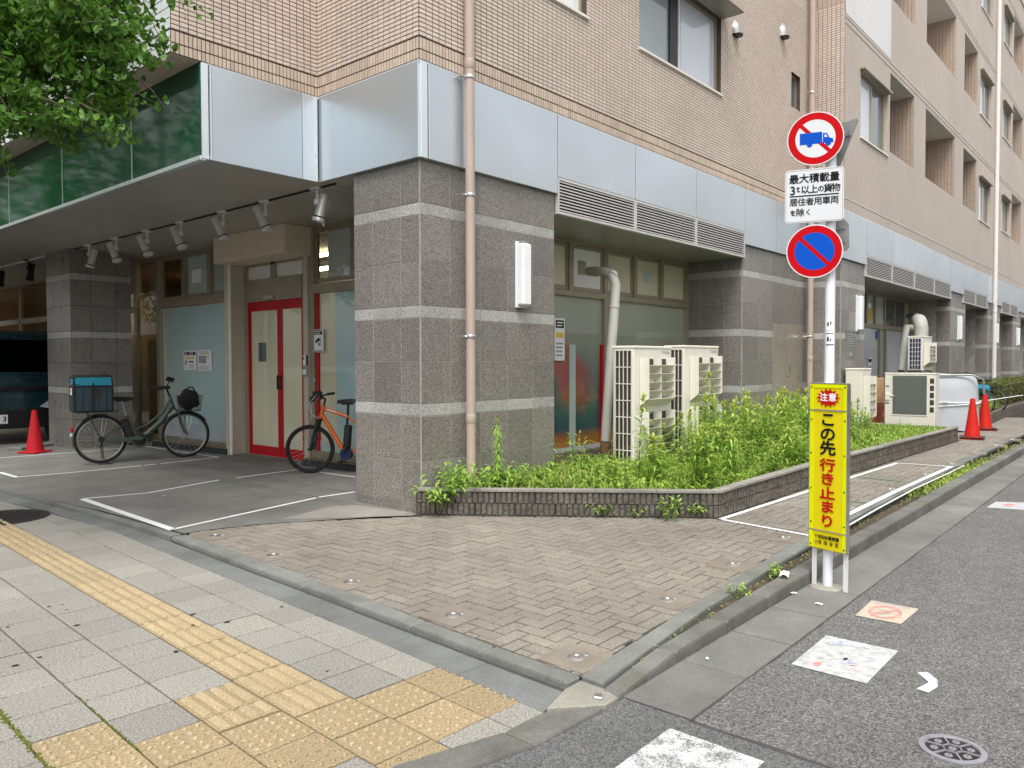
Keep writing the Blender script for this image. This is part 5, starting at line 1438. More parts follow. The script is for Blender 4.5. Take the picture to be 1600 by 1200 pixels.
t = round_sign('no_parking_sign', 2.370, RS)
m = MB(); disc_mb(m, 0, .702*RS, 0, 0, -.0072, 56); m.build('blue_face', 'sign_blue', t)
bar(t, .715*RS, .028, -.0080, 'sign_red')
# text plate
pl = bpy.data.objects.new('text_plate', None); COL.objects.link(pl); pl.parent = sp; pl.location = (OX-.005, -.06, 2.760)
w, h, rr = .192, .186, .025
def rrect(w, h, r, n=5):
    o = []
    for cx, cz, a0 in ((w-r, h-r, 0), (-w+r, h-r, PI/2), (-w+r, -h+r, PI), (w-r, -h+r, 1.5*PI)):
        for k in range(n+1): a = a0+PI/2*k/n; o.append((cx+r*math.cos(a), cz+r*math.sin(a)))
    return o
m = MB(); m.prism(rrect(w, h, rr), -.004, .004, mat=Matrix.Rotation(PI/2, 4, 'X')); m.build('plate', 'sign_white', pl)
m = MB(); o_, i_ = rrect(w-.006, h-.006, rr-.004), rrect(w-.009, h-.009, rr-.006); n = len(o_)
m.add([(x, -.0052, z) for x, z in o_]+[(x, -.0052, z) for x, z in i_], [(k, (k+1) % n, n+(k+1) % n, n+k) for k in range(n)]); m.build('border', 'sign_back', pl)
m = MB()
for k, ch in enumerate('最大積載量'): put_text(m, ch, .068, -.132+.066*k, .116, -.0056, .0014)
put_text(m, '3', .084, -.140, .038, -.0056, .0016); put_text(m, 't', .066, -.104, .050, -.0056, .0012)
for ch, x, sz in (('以', -.058, .058), ('上', -.004, .058), ('の', .044, .043), ('貨', .090, .058), ('物', .140, .058)): put_text(m, ch, sz*1.06, x, .040, -.0056, .0011)
m.box(-.160, .160, -.0058, -.0050, -.0035, .0045)
for k, ch in enumerate('居住者用車両'): put_text(m, ch, .057, -.134+.0535*k, -.044, -.0056, .0009)
for ch, x, sz in (('を', -.137, .040), ('除', -.090, .054), ('く', -.036, .042)): put_text(m, ch, sz*1.06, x, -.117, -.0056, .0010)
m.build('lettering', 'ink', pl)
# brackets and the signs seen from behind
m = MB()
for z in (3.24, 3.06, 2.86, 2.66, 2.46, 2.29): m.box(-.20, .02, -.052, -.036, z-.014, z+.014); m.lathe([(.037, z-.016), (.040, z-.012), (.040, z+.012), (.037, z+.016)], 14)
m.build('bracket', 'sign_back', sp)
bk = bpy.data.objects.new('stop_sign', None); COL.objects.link(bk); bk.parent = sp; bk.location = (.030, .055, 3.10); bk.rotation_euler = (0, 0, math.radians(-38))
tri = [(-.155, .155), (.165, .165), (.175, .15), (.02, -.16), (-.005, -.165)]
m = MB(); m.prism(tri, -.003, .003, mat=Matrix.Rotation(PI/2, 4, 'X')); m.build('plate_back', 'sign_back', bk)
m = MB(); m.box(-.1, .12, -.012, -.003, .06, .085); m.box(-.02, .03, -.012, -.003, -.03, -.005); m.build('stiffener', 'steel_grey', bk)
m = MB(); m.box(-.0, .03, -.0045, -.0035, .0, .045); m.build('sticker', 'ink_white', bk)
bk = bpy.data.objects.new('lower_sign', None); COL.objects.link(bk); bk.parent = sp; bk.location = (.055, .055, 2.50); bk.rotation_euler = (0, 0, math.radians(-30))
m = MB(); m.prism([(-.10, .13), (.0, .14), (.07, .06), (.075, -.10), (.055, -.125), (-.10, -.125)], -.003, .003, mat=Matrix.Rotation(PI/2, 4, 'X')); m.build('plate_back', 'sign_back', bk)
m = MB(); m.box(-.06, .05, -.011, -.003, .03, .05); m.box(-.06, .05, -.011, -.003, -.07, -.05); m.build('stiffener', 'steel_grey', bk)
# stickers wrapped on the pole
for z, hh, mt, nm in ((1.855, .075, 'ink_white', 'qr_sheet'), (1.755, .075, 'ink_white', 'pole_sticker')):
    m = MB(); n = 8; r = .0355
    vs = []
    for k in range(n+1):
        a = -PI/2-.75+1.5*k/n; vs += [(r*math.cos(a), r*math.sin(a), z-hh/2), (r*math.cos(a), r*math.sin(a), z+hh/2)]
    m.add(vs, [(2*k, 2*k+2, 2*k+3, 2*k+1) for k in range(n)]); m.build('pole_sticker', mt, sp)
m = MB()
for z0, z1 in ((1.79, 1.796), (1.714, 1.720)):
    n = 8; r = .0362; vs = []
    for k in range(n+1): a = -PI/2-.75+1.5*k/n; vs += [(r*math.cos(a), r*math.sin(a), z0), (r*math.cos(a), r*math.sin(a), z1)]
    m.add(vs, [(2*k, 2*k+2, 2*k+3, 2*k+1) for k in range(n)])
for (x, z, ww, h_) in ((-.012, 1.757, .012, .03), (.004, 1.75, .008, .018), (-.012, 1.862, .010, .024), (.006, 1.868, .008, .022)): m.box(x-ww/2, x+ww/2, -.0372, -.0362, z-h_/2, z+h_/2)
m.build('sticker_print', 'ink', sp)

# ---------------------------------------------------------------- yellow warning board
TB = math.radians(-104.8)
bx, by = gz(1291, 912, 0).x*.985, gz(1291, 912, 0).y
wb = thing('warning_board', 'tall yellow dead end warning board with black and red lettering, on two white legs', 'sign board', (PX-.055, PY-.02, 0), TB)
HW, ZL, ZU = .142, .275, 1.442
m = MB(); m.bbox(-HW, HW, -.012, .018, ZL, ZU, .004); m.build('board', 'board_yellow', wb)
m = MB(); m.box(HW-.0, HW+.006, -.016, .022, ZL, ZU); m.box(-HW-.006, -HW, -.016, .022, ZL, ZU); m.box(-HW, HW, -.015, .02, ZU, ZU+.006); m.build('edge_frame', 'steel', wb)
m = MB()
for s_ in (-1, 1): m.box(*(sorted((s_*HW, s_*(HW-.028)))), -.0155, -.0123, ZL+.005, ZU-.003)
m.box(-HW+.029, HW-.029, -.0155, -.0123, ZU-.028, ZU-.003)
m.build('fluorescent_edge', 'board_fluor', wb)
m = MB(); m.box(-HW, HW, -.0175, -.0158, 1.252, 1.262); m.box(-HW, HW, -.0175, -.0158, .402, .410); m.build('divider', 'steel_grey', wb)
m = MB()
for z in (1.42, 1.19, .95, .70, .46, .30):
    for s_ in (-1, 1): m.lathe([(.006, .0155), (.005, .019), (.0, .0195)], 8, mat=Matrix.Translation((s_*(HW-.013), 0, z)) @ Matrix.Rotation(PI/2, 4, 'X'), cap=False)
m.build('rivets', 'iron', wb)
m = MB(); pts = []
for k in range(28):
    a = 2*PI*k/28; rr_ = 1.0 if k % 2 == 0 else .70
    pts.append((.094*rr_*math.cos(a), .068*rr_*math.sin(a)+1.345))
m.add([(0, -.0166, 1.345)]+[(x, -.0166, z) for x, z in pts], [(0, 1+k, 1+(k+1) % 28) for k in range(28)]); m.build('burst', 'ink_red', wb)
m = MB(); put_text(m, '注', .060, -.034, 1.345, -.0172, .0015, sx=1.08); put_text(m, '意', .060, .034, 1.345, -.0172, .0015, sx=1.08); m.build('lettering', 'ink_white', wb)
m = MB()
for ch, z in zip('この先', (1.187, 1.085, .986)): put_text(m, ch, .106, 0, z, -.0166, .0036, sx=1.22)
m.build('lettering', 'ink', wb)
m = MB()
for ch, z in zip('行き止まり', (.868, .770, .670, .574, .474)): put_text(m, ch, .094, 0, z, -.0166, .0034, sx=1.34)
m.build('lettering', 'ink_red', wb)
m = MB()
for k, ch in enumerate('世田谷警察署'): put_text(m, ch, .029, -.058+.0275*k, .360, -.0166, .0009)
for k, ch in enumerate('世田谷区'): put_text(m, ch, .030, -.055+.044*k, .322, -.0166, .0007)
m.add([(-.096, -.0166, .376), (-.088, -.0166, .362), (-.082, -.0166, .362), (-.074, -.0166, .376), (-.079, -.0166, .376), (-.085, -.0166, .366), (-.091, -.0166, .376)], [(0, 1, 2, 3, 4, 5, 6)]); m.box(-.087, -.083, -.0168, -.016, .350, .362)
disc_mb(m, .0095, .0115, -.085, .322, -.0166, 16); disc_mb(m, 0, .004, -.085, .322, -.0166, 10)
m.build('lettering', 'ink', wb)
for s_ in (-1, 1):
    m = MB(); x = s_*(HW-.020)
    m.box(x-.018, x+.018, .019, .023, 0.0, ZL+.5); m.box(x-.018, x-.014, .023, .05, 0, ZL+.5); m.build('leg', 'white_paint', wb)

# ================================================================ PLANTER
pc, pe, pl_ = Vector((6.925, 3.329)), Vector((16.19, 3.06)), Vector((5.335, 5.615))
WL = [Vector((5.22, 5.775)), pc, pe, Vector((16.28, 4.9))]
pw = thing('planter_wall', 'low planter wall of ribbed split face concrete blocks along the path', 'planter wall', (pc.x, pc.y, 0))
PWO = Vector((pc.x, pc.y, 0))
CR = .118
def rib_block(L, h, T=.10):
    """Split-face block: narrow upright ribs of rough stone with grooves between."""
    m = MB(); n = max(1, round(L/.054)); w = L/n
    m.box(-L/2+.001, L/2-.001, .012, T, 0, h-.002, 1)
    for k in range(n):
        x = -L/2+w*k; K = 4; g = .0085
        vs = []; 
        for j in range(K+1):
            z = .004+(h-.010)*j/K; e = random.uniform(0, .010)
            vs += [(x+g, .014, z), (x+g+.002, .000+e, z), (x+w-g-.002, random.uniform(0, .010), z), (x+w-g, .014, z)]
        fs = []
        for j in range(K):
            for q in range(3): a = j*4+q; fs.append((a, a+1, a+5, a+4))
        fs += [(3, 2, 1, 0), (K*4, K*4+1, K*4+2, K*4+3)]
        m.add(vs, fs)
    return m
def course(a, b, z, off, zfun):
    d = (b-a); L = d.length; d.normalize(); rz = math.atan2(d.y, d.x)
    x = 0; BL = .40; first = True
    while x < L-1e-3:
        l = min(BL-(off if first else 0), L-x); first = False
        m = rib_block(l-.005, CR); c = a+d*(x+l/2); mid = z+zfun(c.x)
        m.build('block', ['planter_block', 'joint_dark'], pw); o = pw.children[-1]
        o.location = Vector((c.x, c.y, mid))-PWO; o.rotation_euler = (0, 0, rz)
        x += l
for a, b in zip(WL, WL[1:]):
    for r in range(3):
        course(a, b, -.105+CR*r, .2*(r % 2), zp)
# coping
for a, b in zip(WL, WL[1:]):
    d = (b-a); L = d.length; d.normalize(); n = Vector((-d.y, d.x)); k = max(1, round(L/.6))
    for i in range(k):
        p, q = a+d*(L*i/k+.002), a+d*(L*(i+1)/k-.002)
        m = MB(); z = -.105+CR*3
        vs = []
        for (pt, dd) in ((p, 0), (q, 0), (q, .12), (p, .12)): w = pt+n*(dd-.008); vs.append((w.x-PWO.x, w.y-PWO.y, zp(pt.x)+z))
        vs += [(x, y, zz+.022) for x, y, zz in vs]
        m.add(vs, [(0, 3, 2, 1), (4, 5, 6, 7), (0, 1, 5, 4), (1, 2, 6, 5), (2, 3, 7, 6), (3, 0, 4, 7)]); m.build('coping', 'planter_cap', pw)
SOILP = [(5.34, 5.75), (6.97, 3.40), (16.2, 3.13), (16.2, 5.05), (15.97, 5.1), (15.97, 5.78), (5.34, 5.78)]
m = MB(); m.add([(x, y, .25) for x, y in SOILP]+[(7.5, 5.78, .25)], [(0, 1, 2, 3, 4, 5, 6)]); m.add([(7.5, 5.77, .245), (12.92, 5.77, .245), (12.92, 6.9, .245), (7.5, 6.9, .245)], [(0, 1, 2, 3)])
structure('planter_soil', m, 'soil')

# ================================================================ WEEDS
def in_poly(x, y, P_):
    c = False; n = len(P_)
    for i in range(n):
        (x1, y1), (x2, y2) = P_[i], P_[(i+1) % n]
        if (y1 > y) != (y2 > y) and x < (x2-x1)*(y-y1)/(y2-y1)+x1: c = not c
    return c
def leaf(m, base, d, up, L, w, droop=.35, curl=.1, mi=0):
    """Narrow pointed leaf of three segments, bending under its weight."""
    d = d.normalized(); s = d.cross(up)
    if s.length < 1e-4: s = Vector((1, 0, 0))
    s.normalize(); n = s.cross(d)
    pts = []
    for t, ww in ((0, .25), (.3, 1), (.68, .75), (1, 0)):
        c = base+d*(L*t)+n*(curl*L*math.sin(t*PI))-Vector((0, 0, 1))*(droop*L*t*t)
        pts += [c-s*(w*ww/2), c+s*(w*ww/2)] if ww else [c]
    m.add(pts, [(0, 1, 3, 2), (2, 3, 5, 4), (4, 5, 6)], mi)
def weed_mesh(H, nl, L, w, seed, lean=.10):
    """Goldenrod stem: spreading narrow leaves in a spiral, a pale rosette at the tip."""
    r = random.Random(seed); m = MB()
    lx, ly = r.uniform(-lean, lean)*H, r.uniform(-lean, lean)*H
    ax = lambda t: Vector((lx*t*t, ly*t*t, H*t))
    m.tube([ax(t) for t in (0, .35, .7, 1)], [.006, .005, .004, .002], 5, 1)
    for k in range(nl):
        t = .10+.86*(k/nl)**.95; a = k*2.4+r.uniform(-.5, .5); el = r.uniform(.05, .75)
        l = L*r.uniform(.7, 1.2)*(1-.35*max(0, t-.7)/.3)*(.55+.45*min(1, t/.35))
        leaf(m, ax(t), Vector((math.cos(a)*math.cos(el), math.sin(a)*math.cos(el), math.sin(el))), Vector((0, 0, 1)), l, w*r.uniform(.75, 1.25), r.uniform(.15, .6), r.uniform(.0, .15), 2 if t > .86 or r.random() < .06 else 0)
    for k in range(16):
        a = k*2.4; el = r.uniform(.35, 1.45); leaf(m, ax(r.uniform(.95, 1)), Vector((math.cos(a)*math.cos(el), math.sin(a)*math.cos(el), math.sin(el))), Vector((0, 0, 1)), L*r.uniform(.45, .8), w*.9, .25, .1, 2)
    return m.mesh('tall_weed', ['leaf_weed', 'stem_green', 'leaf_tip'])
WM = [weed_mesh(1.0, 76, .18, .027, 1), weed_mesh(.85, 66, .175, .026, 2), weed_mesh(.7, 56, .17, .028, 3), weed_mesh(.95, 70, .16, .023, 4), weed_mesh(.55, 46, .16, .027, 5)]
HGT = [1.0, .85, .7, .95, .55]
rg = random.Random(11); nW = 0
def weed(x, y, h, label='leafy green goldenrod stem among the weeds in the planter', group='tall weeds in the planter', mi=None):
    k = rg.randrange(len(WM)) if mi is None else mi
    o = link('tall_weed', WM[k], None, (x, y, .24), (rg.uniform(-.08, .08), rg.uniform(-.08, .08), rg.uniform(0, 6.3)))
    s = h/HGT[k]; w_ = max(.75, min(1.1, s))*rg.uniform(.85, 1.1); o.scale = (w_, w_, s)
    tag(o, label, 'weed', group); return o
# density map along the bed: tall clump from the first condenser to the signpost
tries = 0
while nW < 270 and tries < 5000:
    tries += 1
    x, y = rg.uniform(5.5, 15.6), rg.uniform(3.3, 5.7)
    if not in_poly(x, y, SOILP): continue
    u = 800+1208.3*(RM @ (Vector((x, y, .3))-Vector((0, 0, CAM_H)))).x/(RM @ (Vector((x, y, .3))-Vector((0, 0, CAM_H)))).z
    if u < 700: continue
    top = lerp_poly([(690, .16), (760, .14), (830, .22), (860, .16), (930, .22), (985, .34), (1010, .48), (1060, .56), (1095, .85), (1140, .78), (1180, .72), (1240, .78), (1262, .72), (1320, .62), (1340, .55), (1375, .3), (1480, .14)], u)
    if u > 1385 or (top < .4 and rg.random() < .72): continue
    h = top*rg.uniform(.6, 1.12)*(1 if y > 3.9 else .72)
    if h < .12: continue
    weed(x, y, h); nW += 1
q = onY(1098, 640, 4.75); weed(q.x, 4.75, 1.16, 'tallest goldenrod stem, rising in front of the second condenser', 'tall weeds in the planter', 0)
q = onY(1000, 650, 4.7); weed(q.x, 4.7, .95, 'leafy stem rising in front of the first condenser', 'tall weeds in the planter', 3)
# the lone bottlebrush weed against the granite
m = MB(); r = random.Random(5)
for k in range(230):
    t = .12+.88*k/230; a = k*2.4; el = r.uniform(-.55, .25)+(.9 if t > .93 else 0)
    leaf(m, Vector((.02*math.sin(3*t), .01*t, .78*t)), Vector((math.cos(a)*math.cos(el), math.sin(a)*math.cos(el), math.sin(el))), Vector((0, 0, 1)), .085*r.uniform(.7, 1.2), .011, .5, .05)
m.tube([(0, 0, 0), (.02, .005, .4), (.005, .01, .78)], [.008, .006, .003], 6, 1)
o = m.build('bottlebrush_weed', ['leaf_weed', 'stem_green']); q = onY(777, 700, 5.42); o.location = (q.x, 5.42, .22)
tag(o, 'lone upright bushy weed standing against the corner granite', 'weed', 'tall weeds in the planter')
m = MB(); r = random.Random(15)
for k in range(26):
    a = k*2.4; t = .3+.65*k/26; leaf(m, Vector((.03*t, 0, t)), Vector((math.cos(a), math.sin(a), .3)), Vector((0, 0, 1)), .09, .010, .7, .1)
m.tube([(0, 0, 0), (.01, 0, .5), (.03, 0, 1)], [.005, .004, .002], 5)
DRY = m.mesh('dry_stalk', 'stem_dry')
for k in range(22):
    while True:
        x, y = rg.uniform(6, 15), rg.uniform(3.4, 5.6)
        if in_poly(x, y, SOILP): break
    o = link('dry_stalk', DRY, None, (x, y, .24), (rg.uniform(-.35, .35), rg.uniform(-.35, .35), rg.uniform(0, 6.3))); q_ = rg.uniform(.3, .62); o.scale = (1, 1, q_)
    tag(o, 'thin dry brown stalk among the green weeds', 'weed', 'dry stalks in the planter')
# broad-leaved clumps at the foot of the downpipe
def clump(name, label, x, y, z, n, L, w, h, seed, cat='weed', mat='leaf_weed', group=None, spread=.14):
    r = random.Random(seed); m = MB()
    for k in range(n):
        a = r.uniform(0, 2*PI); b = Vector((r.gauss(0, spread), r.gauss(0, spread*.7), 0)); el = r.uniform(.15, 1.2); st = r.uniform(.1, h)
        tip = b+Vector((math.cos(a)*.3*st, math.sin(a)*.3*st, st))
        m.tube([b, (b+tip)/2+Vector((0, 0, st*.1)), tip], .003, 3, 1)
        for q in range(3):
            a2 = a+r.uniform(-1.6, 1.6); leaf(m, tip-Vector((0, 0, q*st*.2)), Vector((math.cos(a2)*math.cos(el), math.sin(a2)*math.cos(el), math.sin(el)*.5)), Vector((0, 0, 1)), L*r.uniform(.6, 1.2), w*r.uniform(.7, 1.2), .5, .1)
    o = m.build(name, [mat, 'stem_green']); o.location = (x, y, z); return tag(o, label, cat, group)
clump('broadleaf_weed', 'bushy broad leaved weed left of the beige downpipe', 5.62, 5.52, .24, 46, .14, .042, .34, 21, spread=.15)
clump('broadleaf_weed', 'broad leaved weed right of the beige downpipe', 6.15, 5.5, .24, 40, .13, .038, .26, 22, spread=.16)
clump('broadleaf_weed', 'pale leaved weed hanging over the left end of the planter wall', 5.30, 5.55, .14, 16, .10, .045, .30, 23, spread=.06)
clump('broadleaf_weed', 'leafy weed below the edge of the first recess window', 7.6, 5.5, .24, 40, .13, .022, .5, 24, spread=.16)
clump('broadleaf_weed', 'dark leaved weed beside the duct pipe foot', 9.05, 5.9, .24, 14, .16, .04, .22, 25, spread=.08)
for px, py, n, h, lb in ((812, 801, 6, .08, 'tiny weed at the wall foot, farthest left of its row'), (902, 806, 4, .14, 'thin dry weed at the planter wall foot'), (934, 807, 14, .16, 'yellowish weed at the planter wall foot'), (960, 808, 9, .07, 'small dry weed right of the yellowish one at the wall foot'), (990, 808, 10, .07, 'low spreading weed mid planter wall foot'), (1013, 808, 6, .13, 'thin stemmed weed beside the tallest wall foot weed'), (1045, 812, 16, .24, 'tallest weed growing at the planter wall foot'), (1072, 809, 10, .16, 'weed second from the planter corner at the wall foot'), (1096, 809, 10, .17, 'weed nearest the planter corner at the wall foot')):
    q = gp(px, py); clump('wall_foot_weed', lb, q.x, q.y, zp(q.x)-.005, n, .075, .022, h, px, group='weeds at the planter wall foot', spread=.045)
for px, py, n, h in ((1212, 897, 10, .06), (1165, 930, 7, .04)):
    q = gz(px, py, .06); clump('kerb_weed', 'small weed in the kerb channel left of the yellow board' if px > 1200 else 'smaller weed in the kerb channel nearer the tip', q.x, 2.19, .03, n, .06, .018, h, px, group='weeds in the kerb channel', spread=.04)
# ground cover, sheets of grass
def grass(name, label, P_, N, z, h0, h1, w, seed, dens=None):
    r = np.random.default_rng(seed); m = MB(); xs = [p[0] for p in P_]; ys = [p[1] for p in P_]; k = 0
    rr = random.Random(seed)
    while k < N:
        x, y = rr.uniform(min(xs), max(xs)), rr.uniform(min(ys), max(ys))
        if not in_poly(x, y, P_): continue
        if dens and rr.random() > dens(x, y): continue
        k += 1
        a = rr.uniform(0, 2*PI); h = rr.uniform(h0, h1); el = rr.uniform(.45, 1.45)
        leaf(m, Vector((x, y, z)), Vector((math.cos(a)*math.cos(el), math.sin(a)*math.cos(el), math.sin(el))), Vector((0, 0, 1)), h, w*rr.uniform(.6, 1.4), rr.uniform(.05, .45), rr.uniform(0, .15))
    o = m.build(name, 'leaf_grass'); o['kind'] = 'stuff'; return tag(o, label, 'grass')
FRONT = [(5.50, 5.72), (7.0, 3.46), (16.1, 3.17), (16.1, 5.0), (15.9, 5.75)]
grass('grass', 'bright green grass and low weeds filling the planter', FRONT, 15000, .24, .09, .30, .014, 3, lambda x, y: 1.0 if x < 11 else .75)
def carpet(name, label, P_, N, z, seed, L=.06, w=.03):
    rr = random.Random(seed); m = MB(); xs = [p[0] for p in P_]; ys = [p[1] for p in P_]; k = 0
    while k < N:
        x, y = rr.uniform(min(xs), max(xs)), rr.uniform(min(ys), max(ys))
        if not in_poly(x, y, P_): continue
        k += 1; a = rr.uniform(0, 2*PI); el = rr.uniform(-.1, .7)
        leaf(m, Vector((x, y, z+rr.uniform(.01, .16))), Vector((math.cos(a)*math.cos(el), math.sin(a)*math.cos(el), math.sin(el))), Vector((0, 0, 1)), L*rr.uniform(.6, 1.4), w*rr.uniform(.6, 1.3), .3, .1)
    o = m.build(name, 'leaf_weed'); o['kind'] = 'stuff'; return tag(o, label, 'weeds')
carpet('ground_weeds', 'low broad leaved weeds between the grass in the planter', FRONT, 7600, .24, 4, .085, .034)
m = MB(); rr = random.Random(6)
for k in range(900):
    x = 9.5+abs(rr.gauss(0, 3.2)) if k % 3 else rr.uniform(10.5, 13.5)
    if x > 30: continue
    y = lerp_poly(KO_B, x)+rr.uniform(.0, .2); a = rr.uniform(0, 6.3); el = rr.uniform(.2, 1.4)
    leaf(m, Vector((x, y, .06)), Vector((math.cos(a)*math.cos(el), math.sin(a)*math.cos(el), math.sin(el))), Vector((0, 0, 1)), rr.uniform(.05, .16), .014, .4, .1)
for k in range(260):
    x = rr.uniform(3.3, 9.5); y = (lerp_poly(KO_B, x)+lerp_poly(KI_O, x))/2+rr.gauss(0, .02); a = rr.uniform(0, 6.3)
    leaf(m, Vector((x, y, lerp_poly(TOPZ, x)-.02)), Vector((math.cos(a), math.sin(a), .5)), Vector((0, 0, 1)), rr.uniform(.015, .035), .010, .3, .1)
o = m.build('kerb_grass', 'leaf_grass'); o['kind'] = 'stuff'; tag(o, 'grass and moss growing in the channel between the two kerbs', 'grass')

# ================================================================ AIR CONDITIONERS
def condenser(label, x0, x1, yf, yb, z0, z1, fans=2, brand=True, side='fin_dark', group='beige condensers in the planter', rz=0, loc=None, seg=None, guard=True):
    cx, cy = (x0+x1)/2, (yf+yb)/2
    t = thing('condenser', label, 'air conditioner', loc or (cx, cy, z0), rz, group)
    W, D, H = (x1-x0)/2, (yb-yf)/2, z1-z0
    m = MB(); m.bbox(-W+.004, W-.004, -D+.004, D-.004, .03, H-.03, .012); m.build('cabinet', 'ac_white', t)
    m = MB(); m.bbox(-W-.004, W+.004, -D-.004, D+.004, H-.035, H, .008); m.build('lid', 'ac_white', t)
    m = MB()
    for s_ in (-1, 1): m.box(s_*W*.75-.05, s_*W*.75+.05, -D-.02, D+.02, 0, .03)
    m.build('feet', 'steel_grey', t)
    # open side with fins and a wire guard
    if guard:
        m = MB(); m.box(-W-.002, -W+.003, -D+.03, D-.05, .06, H-.06); m.build('coil', side, t)
        m = MB(); y0, y1 = -D+.03, D-.05
        for k in range(5): y = y0+(y1-y0)*k/4; m.box(-W-.010, -W-.002, y-.006, y+.006, .06, H-.06)
        nz = seg or 7
        for k in range(nz+1): z = .06+(H-.12)*k/nz; m.box(-W-.012, -W-.0025, y0, y1, z-.006, z+.006)
        m.build('side_guard', 'ac_grille', t)
    fh = (H-.22)/fans
    for f in range(fans):
        zc = .10+fh*(f+.5); hh = fh*.46; hw = W*.70; d0, d1 = -D-.003, -D-.135
        g = bpy.data.objects.new('wind_deflector', None); COL.objects.link(g); g.parent = t
        m = MB(); m.box(-hw+.02, hw-.02, -D-.001, -D+.004, zc-hh+.02, zc+hh-.02)
        m.build('fan_opening', 'fin_dark', g)
        m = MB()     # two cheeks, floor and shelves leading out and up
        
        for xa in (-hw, hw-.012):
            ck = [(d0, zc-hh), (d1, zc-hh+.10), (d1, zc+hh), (d0, zc+hh)]
            m.add([(xa, y, z) for y, z in ck]+[(xa+.012, y, z) for y, z in ck], [(0, 1, 2, 3), (7, 6, 5, 4)]+[(k, (k+1) % 4, 4+(k+1) % 4, 4+k) for k in range(4)])
        m.add([(-hw, d0, zc-hh), (hw, d0, zc-hh), (hw, d1, zc-hh+.10), (-hw, d1, zc-hh+.10), (-hw, d0, zc-hh+.012), (hw, d0, zc-hh+.012), (hw, d1, zc-hh+.112), (-hw, d1, zc-hh+.112)], [(0, 1, 2, 3), (7, 6, 5, 4), (0, 3, 7, 4), (1, 5, 6, 2), (3, 2, 6, 7)])
        m.build('hood', 'ac_white', g)
        m = MB(); ns = 5
        for k in range(1, ns+1):
            z = zc-hh+.10+(2*hh-.10)*k/ns
            if k < ns: m.add([(-hw+.012, d0, z-.10), (hw-.012, d0, z-.10), (hw-.012, d1+.01, z), (-hw+.012, d1+.01, z), (-hw+.012, d0, z-.092), (hw-.012, d0, z-.092), (hw-.012, d1+.01, z+.008), (-hw+.012, d1+.01, z+.008)], [(0, 1, 2, 3), (7, 6, 5, 4), (3, 2, 6, 7)])
        m.box(-.006, .006, d1+.015, d0, zc-hh+.10, zc+hh-.01)
        m.build('vanes', 'ac_grille', g)
        m = MB(); m.lathe([(.05, .0), (.05, .03)], 14, mat=Matrix.Translation((-.1, -D-.003, zc)) @ Matrix.Rotation(PI/2, 4, 'X')); m.build('fan_hub', 'ac_white', g)
    if brand:
        m = MB(); put_text(m, 'TOSHIBA', .052, W-.16, H-.085, -D+.0025, .001); m.build('lettering', 'ink_grey', t)
    return t
A1 = (8.39, 9.36, 5.20, 5.52); A2 = (9.76, 10.80, 5.20, 5.52)
condenser('tall beige twin fan condenser, nearer the corner pillar', A1[0], A1[1], A1[2], A1[3], .20, 1.805)
condenser('tall beige twin fan condenser, nearer the signpost', A2[0]-.05, A2[1]-.03, A2[2], A2[3], .20, 1.83)
condenser('small beige condenser with wind deflector against the granite, behind the signpost', 16.05, 16.66, 4.72, 5.04, .25, 1.46, 1, False, group=None, guard=False)
t = condenser('beige condenser with dark blue side fins, set high in the second recess', 20.34, 21.3, 4.62, 4.95, 1.34, 2.20, 1, False, 'fin_blue', None, seg=7)
m = MB(); m.box(20.3, 21.35, 4.55, 5.0, .1, 1.33); 
m = MB()
for x in (20.4, 21.25):
    for y in (4.62, 4.92): m.box(x-.02, x+.02, y-.02, y+.02, -1.24, .0, mat=Matrix.Translation((-20.82, -4.785, 0)))
m.build('stand', 'steel_grey', t)
# condenser that shows its coil to the street corner
t = thing('condenser', 'beige condenser showing its dark coil face, at the end of the planter', 'air conditioner', (16.72, 4.02, .24), -PI/2)
m = MB(); m.bbox(-.46, .46, 0, .32, .0, 1.10, .012); m.build('cabinet', 'ac_white', t)
m = MB(); m.bbox(-.465, .465, -.006, .326, 1.10, 1.125, .006); m.build('lid', 'ac_white', t)
m = MB(); m.box(-.31, .31, -.004, .004, .30, 1.07); m.build('coil', 'fin_grey', t)
m = MB()
for k in range(56): z = .31+.0136*k; m.box(-.31, .31, -.0055, -.004, z, z+.004)
o = m.build('fins', 'steel_grey', t); o['kind'] = 'stuff'
m = MB(); m.box(-.33, -.31, -.008, .0, .28, 1.09); m.box(.31, .33, -.008, .0, .28, 1.09); m.box(-.31, .31, -.008, 0, .28, .30); m.box(-.31, .31, -.008, 0, 1.07, 1.09); m.build('coil_frame', 'ac_white', t)
for z in (.36, .50, .64, .78, .92):
    m = MB(); m.box(.365, .435, -.003, .003, z, z+.10); m.build('side_slot', 'fin_dark', t)
m = MB()
for z in (.52, .86): m.box(-.44, -.37, -.012, 0, z, z+.012)
m.build('handle_slot', 'fin_dark', t)
m = MB(); m.bbox(-.445, -.36, -.016, 0, .58, .72, .004); m.bbox(-.36, -.28, -.02, -.004, .66, .68, .003); m.build('valve_cover', 'ac_white', t)
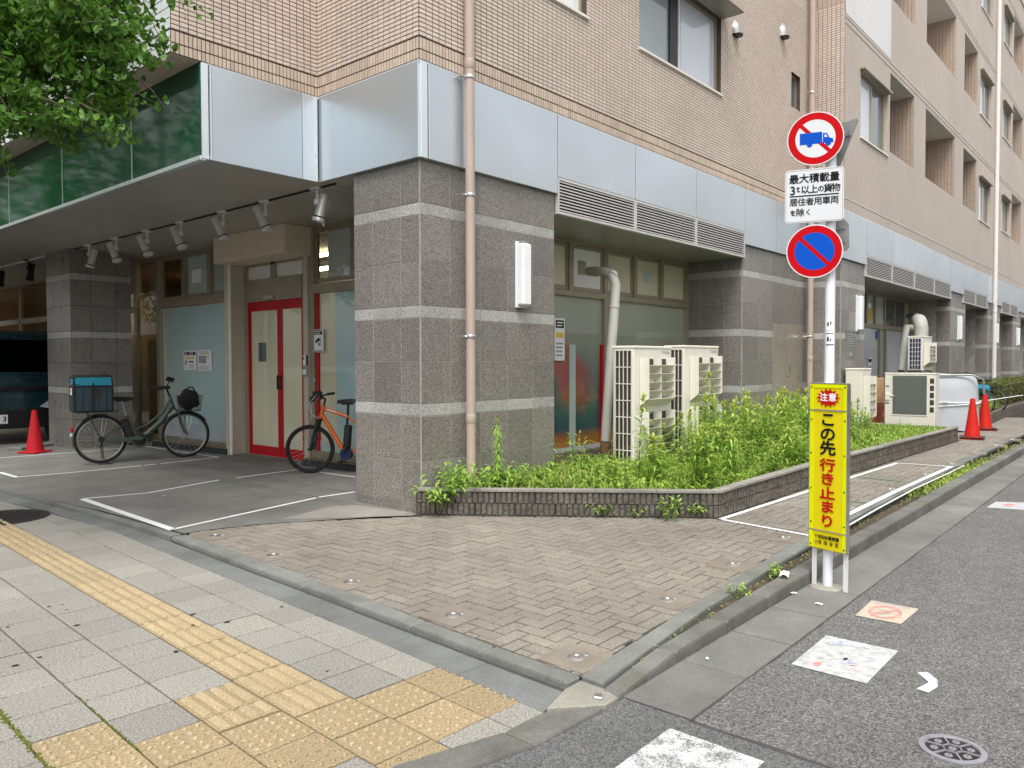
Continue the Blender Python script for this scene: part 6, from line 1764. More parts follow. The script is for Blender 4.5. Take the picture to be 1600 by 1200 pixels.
# ducts
t = thing('duct', 'grey insulated duct that drops from the first recess window', 'duct', (9.1, 5.9, .2))
pa = [onY(920, 424, 6.62), onY(930, 424, 6.45), onY(945, 425, 6.15), onY(957, 430, 6.0), onY(962, 445, 5.95), onY(960, 480, 5.93), onY(954, 560, 5.9), onY(949, 640, 5.88), onY(946, 690, 5.86)]
m = MB(); m.tube([p-Vector((9.1, 5.9, .2)) for p in pa], .068, 14); m.build('pipe', 'duct', t, True)
m = MB()
for p, r in ((pa[3], .078), (pa[1], .074), (pa[5], .073)):
    m.lathe([(r-.004, -.03), (r, -.025), (r, .025), (r-.004, .03)], 14, mat=Matrix.Translation(p-Vector((9.1, 5.9, .2))) @ Matrix.Rotation(0 if p is pa[5] else 1.0, 4, 'Y'))
m.build('elbow_band', 'duct', t, True)
m = MB(); q = pa[-1]-Vector((9.1, 5.9, .2)); m.tube([q, q-Vector((0, 0, .16))], .072, 12); m.build('wrapped_foot', 'wood_dark', t)
t = thing('duct', 'pale duct with a square bend in the second recess', 'duct', (21, 5.5, 1.2)); O = Vector((21, 5.5, 1.2))
pa = [onY(1420, 494, 6.0), onY(1432, 494, 5.4), onY(1432, 512, 5.35), onY(1416, 512, 5.35), onY(1412, 540, 5.33), onY(1408, 580, 5.3)]
m = MB(); m.tube([p-O for p in pa], .085, 10); m.build('pipe', 'duct', t, True)
t = thing('duct', 'wide pale duct elbow rising from the blue finned condenser', 'duct', (21.0, 4.9, 2.2)); O = Vector((21.0, 4.9, 2.2))
m = MB(); m.tube([(0, -.1, 0), (0, -.1, .20), (.05, -.07, .32), (.16, -.02, .40), (.34, .05, .42)], .16, 14); m.build('pipe', 'duct', t, True)
t = thing('duct', 'beige duct cover on the wall edge of the second recess', 'duct', (17.7, 5.9, .2))
m = MB(); m.bbox(-.06, .06, -.06, .06, 0, 2.75, .03); m.lathe([(.06, 2.75), (.045, 2.82), (.0, 2.84)], 10, cap=False); m.build('pipe', 'duct', t)
# boxes behind the small condenser
t = thing('cardboard_box', 'brown cardboard boxes stacked between the two condensers', 'box', (17.35, 4.82, .1))
m = MB(); m.bbox(-.2, .2, -.15, .15, .62, 1.15, .008, mat=Matrix.Rotation(.2, 4, 'Z')); m.build('box', 'cardboard', t)
t = thing('crate', 'dark red crate below the cardboard boxes', 'crate', (17.35, 4.82, .1))
m = MB(); m.bbox(-.24, .24, -.17, .17, 0, .6, .01); m.build('crate_body', 'crate_red', t)
m = MB(); m.box(-.2, .2, -.19, -.171, .1, .14); m.box(-.2, .2, -.19, -.171, .3, .34); m.build('crate_ribs', 'crate_red', t)

# ================================================================ CONES
def cone(label, x, y, mat, H=.70, base='tape_white', z=None, grp_=None, bmat=None):
    t = thing('traffic_cone', label, 'traffic cone', (x, y, zp(x) if z is None else z), random.uniform(.1, .5), grp_)
    m = MB(); m.bbox(-.19, .19, -.19, .19, 0, .035, .012); m.build('base', bmat or mat, t)
    m = MB(); m.lathe([(.145, .035), (.135, .06), (.042, H-.03), (.036, H-.008), (.018, H)], 28); m.build('cone_body', mat, t, True)
    return t
q = gp(55, 708); cone('red traffic cone in front of the truck', 4.72, 14.95, 'cone_left_red', .74)
for px, py, lb, h in ((1519, 686, 'red traffic cone in front of the silver cover, nearer', .78), (1538.5, 672, 'red traffic cone behind the other, by the far planter', .78)):
    q = gp(px, py); t = cone(lb, q.x, q.y, 'cone_red', h, grp_='red cones past the planter')
    m = MB(); m.bbox(-.21, .21, -.21, .21, .036, .05, .01); m.build('black_weight', 'black_plastic', t)
# silver cover
c1, c2, c3 = gp(1466, 668), gp(1500, 681), gp(1529, 671)
t = thing('covered_cart', 'silver grey covered cart tied with white cord beside the cones', 'cart', (c2.x, c2.y, .11))
def sup(n=26, e=3.2): return [(abs(math.cos(2*PI*k/n))**(2/e)*(1 if math.cos(2*PI*k/n) >= 0 else -1), abs(math.sin(2*PI*k/n))**(2/e)*(1 if math.sin(2*PI*k/n) >= 0 else -1)) for k in range(n)]
hx = (c3-c1).length/2
m = MB(); S = sup(); rings = [(1.0, .03), (1.01, .1), (.99, .5), (.97, .9), (.93, 1.10), (.85, 1.18), (.6, 1.21), (.0, 1.21)]
vs = []; fs = []; n = len(S)
for j, (k, z) in enumerate(rings):
    for i, (a, b) in enumerate(S): vs.append((a*.72*k, b*.42*k, z+.012*math.sin(a*7+z*5)))
for j in range(len(rings)-1):
    for i in range(n): fs.append((j*n+i, j*n+(i+1) % n, (j+1)*n+(i+1) % n, (j+1)*n+i))
m.add(vs, fs); mc = (c1+c3)/2
co = m.build('cover', 'cover_silver', t, True); dirc = math.atan2(c3.y-c1.y, c3.x-c1.x)
t.location = (18.55, 3.86, .11); t.rotation_euler = (0, 0, math.radians(-62))
m = MB()
for k in range(n): pass
m.tube([(a*.745, b*.435, .55+.06*a) for a, b in S], .010, 5, closed=True); m.tube([(a*.745, b*.435, .62) for a, b in S], .010, 5, closed=True); m.build('cord', 'tape_white', t)
m = MB(); m.tube([(.70*a, -.40, z) for a, z in ((-.9, 1.19), (.7, 1.2), (1.0, 1.1), (1.03, .8))], .022, 8); m.build('piping', 'steel_grey', t, True)
m = MB(); m.bbox(-.6, .6, -.3, .3, 0, .05, .01); m.build('base', 'black_plastic', t)
# ================================================================ far planter, hedge
t = thing('planter_wall', 'far low planter wall with a clipped hedge behind the cones', 'planter wall', (20, 3.6, 0))
m = MB()
fp = [Vector((19.35, 3.25)), Vector((24.6, 3.45)), Vector((40, 3.5))]
for a, b in zip(fp, fp[1:]):
    d = b-a; L = d.length; d.normalize(); n_ = round(L/.4)
    for r in range(3):
        for k in range(n_):
            p, q = a+d*(L*k/n_+.004), a+d*(L*(k+1)/n_-.004); nn = Vector((-d.y, d.x))*.12
            z0 = .0+.12*r
            vs = [(v.x-20, v.y-3.6, z) for z in (z0, z0+.115) for v in (p, q, q+nn, p+nn)]
            mm = MB(); mm.add(vs, [(0, 3, 2, 1), (4, 5, 6, 7), (0, 1, 5, 4), (1, 2, 6, 5), (2, 3, 7, 6), (3, 0, 4, 7)]); mm.build('block', 'planter_block', t)
m = MB(); m.box(19.4, 40, 3.55, 5.0, .1, .36); structure('planter_soil', m, 'soil')
grass('grass', 'grass in the far planter behind the cones', [(19.4, 3.4), (24, 3.6), (24, 4.8), (19.4, 4.8)], 3000, .35, .15, .45, .022, 9)
def hedge(label, x0, x1, y0, y1, z0, z1, N, seed):
    rr = random.Random(seed); m = MB()
    for k in range(N):
        f = rr.random()
        if f < .45: p = Vector((rr.uniform(x0, x1), y0+abs(rr.gauss(0, .05)), rr.uniform(z0, z1)))
        elif f < .8: p = Vector((rr.uniform(x0, x1), rr.uniform(y0, y1), z1-abs(rr.gauss(0, .06))))
        else: p = Vector((x0+abs(rr.gauss(0, .06)), rr.uniform(y0, y1), rr.uniform(z0, z1)))
        a = rr.uniform(0, 6.3); el = rr.uniform(-.6, 1.2)
        leaf(m, p, Vector((math.cos(a)*math.cos(el), math.sin(a)*math.cos(el), math.sin(el))), Vector((0, 0, 1)), rr.uniform(.05, .1), .035, .2, .1)
    t = thing('hedge', label, 'hedge', (x0, y0, z0))
    o = m.build('foliage', 'hedge_leaf', t); o.location = (-x0, -y0, -z0)
    m = MB(); m.box(.12, x1-x0-.1, .12, y1-y0-.1, 0, z1-z0-.12); m.build('twigs', 'soil', t)
hedge('clipped olive green hedge at the right edge, behind the parked bicycles', 24.0, 38, 3.62, 4.6, .4, 1.02, 6000, 3)

# ================================================================ BICYCLES
def wheel(parent, x, r, spokes=28, tyre=.019, yaw=0, name='wheel', rim='steel_grey'):
    w = bpy.data.objects.new(name, None); COL.objects.link(w); w.parent = parent; w.location = (x, 0, r+.0); w.rotation_euler = (0, 0, yaw)
    c = [(math.cos(2*PI*k/40), math.sin(2*PI*k/40)) for k in range(40)]
    m = MB(); m.tube([((r-tyre)*a, 0, (r-tyre)*b) for a, b in c], tyre, 10, closed=True); m.build('tyre', 'rubber', w, True)
    rr_ = r-2*tyre-.006
    m = MB(); m.tube([(rr_*a, 0, rr_*b) for a, b in c], .011, 8, closed=True); m.build('rim', rim, w, True)
    m = MB(); m.tube([(0, -.05, 0), (0, .05, 0)], .022, 10); m.tube([(0, -.075, 0), (0, .075, 0)], .008, 8); m.build('hub', 'steel_grey', w, True)
    m = MB()
    for k in range(spokes):
        a = 2*PI*k/spokes; b = a+(.5 if k % 2 else -.5); y = .035*(1 if k % 4 < 2 else -1)
        m.tube([(.02*math.cos(b), y, .02*math.sin(b)), (rr_*math.cos(a), 0, rr_*math.sin(a))], .0016, 3)
    o = m.build('spokes', 'steel', w); return w
def tubes(parent, name, mat, segs, n=10):
    m = MB()
    for pts, r in segs: m.tube(pts, r, n)
    return m.build(name, mat, parent, True)
def fender(parent, x, r, a0, a1, w, mat, gap=.02):
    m = MB(); n = 16; vs = []
    for k in range(n+1):
        a = a0+(a1-a0)*k/n; R_ = r+gap
        for y, dr in ((-w, -.018), (-w*.6, 0), (w*.6, 0), (w, -.018)): vs.append((x+(R_+dr)*math.cos(a), y, r+(R_+dr)*math.sin(a)))
    m.add(vs, [(k*4+j, k*4+j+1, k*4+j+5, k*4+j+4) for k in range(n) for j in range(3)])
    return m.build('mudguard', mat, parent, True)
def saddle(parent, x, z, L=.27, w=.09, mat='black_plastic'):
    m = MB(); prof = [(0, .9, .0), (.25, 1, .012), (.5, .6, .006), (.75, .28, .0), (1, .2, -.01)]; vs = []
    for t_, ww, dz in prof:
        for y, zz in ((-1, -.03), (-.8, .01), (0, .022), (.8, .01), (1, -.03)): vs.append((x+L*t_, y*w*ww, z+zz+dz))
    fs = [(k*5+j, k*5+j+1, k*5+j+6, k*5+j+5) for k in range(4) for j in range(4)]+[(0, 1, 2, 3, 4), (24, 23, 22, 21, 20)]
    m.add(vs, fs); m.box(x+.05, x+L*.8, -.012, .012, z-.05, z-.02); return m.build('saddle', mat, parent, True)

# green assisted bicycle
r1, r2 = gp(158, 725), gp(291, 714)
hd_ = math.atan2(r2.y-r1.y, r2.x-r1.x); WB = (r2.xy-r1.xy).length
gb = thing('bicycle', 'dark green electric bicycle with front basket, parked by the teal window', 'bicycle', (r1.x, r1.y, zp(r1.x)+.01), hd_)
R1 = .372
wheel(gb, 0, R1, 30, .024); wheel(gb, WB, R1, 30, .024)
fender(gb, 0, R1, math.radians(75), math.radians(195), .03, 'green_paint')
head_t, head_b, bb, st, ra, fa_ = (WB-.245, 0, 1.02), (WB-.175, 0, .80), (.52, 0, .345), (.40, 0, .66), (0, 0, R1), (WB, 0, R1)
tubes(gb, 'frame', 'green_paint', [([(WB-.20, 0, .86), (.86, 0, .60), (.62, 0, .385), bb], .046), ([(WB-.235, 0, .96), (.90, 0, .76), (.66, 0, .56), (.50, 0, .50), (.44, 0, .52)], .017),
    ([bb, (.46, 0, .5), st, (.375, 0, .72)], .019), ([head_t, head_b], .024), ([(.40, .03, .63), (0, .062, R1)], .010), ([(.40, -.03, .63), (0, -.062, R1)], .010), ([bb, (.25, .062, .345), (0, .062, R1)], .012), ([bb, (.25, -.062, .345), (0, -.062, R1)], .012)])
m = MB(); m.bbox(.05, .58, -.085, -.06, .33, .385, .02); m.tube([(.06, -.075, .33), (.40, -.075, .33), (.47, -.075, .26), (.54, -.075, .225), (.62, -.075, .25), (.64, -.075, .33), (.60, -.075, .385)], .014, 8); m.build('chain_guard', 'green_paint', gb)
m = MB(); m.lathe([(.09, -.05), (.095, -.04), (.095, .05), (.08, .06)], 18, mat=Matrix.Translation((.545, 0, .33)) @ Matrix.Rotation(PI/2, 4, 'X')); m.build('motor', 'black_plastic', gb, True)
m = MB(); m.bbox(-.055, .055, -.05, .05, -.17, .17, .02, mat=Matrix.Translation((.37, 0, .50)) @ Matrix.Rotation(-.30, 4, 'Y')); m.build('battery', 'black_plastic', gb)
m = MB(); m.tube([(.545, -.10, .33), (.63, -.11, .40)], .011, 6); m.bbox(.58, .70, -.21, -.11, .395, .42, .008); m.tube([(.545, .10, .33), (.46, .11, .26)], .011, 6); m.bbox(.41, .51, .11, .21, .245, .27, .008); m.build('crank', 'black_metal', gb)
tubes(gb, 'fork', 'green_paint', [([head_b, (WB-.13, 0, .77), (WB-.10, .055, .68), (WB-.06, .06, .52), fa_[:1]+(.06, R1)], .014), ([head_b, (WB-.13, 0, .77), (WB-.10, -.055, .68), (WB-.06, -.06, .52), fa_[:1]+(-.06, R1)], .014)])
fender(gb, WB, R1, math.radians(35), math.radians(150), .03, 'black_plastic', .016)
tubes(gb, 'handlebar', 'black_metal', [([head_t, (WB-.30, 0, 1.16)], .016), ([(WB-.46, .28, 1.13), (WB-.33, .24, 1.15), (WB-.29, .08, 1.15), (WB-.29, -.08, 1.15), (WB-.33, -.24, 1.15), (WB-.46, -.28, 1.13)], .012)])
tubes(gb, 'grip', 'black_plastic', [([(WB-.47, .283, 1.128), (WB-.35, .245, 1.15)], .018), ([(WB-.47, -.283, 1.128), (WB-.35, -.245, 1.15)], .018)])
m = MB(); m.bbox(-.06, .06, -.012, .012, -.05, .05, .006, mat=Matrix.Translation((WB-.24, -.05, 1.27)) @ Matrix.Rotation(-.9, 4, 'X') @ Matrix.Rotation(.5, 4, 'Y')); m.tube([(WB-.28, 0, 1.15), (WB-.25, -.04, 1.25)], .010, 6); m.bbox(WB-.30, WB-.24, -.06, .06, 1.12, 1.17, .01); m.build('phone_mount', 'black_plastic', gb)
m = MB(); m.tube([(.36, 0, .72), (.30, 0, .95)], .014, 8); m.build('seat_post', 'steel_grey', gb, True)
saddle(gb, .17, .985, .29, .10)
m = MB(); x0 = WB+.02
for z, e in ((1.0, .0), (.87, .015), (.76, .03)): m.tube([(x0-.12+e, -.19+e, z), (x0+.20-e, -.19+e, z), (x0+.20-e, .19-e, z), (x0-.12+e, .19-e, z)], .004, 4, closed=True)
for k in range(9):
    y = -.19+.38*k/8; m.tube([(x0+.20, y, 1.0), (x0+.17, y*.85, .76)], .0025, 4); m.tube([(x0-.12, y, 1.0), (x0-.09, y*.85, .76)], .0025, 4)
    x = x0-.12+.32*k/8; xb = x0-.09+.26*k/8; m.tube([(x, -.19, 1.0), (xb, -.16, .76)], .0025, 4); m.tube([(x, .19, 1.0), (xb, .16, .76)], .0025, 4); m.tube([(xb, -.16, .76), (xb, .16, .76)], .0025, 4)
m.tube([(x0-.05, .0, .76), (WB, .07, R1+.02)], .005, 4); m.tube([(x0-.05, .0, .76), (WB, -.07, R1+.02)], .005, 4)
m.build('basket', 'black_metal', gb)
tubes(gb, 'rear_rack', 'green_paint', [([(.25, .06, .79), (-.32, .06, .79), (-.32, -.06, .79), (.25, -.06, .79)], .008), ([(-.18, .06, .79), (0, .07, R1)], .009), ([(-.18, -.06, .79), (0, -.07, R1)], .009)])
m = MB(); m.bbox(-.40, -.365, -.03, .03, .50, .57, .008); m.build('rear_reflector', 'ink_red', gb)
m = MB(); m.bbox(-.41, -.375, -.012, .012, .43, .48, .004); m.build('number_tag', 'sign_white', gb)
tubes(gb, 'kickstand', 'black_metal', [([(.0, .07, R1), (.03, .09, .03), (.08, .11, .0)], .007), ([(0, -.07, R1), (.03, -.10, .03), (.10, -.14, .0)], .007), ([(-.08, .11, .005), (.12, .11, .005)], .007), ([(-.06, -.14, .005), (.14, -.14, .005)], .007)])
m = MB(); m.lathe([(.045, -.02), (.045, .02)], 14, mat=Matrix.Translation((0, -.07, R1)) @ Matrix.Rotation(PI/2, 4, 'X')); m.tube([(0, -.08, R1), (-.02, -.085, R1-.13)], .012, 6); m.build('gear', 'black_metal', gb)
m = MB(); m.bbox(.80, .98, -.0365, -.034, .655, .675, .001, mat=None); 
m = MB(); m.add([(.86, -.036, .62), (.985, -.036, .71), (.98, -.036, .725), (.855, -.036, .635)], [(0, 1, 2, 3)]); m.build('frame_lettering', 'ink_white', gb)
def on_bike(bk, p): return bk.matrix_basis @ Vector(p)
bpy.context.view_layer.update()
# delivery box
bp = Vector((r1.x, r1.y, zp(r1.x))) + Vector((math.cos(hd_), math.sin(hd_), 0))*(-.12)
db = thing('delivery_box', 'black and teal insulated delivery box strapped on the green bicycle', 'delivery box', (bp.x, bp.y, zp(r1.x)+.81), hd_)
m = MB(); m.bbox(-.27, .27, -.22, .22, 0, .40, .02); m.build('crate', 'black_plastic', db)
m = MB(); m.bbox(-.265, .265, -.215, .215, .41, .56, .03); m.build('lid', 'cloth_black', db)
m = MB(); m.box(-.235, .245, -.2225, -.217, .43, .52); m.box(-.273, -.264, -.2, -.02, .42, .50); m.build('teal_panel', 'cloth_teal', db)
m = MB(); m.box(-.245, .255, -.224, -.219, .40, .415); m.add([(-.235, -.2235, .43), (.245, -.2235, .43), (.21, -.2235, .40), (-.1, -.2235, .40)], [(0, 3, 2, 1)]); m.build('flap', 'cloth_teal', db)
m = MB()
for i in range(18):
    for j in range(12):
        x, z = -.225+.0262*i, .04+.028*j
        if i % 4 == 3: continue
        if -.05 < x < .09 and z > .20: continue
        m.add([(x, -.2212, z), (x+.010, -.2212, z-.009), (x+.020, -.2212, z), (x+.010, -.2212, z+.009)], [(0, 1, 2, 3)])
for i in range(4):
    for j in range(6):
        y, z = -.15+.03*i, .05+.03*j; m.add([(-.2712, y, z), (-.2712, y+.011, z-.01), (-.2712, y+.022, z), (-.2712, y+.011, z+.01)], [(0, 3, 2, 1)])
m.build('mesh_pattern', 'cloth_teal_dark', db)
m = MB(); m.box(-.274, -.271, -.13, .03, .26, .36); m.build('label', 'ink_white', db)
m = MB(); m.box(-.276, -.274, -.06, -.02, .30, .34); m.build('label_mark', 'ink_red', db)
for x in (-.25, .0, .26): m = MB(); m.box(x-.012, x+.012, -.228, -.2205, .0, .44); m.build('strap', 'cloth_black', db)
# bag in the basket
q = Vector((r1.x, r1.y, zp(r1.x)))+Vector((math.cos(hd_), math.sin(hd_), 0))*(WB+.06)
bg = thing('bag', 'black bag stuffed in the front basket of the green bicycle', 'bag', (q.x, q.y, zp(r1.x)+.78), hd_)
bm = bmesh.new(); bmesh.ops.create_icosphere(bm, subdivisions=3, radius=1)
for v in bm.verts:
    f = 1+.10*math.sin(v.co.x*5+v.co.z*4)+.06*math.sin(v.co.y*9); v.co = Vector((v.co.x*.16*f, v.co.y*.15*f, .17+v.co.z*.17*f))
m = MB(); m.bm(bm); m.build('bag_body', 'cloth_black', bg, True)
m = MB(); m.tube([(-.06, -.05, .30), (-.02, -.05, .37), (.04, -.05, .37), (.08, -.05, .30)], .012, 6); m.build('handle', 'cloth_black', bg, True)

# orange bicycle half hidden by the corner pillar
f1 = gp(485, 739.5); ob_h = math.radians(-53)+PI     # heading of travel
dr_ = Vector((math.cos(ob_h), math.sin(ob_h), 0)); WB2 = 1.10
oc = Vector((f1.x, f1.y, 0))-dr_*WB2
ob = thing('bicycle', 'orange bicycle with black tyres, half hidden behind the corner pillar', 'bicycle', (oc.x, oc.y, zp(6.5)), ob_h)
R2 = .335
wheel(ob, 0, R2, 28, .022, rim='black_metal'); wheel(ob, WB2, R2, 28, .022, .18, rim='black_metal')
ht, hb, bb2, stp = (WB2-.20, 0, .94), (WB2-.155, 0, .76), (.62, 0, .30), (.57, 0, .78)
tubes(ob, 'frame', 'orange_paint', [([(WB2-.19, 0, .90), stp], .024), ([(WB2-.17, 0, .81), bb2], .031), ([ht, hb], .028), ([stp, (0, .06, R2)], .012), ([stp, (0, -.06, R2)], .012), ([bb2, (0, .06, R2)], .013), ([bb2, (0, -.06, R2)], .013)])
tubes(ob, 'seat_tube', 'black_plastic', [([bb2, (.575, 0, .72), (.56, 0, .96)], .017)])
m = MB(); m.bbox(-.05, .05, -.045, .045, -.17, .17, .02, mat=Matrix.Translation((.575, 0, .50)) @ Matrix.Rotation(-.08, 4, 'Y')); m.build('battery', 'black_plastic', ob)
m = MB(); m.lathe([(.08, -.06), (.085, -.05), (.085, .05), (.08, .06)], 18, mat=Matrix.Translation((.59, 0, .27)) @ Matrix.Rotation(PI/2, 4, 'X')); m.build('motor', 'fin_blue', ob, True)
saddle(ob, .44, .995, .27, .075)
tubes(ob, 'fork', 'black_plastic', [([hb, (WB2-.13, 0, .72)], .03), ([(WB2-.13, .065, .74), (WB2-.02, .065, R2-.02)], .022), ([(WB2-.13, -.065, .74), (WB2-.02, -.065, R2-.02)], .022), ([(WB2-.13, -.07, .72), (WB2-.13, .07, .72)], .022), ([(WB2-.02, -.07, R2), (WB2+.01, .07, R2)], .012)])
tubes(ob, 'handlebar', 'black_metal', [([ht, (WB2-0.220, 0, 1.02), (WB2-0.150, 0, 1.06)], .016), ([(WB2-0.230, .33, 1.09), (WB2-0.160, .15, 1.07), (WB2-0.150, 0, 1.06), (WB2-0.160, -.15, 1.07), (WB2-0.230, -.33, 1.09)], .012)])
tubes(ob, 'grip', 'black_plastic', [([(WB2-0.240, .34, 1.09), (WB2-0.180, .22, 1.08)], .019), ([(WB2-0.240, -.34, 1.09), (WB2-0.180, -.22, 1.08)], .019), ([(WB2-0.160, .13, 1.07), (WB2-0.070, .16, .98)], .012), ([(WB2-0.160, -.13, 1.07), (WB2-0.070, -.16, .98)], .012)])
m = MB(); m.bbox(WB2-0.170, WB2-0.050, -.05, .05, 1.05, 1.13, .015); m.lathe([(.035, 0), (.038, .06)], 12, mat=Matrix.Translation((WB2-0.070, 0, 1.02)) @ Matrix.Rotation(PI/2, 4, 'Y')); m.build('lamp', 'black_plastic', ob)
tubes(ob, 'cable', 'white_paint', [([(WB2-0.120, .12, 1.07), (WB2-0.010, .08, .95), (WB2-0.040, .03, .80), (WB2-0.140, .02, .76)], .004), ([(WB2-0.120, -.12, 1.07), (WB2+0.010, -.08, .93), (WB2-0.020, -.03, .79), (WB2+0.000, -.02, .74)], .004)], 5)
m = MB(); m.tube([(WB2-0.200, .22, 1.08), (WB2-0.230, .27, 1.20), (WB2-0.170, .27, 1.25)], .007, 6); m.build('mirror_arm', 'black_metal', ob, True)
m = MB(); m.lathe([(.0, -.012), (.045, -.008), (.050, 0)], 16, mat=Matrix.Translation((WB2-0.140, .27, 1.27)) @ Matrix.Rotation(1.2, 4, 'Y') @ Matrix.Scale(1.4, 4, (0, 1, 0)), cap=False); m.build('mirror', 'steel', ob, True)
m = MB(); m.tube([(.61, -.07, .28), (.69, -.08, .16)], .011, 6); m.bbox(.64, .74, -.18, -.08, .13, .155, .006); m.tube([(.61, .07, .28), (.54, .08, .40)], .011, 6); m.bbox(.49, .59, .08, .18, .39, .415, .006); m.build('crank', 'black_metal', ob)
tubes(ob, 'kickstand', 'black_metal', [([(.06, .06, .33), (.12, .16, .10), (.17, .24, .0)], .008)])
m = MB(); m.add([(WB2-.24, -.026, .89), (WB2-.38, -.026, .85), (WB2-.38, -.026, .837), (WB2-.24, -.026, .877)], [(0, 1, 2, 3)]); m.add([(WB2-.24, .026, .89), (WB2-.38, .026, .85), (WB2-.38, .026, .837), (WB2-.24, .026, .877)], [(3, 2, 1, 0)]); m.build('frame_lettering', 'ink_white', ob)
m = MB(); m.bbox(.12, .2, -.03, .03, .66, .72, .01); m.build('wheel_lock', 'black_plastic', ob)

# bicycles far along the path
def far_bike(label, x, y, rz, mat):
    t = thing('bicycle', label, 'bicycle', (x, y, .24), rz, 'bicycles parked by the far hedge')
    wheel(t, 0, .33, 12); wheel(t, 1.08, .33, 12)
    tubes(t, 'frame', mat, [([(.80, 0, .85), (.45, 0, .3)], .022), ([(.78, 0, .9), (.3, 0, .62)], .018), ([(.45, 0, .3), (.28, 0, .8)], .018), ([(.3, 0, .6), (0, 0, .33)], .014), ([(.45, 0, .3), (0, 0, .33)], .014), ([(.77, 0, .98), (.85, 0, .7), (1.08, 0, .33)], .016)], 6)
    tubes(t, 'handlebar', 'black_metal', [([(.62, .28, 1.03), (.76, .2, 1.05), (.78, 0, 1.03), (.76, -.2, 1.05), (.62, -.28, 1.03)], .018)], 6)
    saddle(t, .14, .86)
    return t
far_bike('dark bicycle nearest the silver cover, by the far hedge', 20.9, 3.75, 1.2, 'black_metal')
far_bike('dark bicycle standing behind the silver cover, handlebar showing', 22.5, 5.0, 2.0, 'black_metal')
t = far_bike('teal bicycle leaning at the end of the far planter wall', 23.3, 3.6, 1.3, 'cloth_teal')
m = MB(); m.bbox(.1, .7, -.12, .12, .5, .74, .08); m.build('teal_cover', 'cloth_teal', t)
far_bike('bicycle at the right edge, behind the hedge', 29.5, 4.9, 2.0, 'black_metal')
far_bike('bicycle at the far right end of the path', 22.3, 3.7, 1.2, 'black_metal')
m = MB(); q0 = (17.9, 3.7, .75); m.tube([q0, (20, 3.3, .70), (23.5, 3.0, .72)], .012, 5)
tag(m.build('cord', 'tape_white'), 'white cord strung from the silver cover towards the hedge', 'cord')

# ================================================================ TRUCK
tk = thing('truck', 'dark green and black cab front of a small truck beyond the pillar', 'truck', (6.02, 16.75, zp(5.6)), PI/2)
def xz_prism(m, prof, y0, y1, mi=0, ins=.0):
    n = len(prof); vs = [(x, y0, z) for x, z in prof]+[(x, y1, z) for x, z in prof]
    m.add(vs, [(i, (i+1) % n, n+(i+1) % n, n+i) for i in range(n)]+[tuple(range(n)), tuple(range(2*n-1, n-1, -1))], mi)
prof = [(0, .42), (-.02, .75), (0, 1.18), (.10, 1.30), (.42, 2.05), (.62, 2.18), (2.6, 2.2), (2.6, .42)]
bm = bmesh.new(); vs = [bm.verts.new((x, 0, z)) for x, z in prof]; f = bm.faces.new(vs); ex = bmesh.ops.extrude_face_region(bm, geom=[f])
bmesh.ops.translate(bm, vec=(0, 1.72, 0), verts=[v for v in ex['geom'] if isinstance(v, bmesh.types.BMVert)])

for v in bm.verts:
    if v.co.z > 1.25: v.co.y = .86+(v.co.y-.86)*(1-.15*(v.co.z-1.2))
bmesh.ops.recalc_face_normals(bm, faces=bm.faces); bmesh.ops.bevel(bm, geom=[e for e in bm.edges], offset=.09, segments=4, affect='EDGES')
m = MB(); m.bm(bm); m.build('cab', 'truck_paint', tk, True)
def wpt(y, s, d=.012):  # point on the windscreen plane
    x = .12+.29*s; z = 1.33+.68*s; return (x-d*.92, y, z+d*.39)
m = MB(); m.add([wpt(.14, .03), wpt(1.58, .03), wpt(1.50, .97), wpt(.24, .97)], [(0, 1, 2, 3)]); m.build('windscreen', 'glass_dark', tk)
m = MB(); m.add([wpt(.14, .03, .006), wpt(1.58, .03, .006), wpt(1.50, .97, .006), wpt(.24, .97, .006)], [(0, 1, 2, 3)]); m.build('cabin_dark', 'truck_black', tk)
m = MB(); m.add([(.40, -.003, 1.36), (1.2, -.003, 1.36), (1.2, -.003, 1.98), (.58, -.003, 1.98)], [(0, 1, 2, 3)]); m.build('side_window', 'glass_dark', tk)
m = MB(); m.box(-.04, .02, .02, 1.70, 1.02, 1.10); m.bbox(-.05, .1, .0, 1.72, .30, .66, .03); m.build('bumper', 'truck_black', tk)
m = MB(); m.add([(-.062, .06, .66), (-.062, .50, .66), (-.062, .66, .70), (-.060, .46, .84), (-.045, .06, .90)], [(4, 3, 2, 1, 0)]); m.build('headlight', 'film_pale', tk)
m = MB(); m.lathe([(.085, .0), (.07, .03), (.0, .045)], 20, mat=Matrix.Translation((-.058, .24, .775)) @ Matrix.Rotation(-PI/2, 4, 'Y'), cap=False); m.build('headlight_lens', 'film_frost', tk, True)
m = MB(); m.bbox(-.20, -.13, .02, .17, 1.28, 1.60, .03); m.tube([(-.13, .05, 1.40), (.2, .06, 1.36)], .014, 6); m.build('side_mirror', 'truck_black', tk)
m = MB(); m.bbox(-.075, -.055, 1.20, 1.54, .40, .57, .004); m.build('number_plate', 'sign_white', tk)
m = MB(); vs, fs = text_mb('3', .13, .004); m.add([(-.0765, .0+1.255-x, .485+z) for x, y, z in vs], fs); m.build('plate_number', 'ink', tk)
m = MB(); m.add([(.06, .30, 1.255), (.06, 1.2, 1.255), (.13, 1.2, 1.345), (.13, .30, 1.345)], [(0, 1, 2, 3)], 0); m.build('dashboard_paper', 'film_teal_pale', tk)
m = MB(); m.tube([(.03, .35, 1.27), (.06, 1.0, 1.36)], .010, 5); m.build('wiper', 'truck_black', tk)
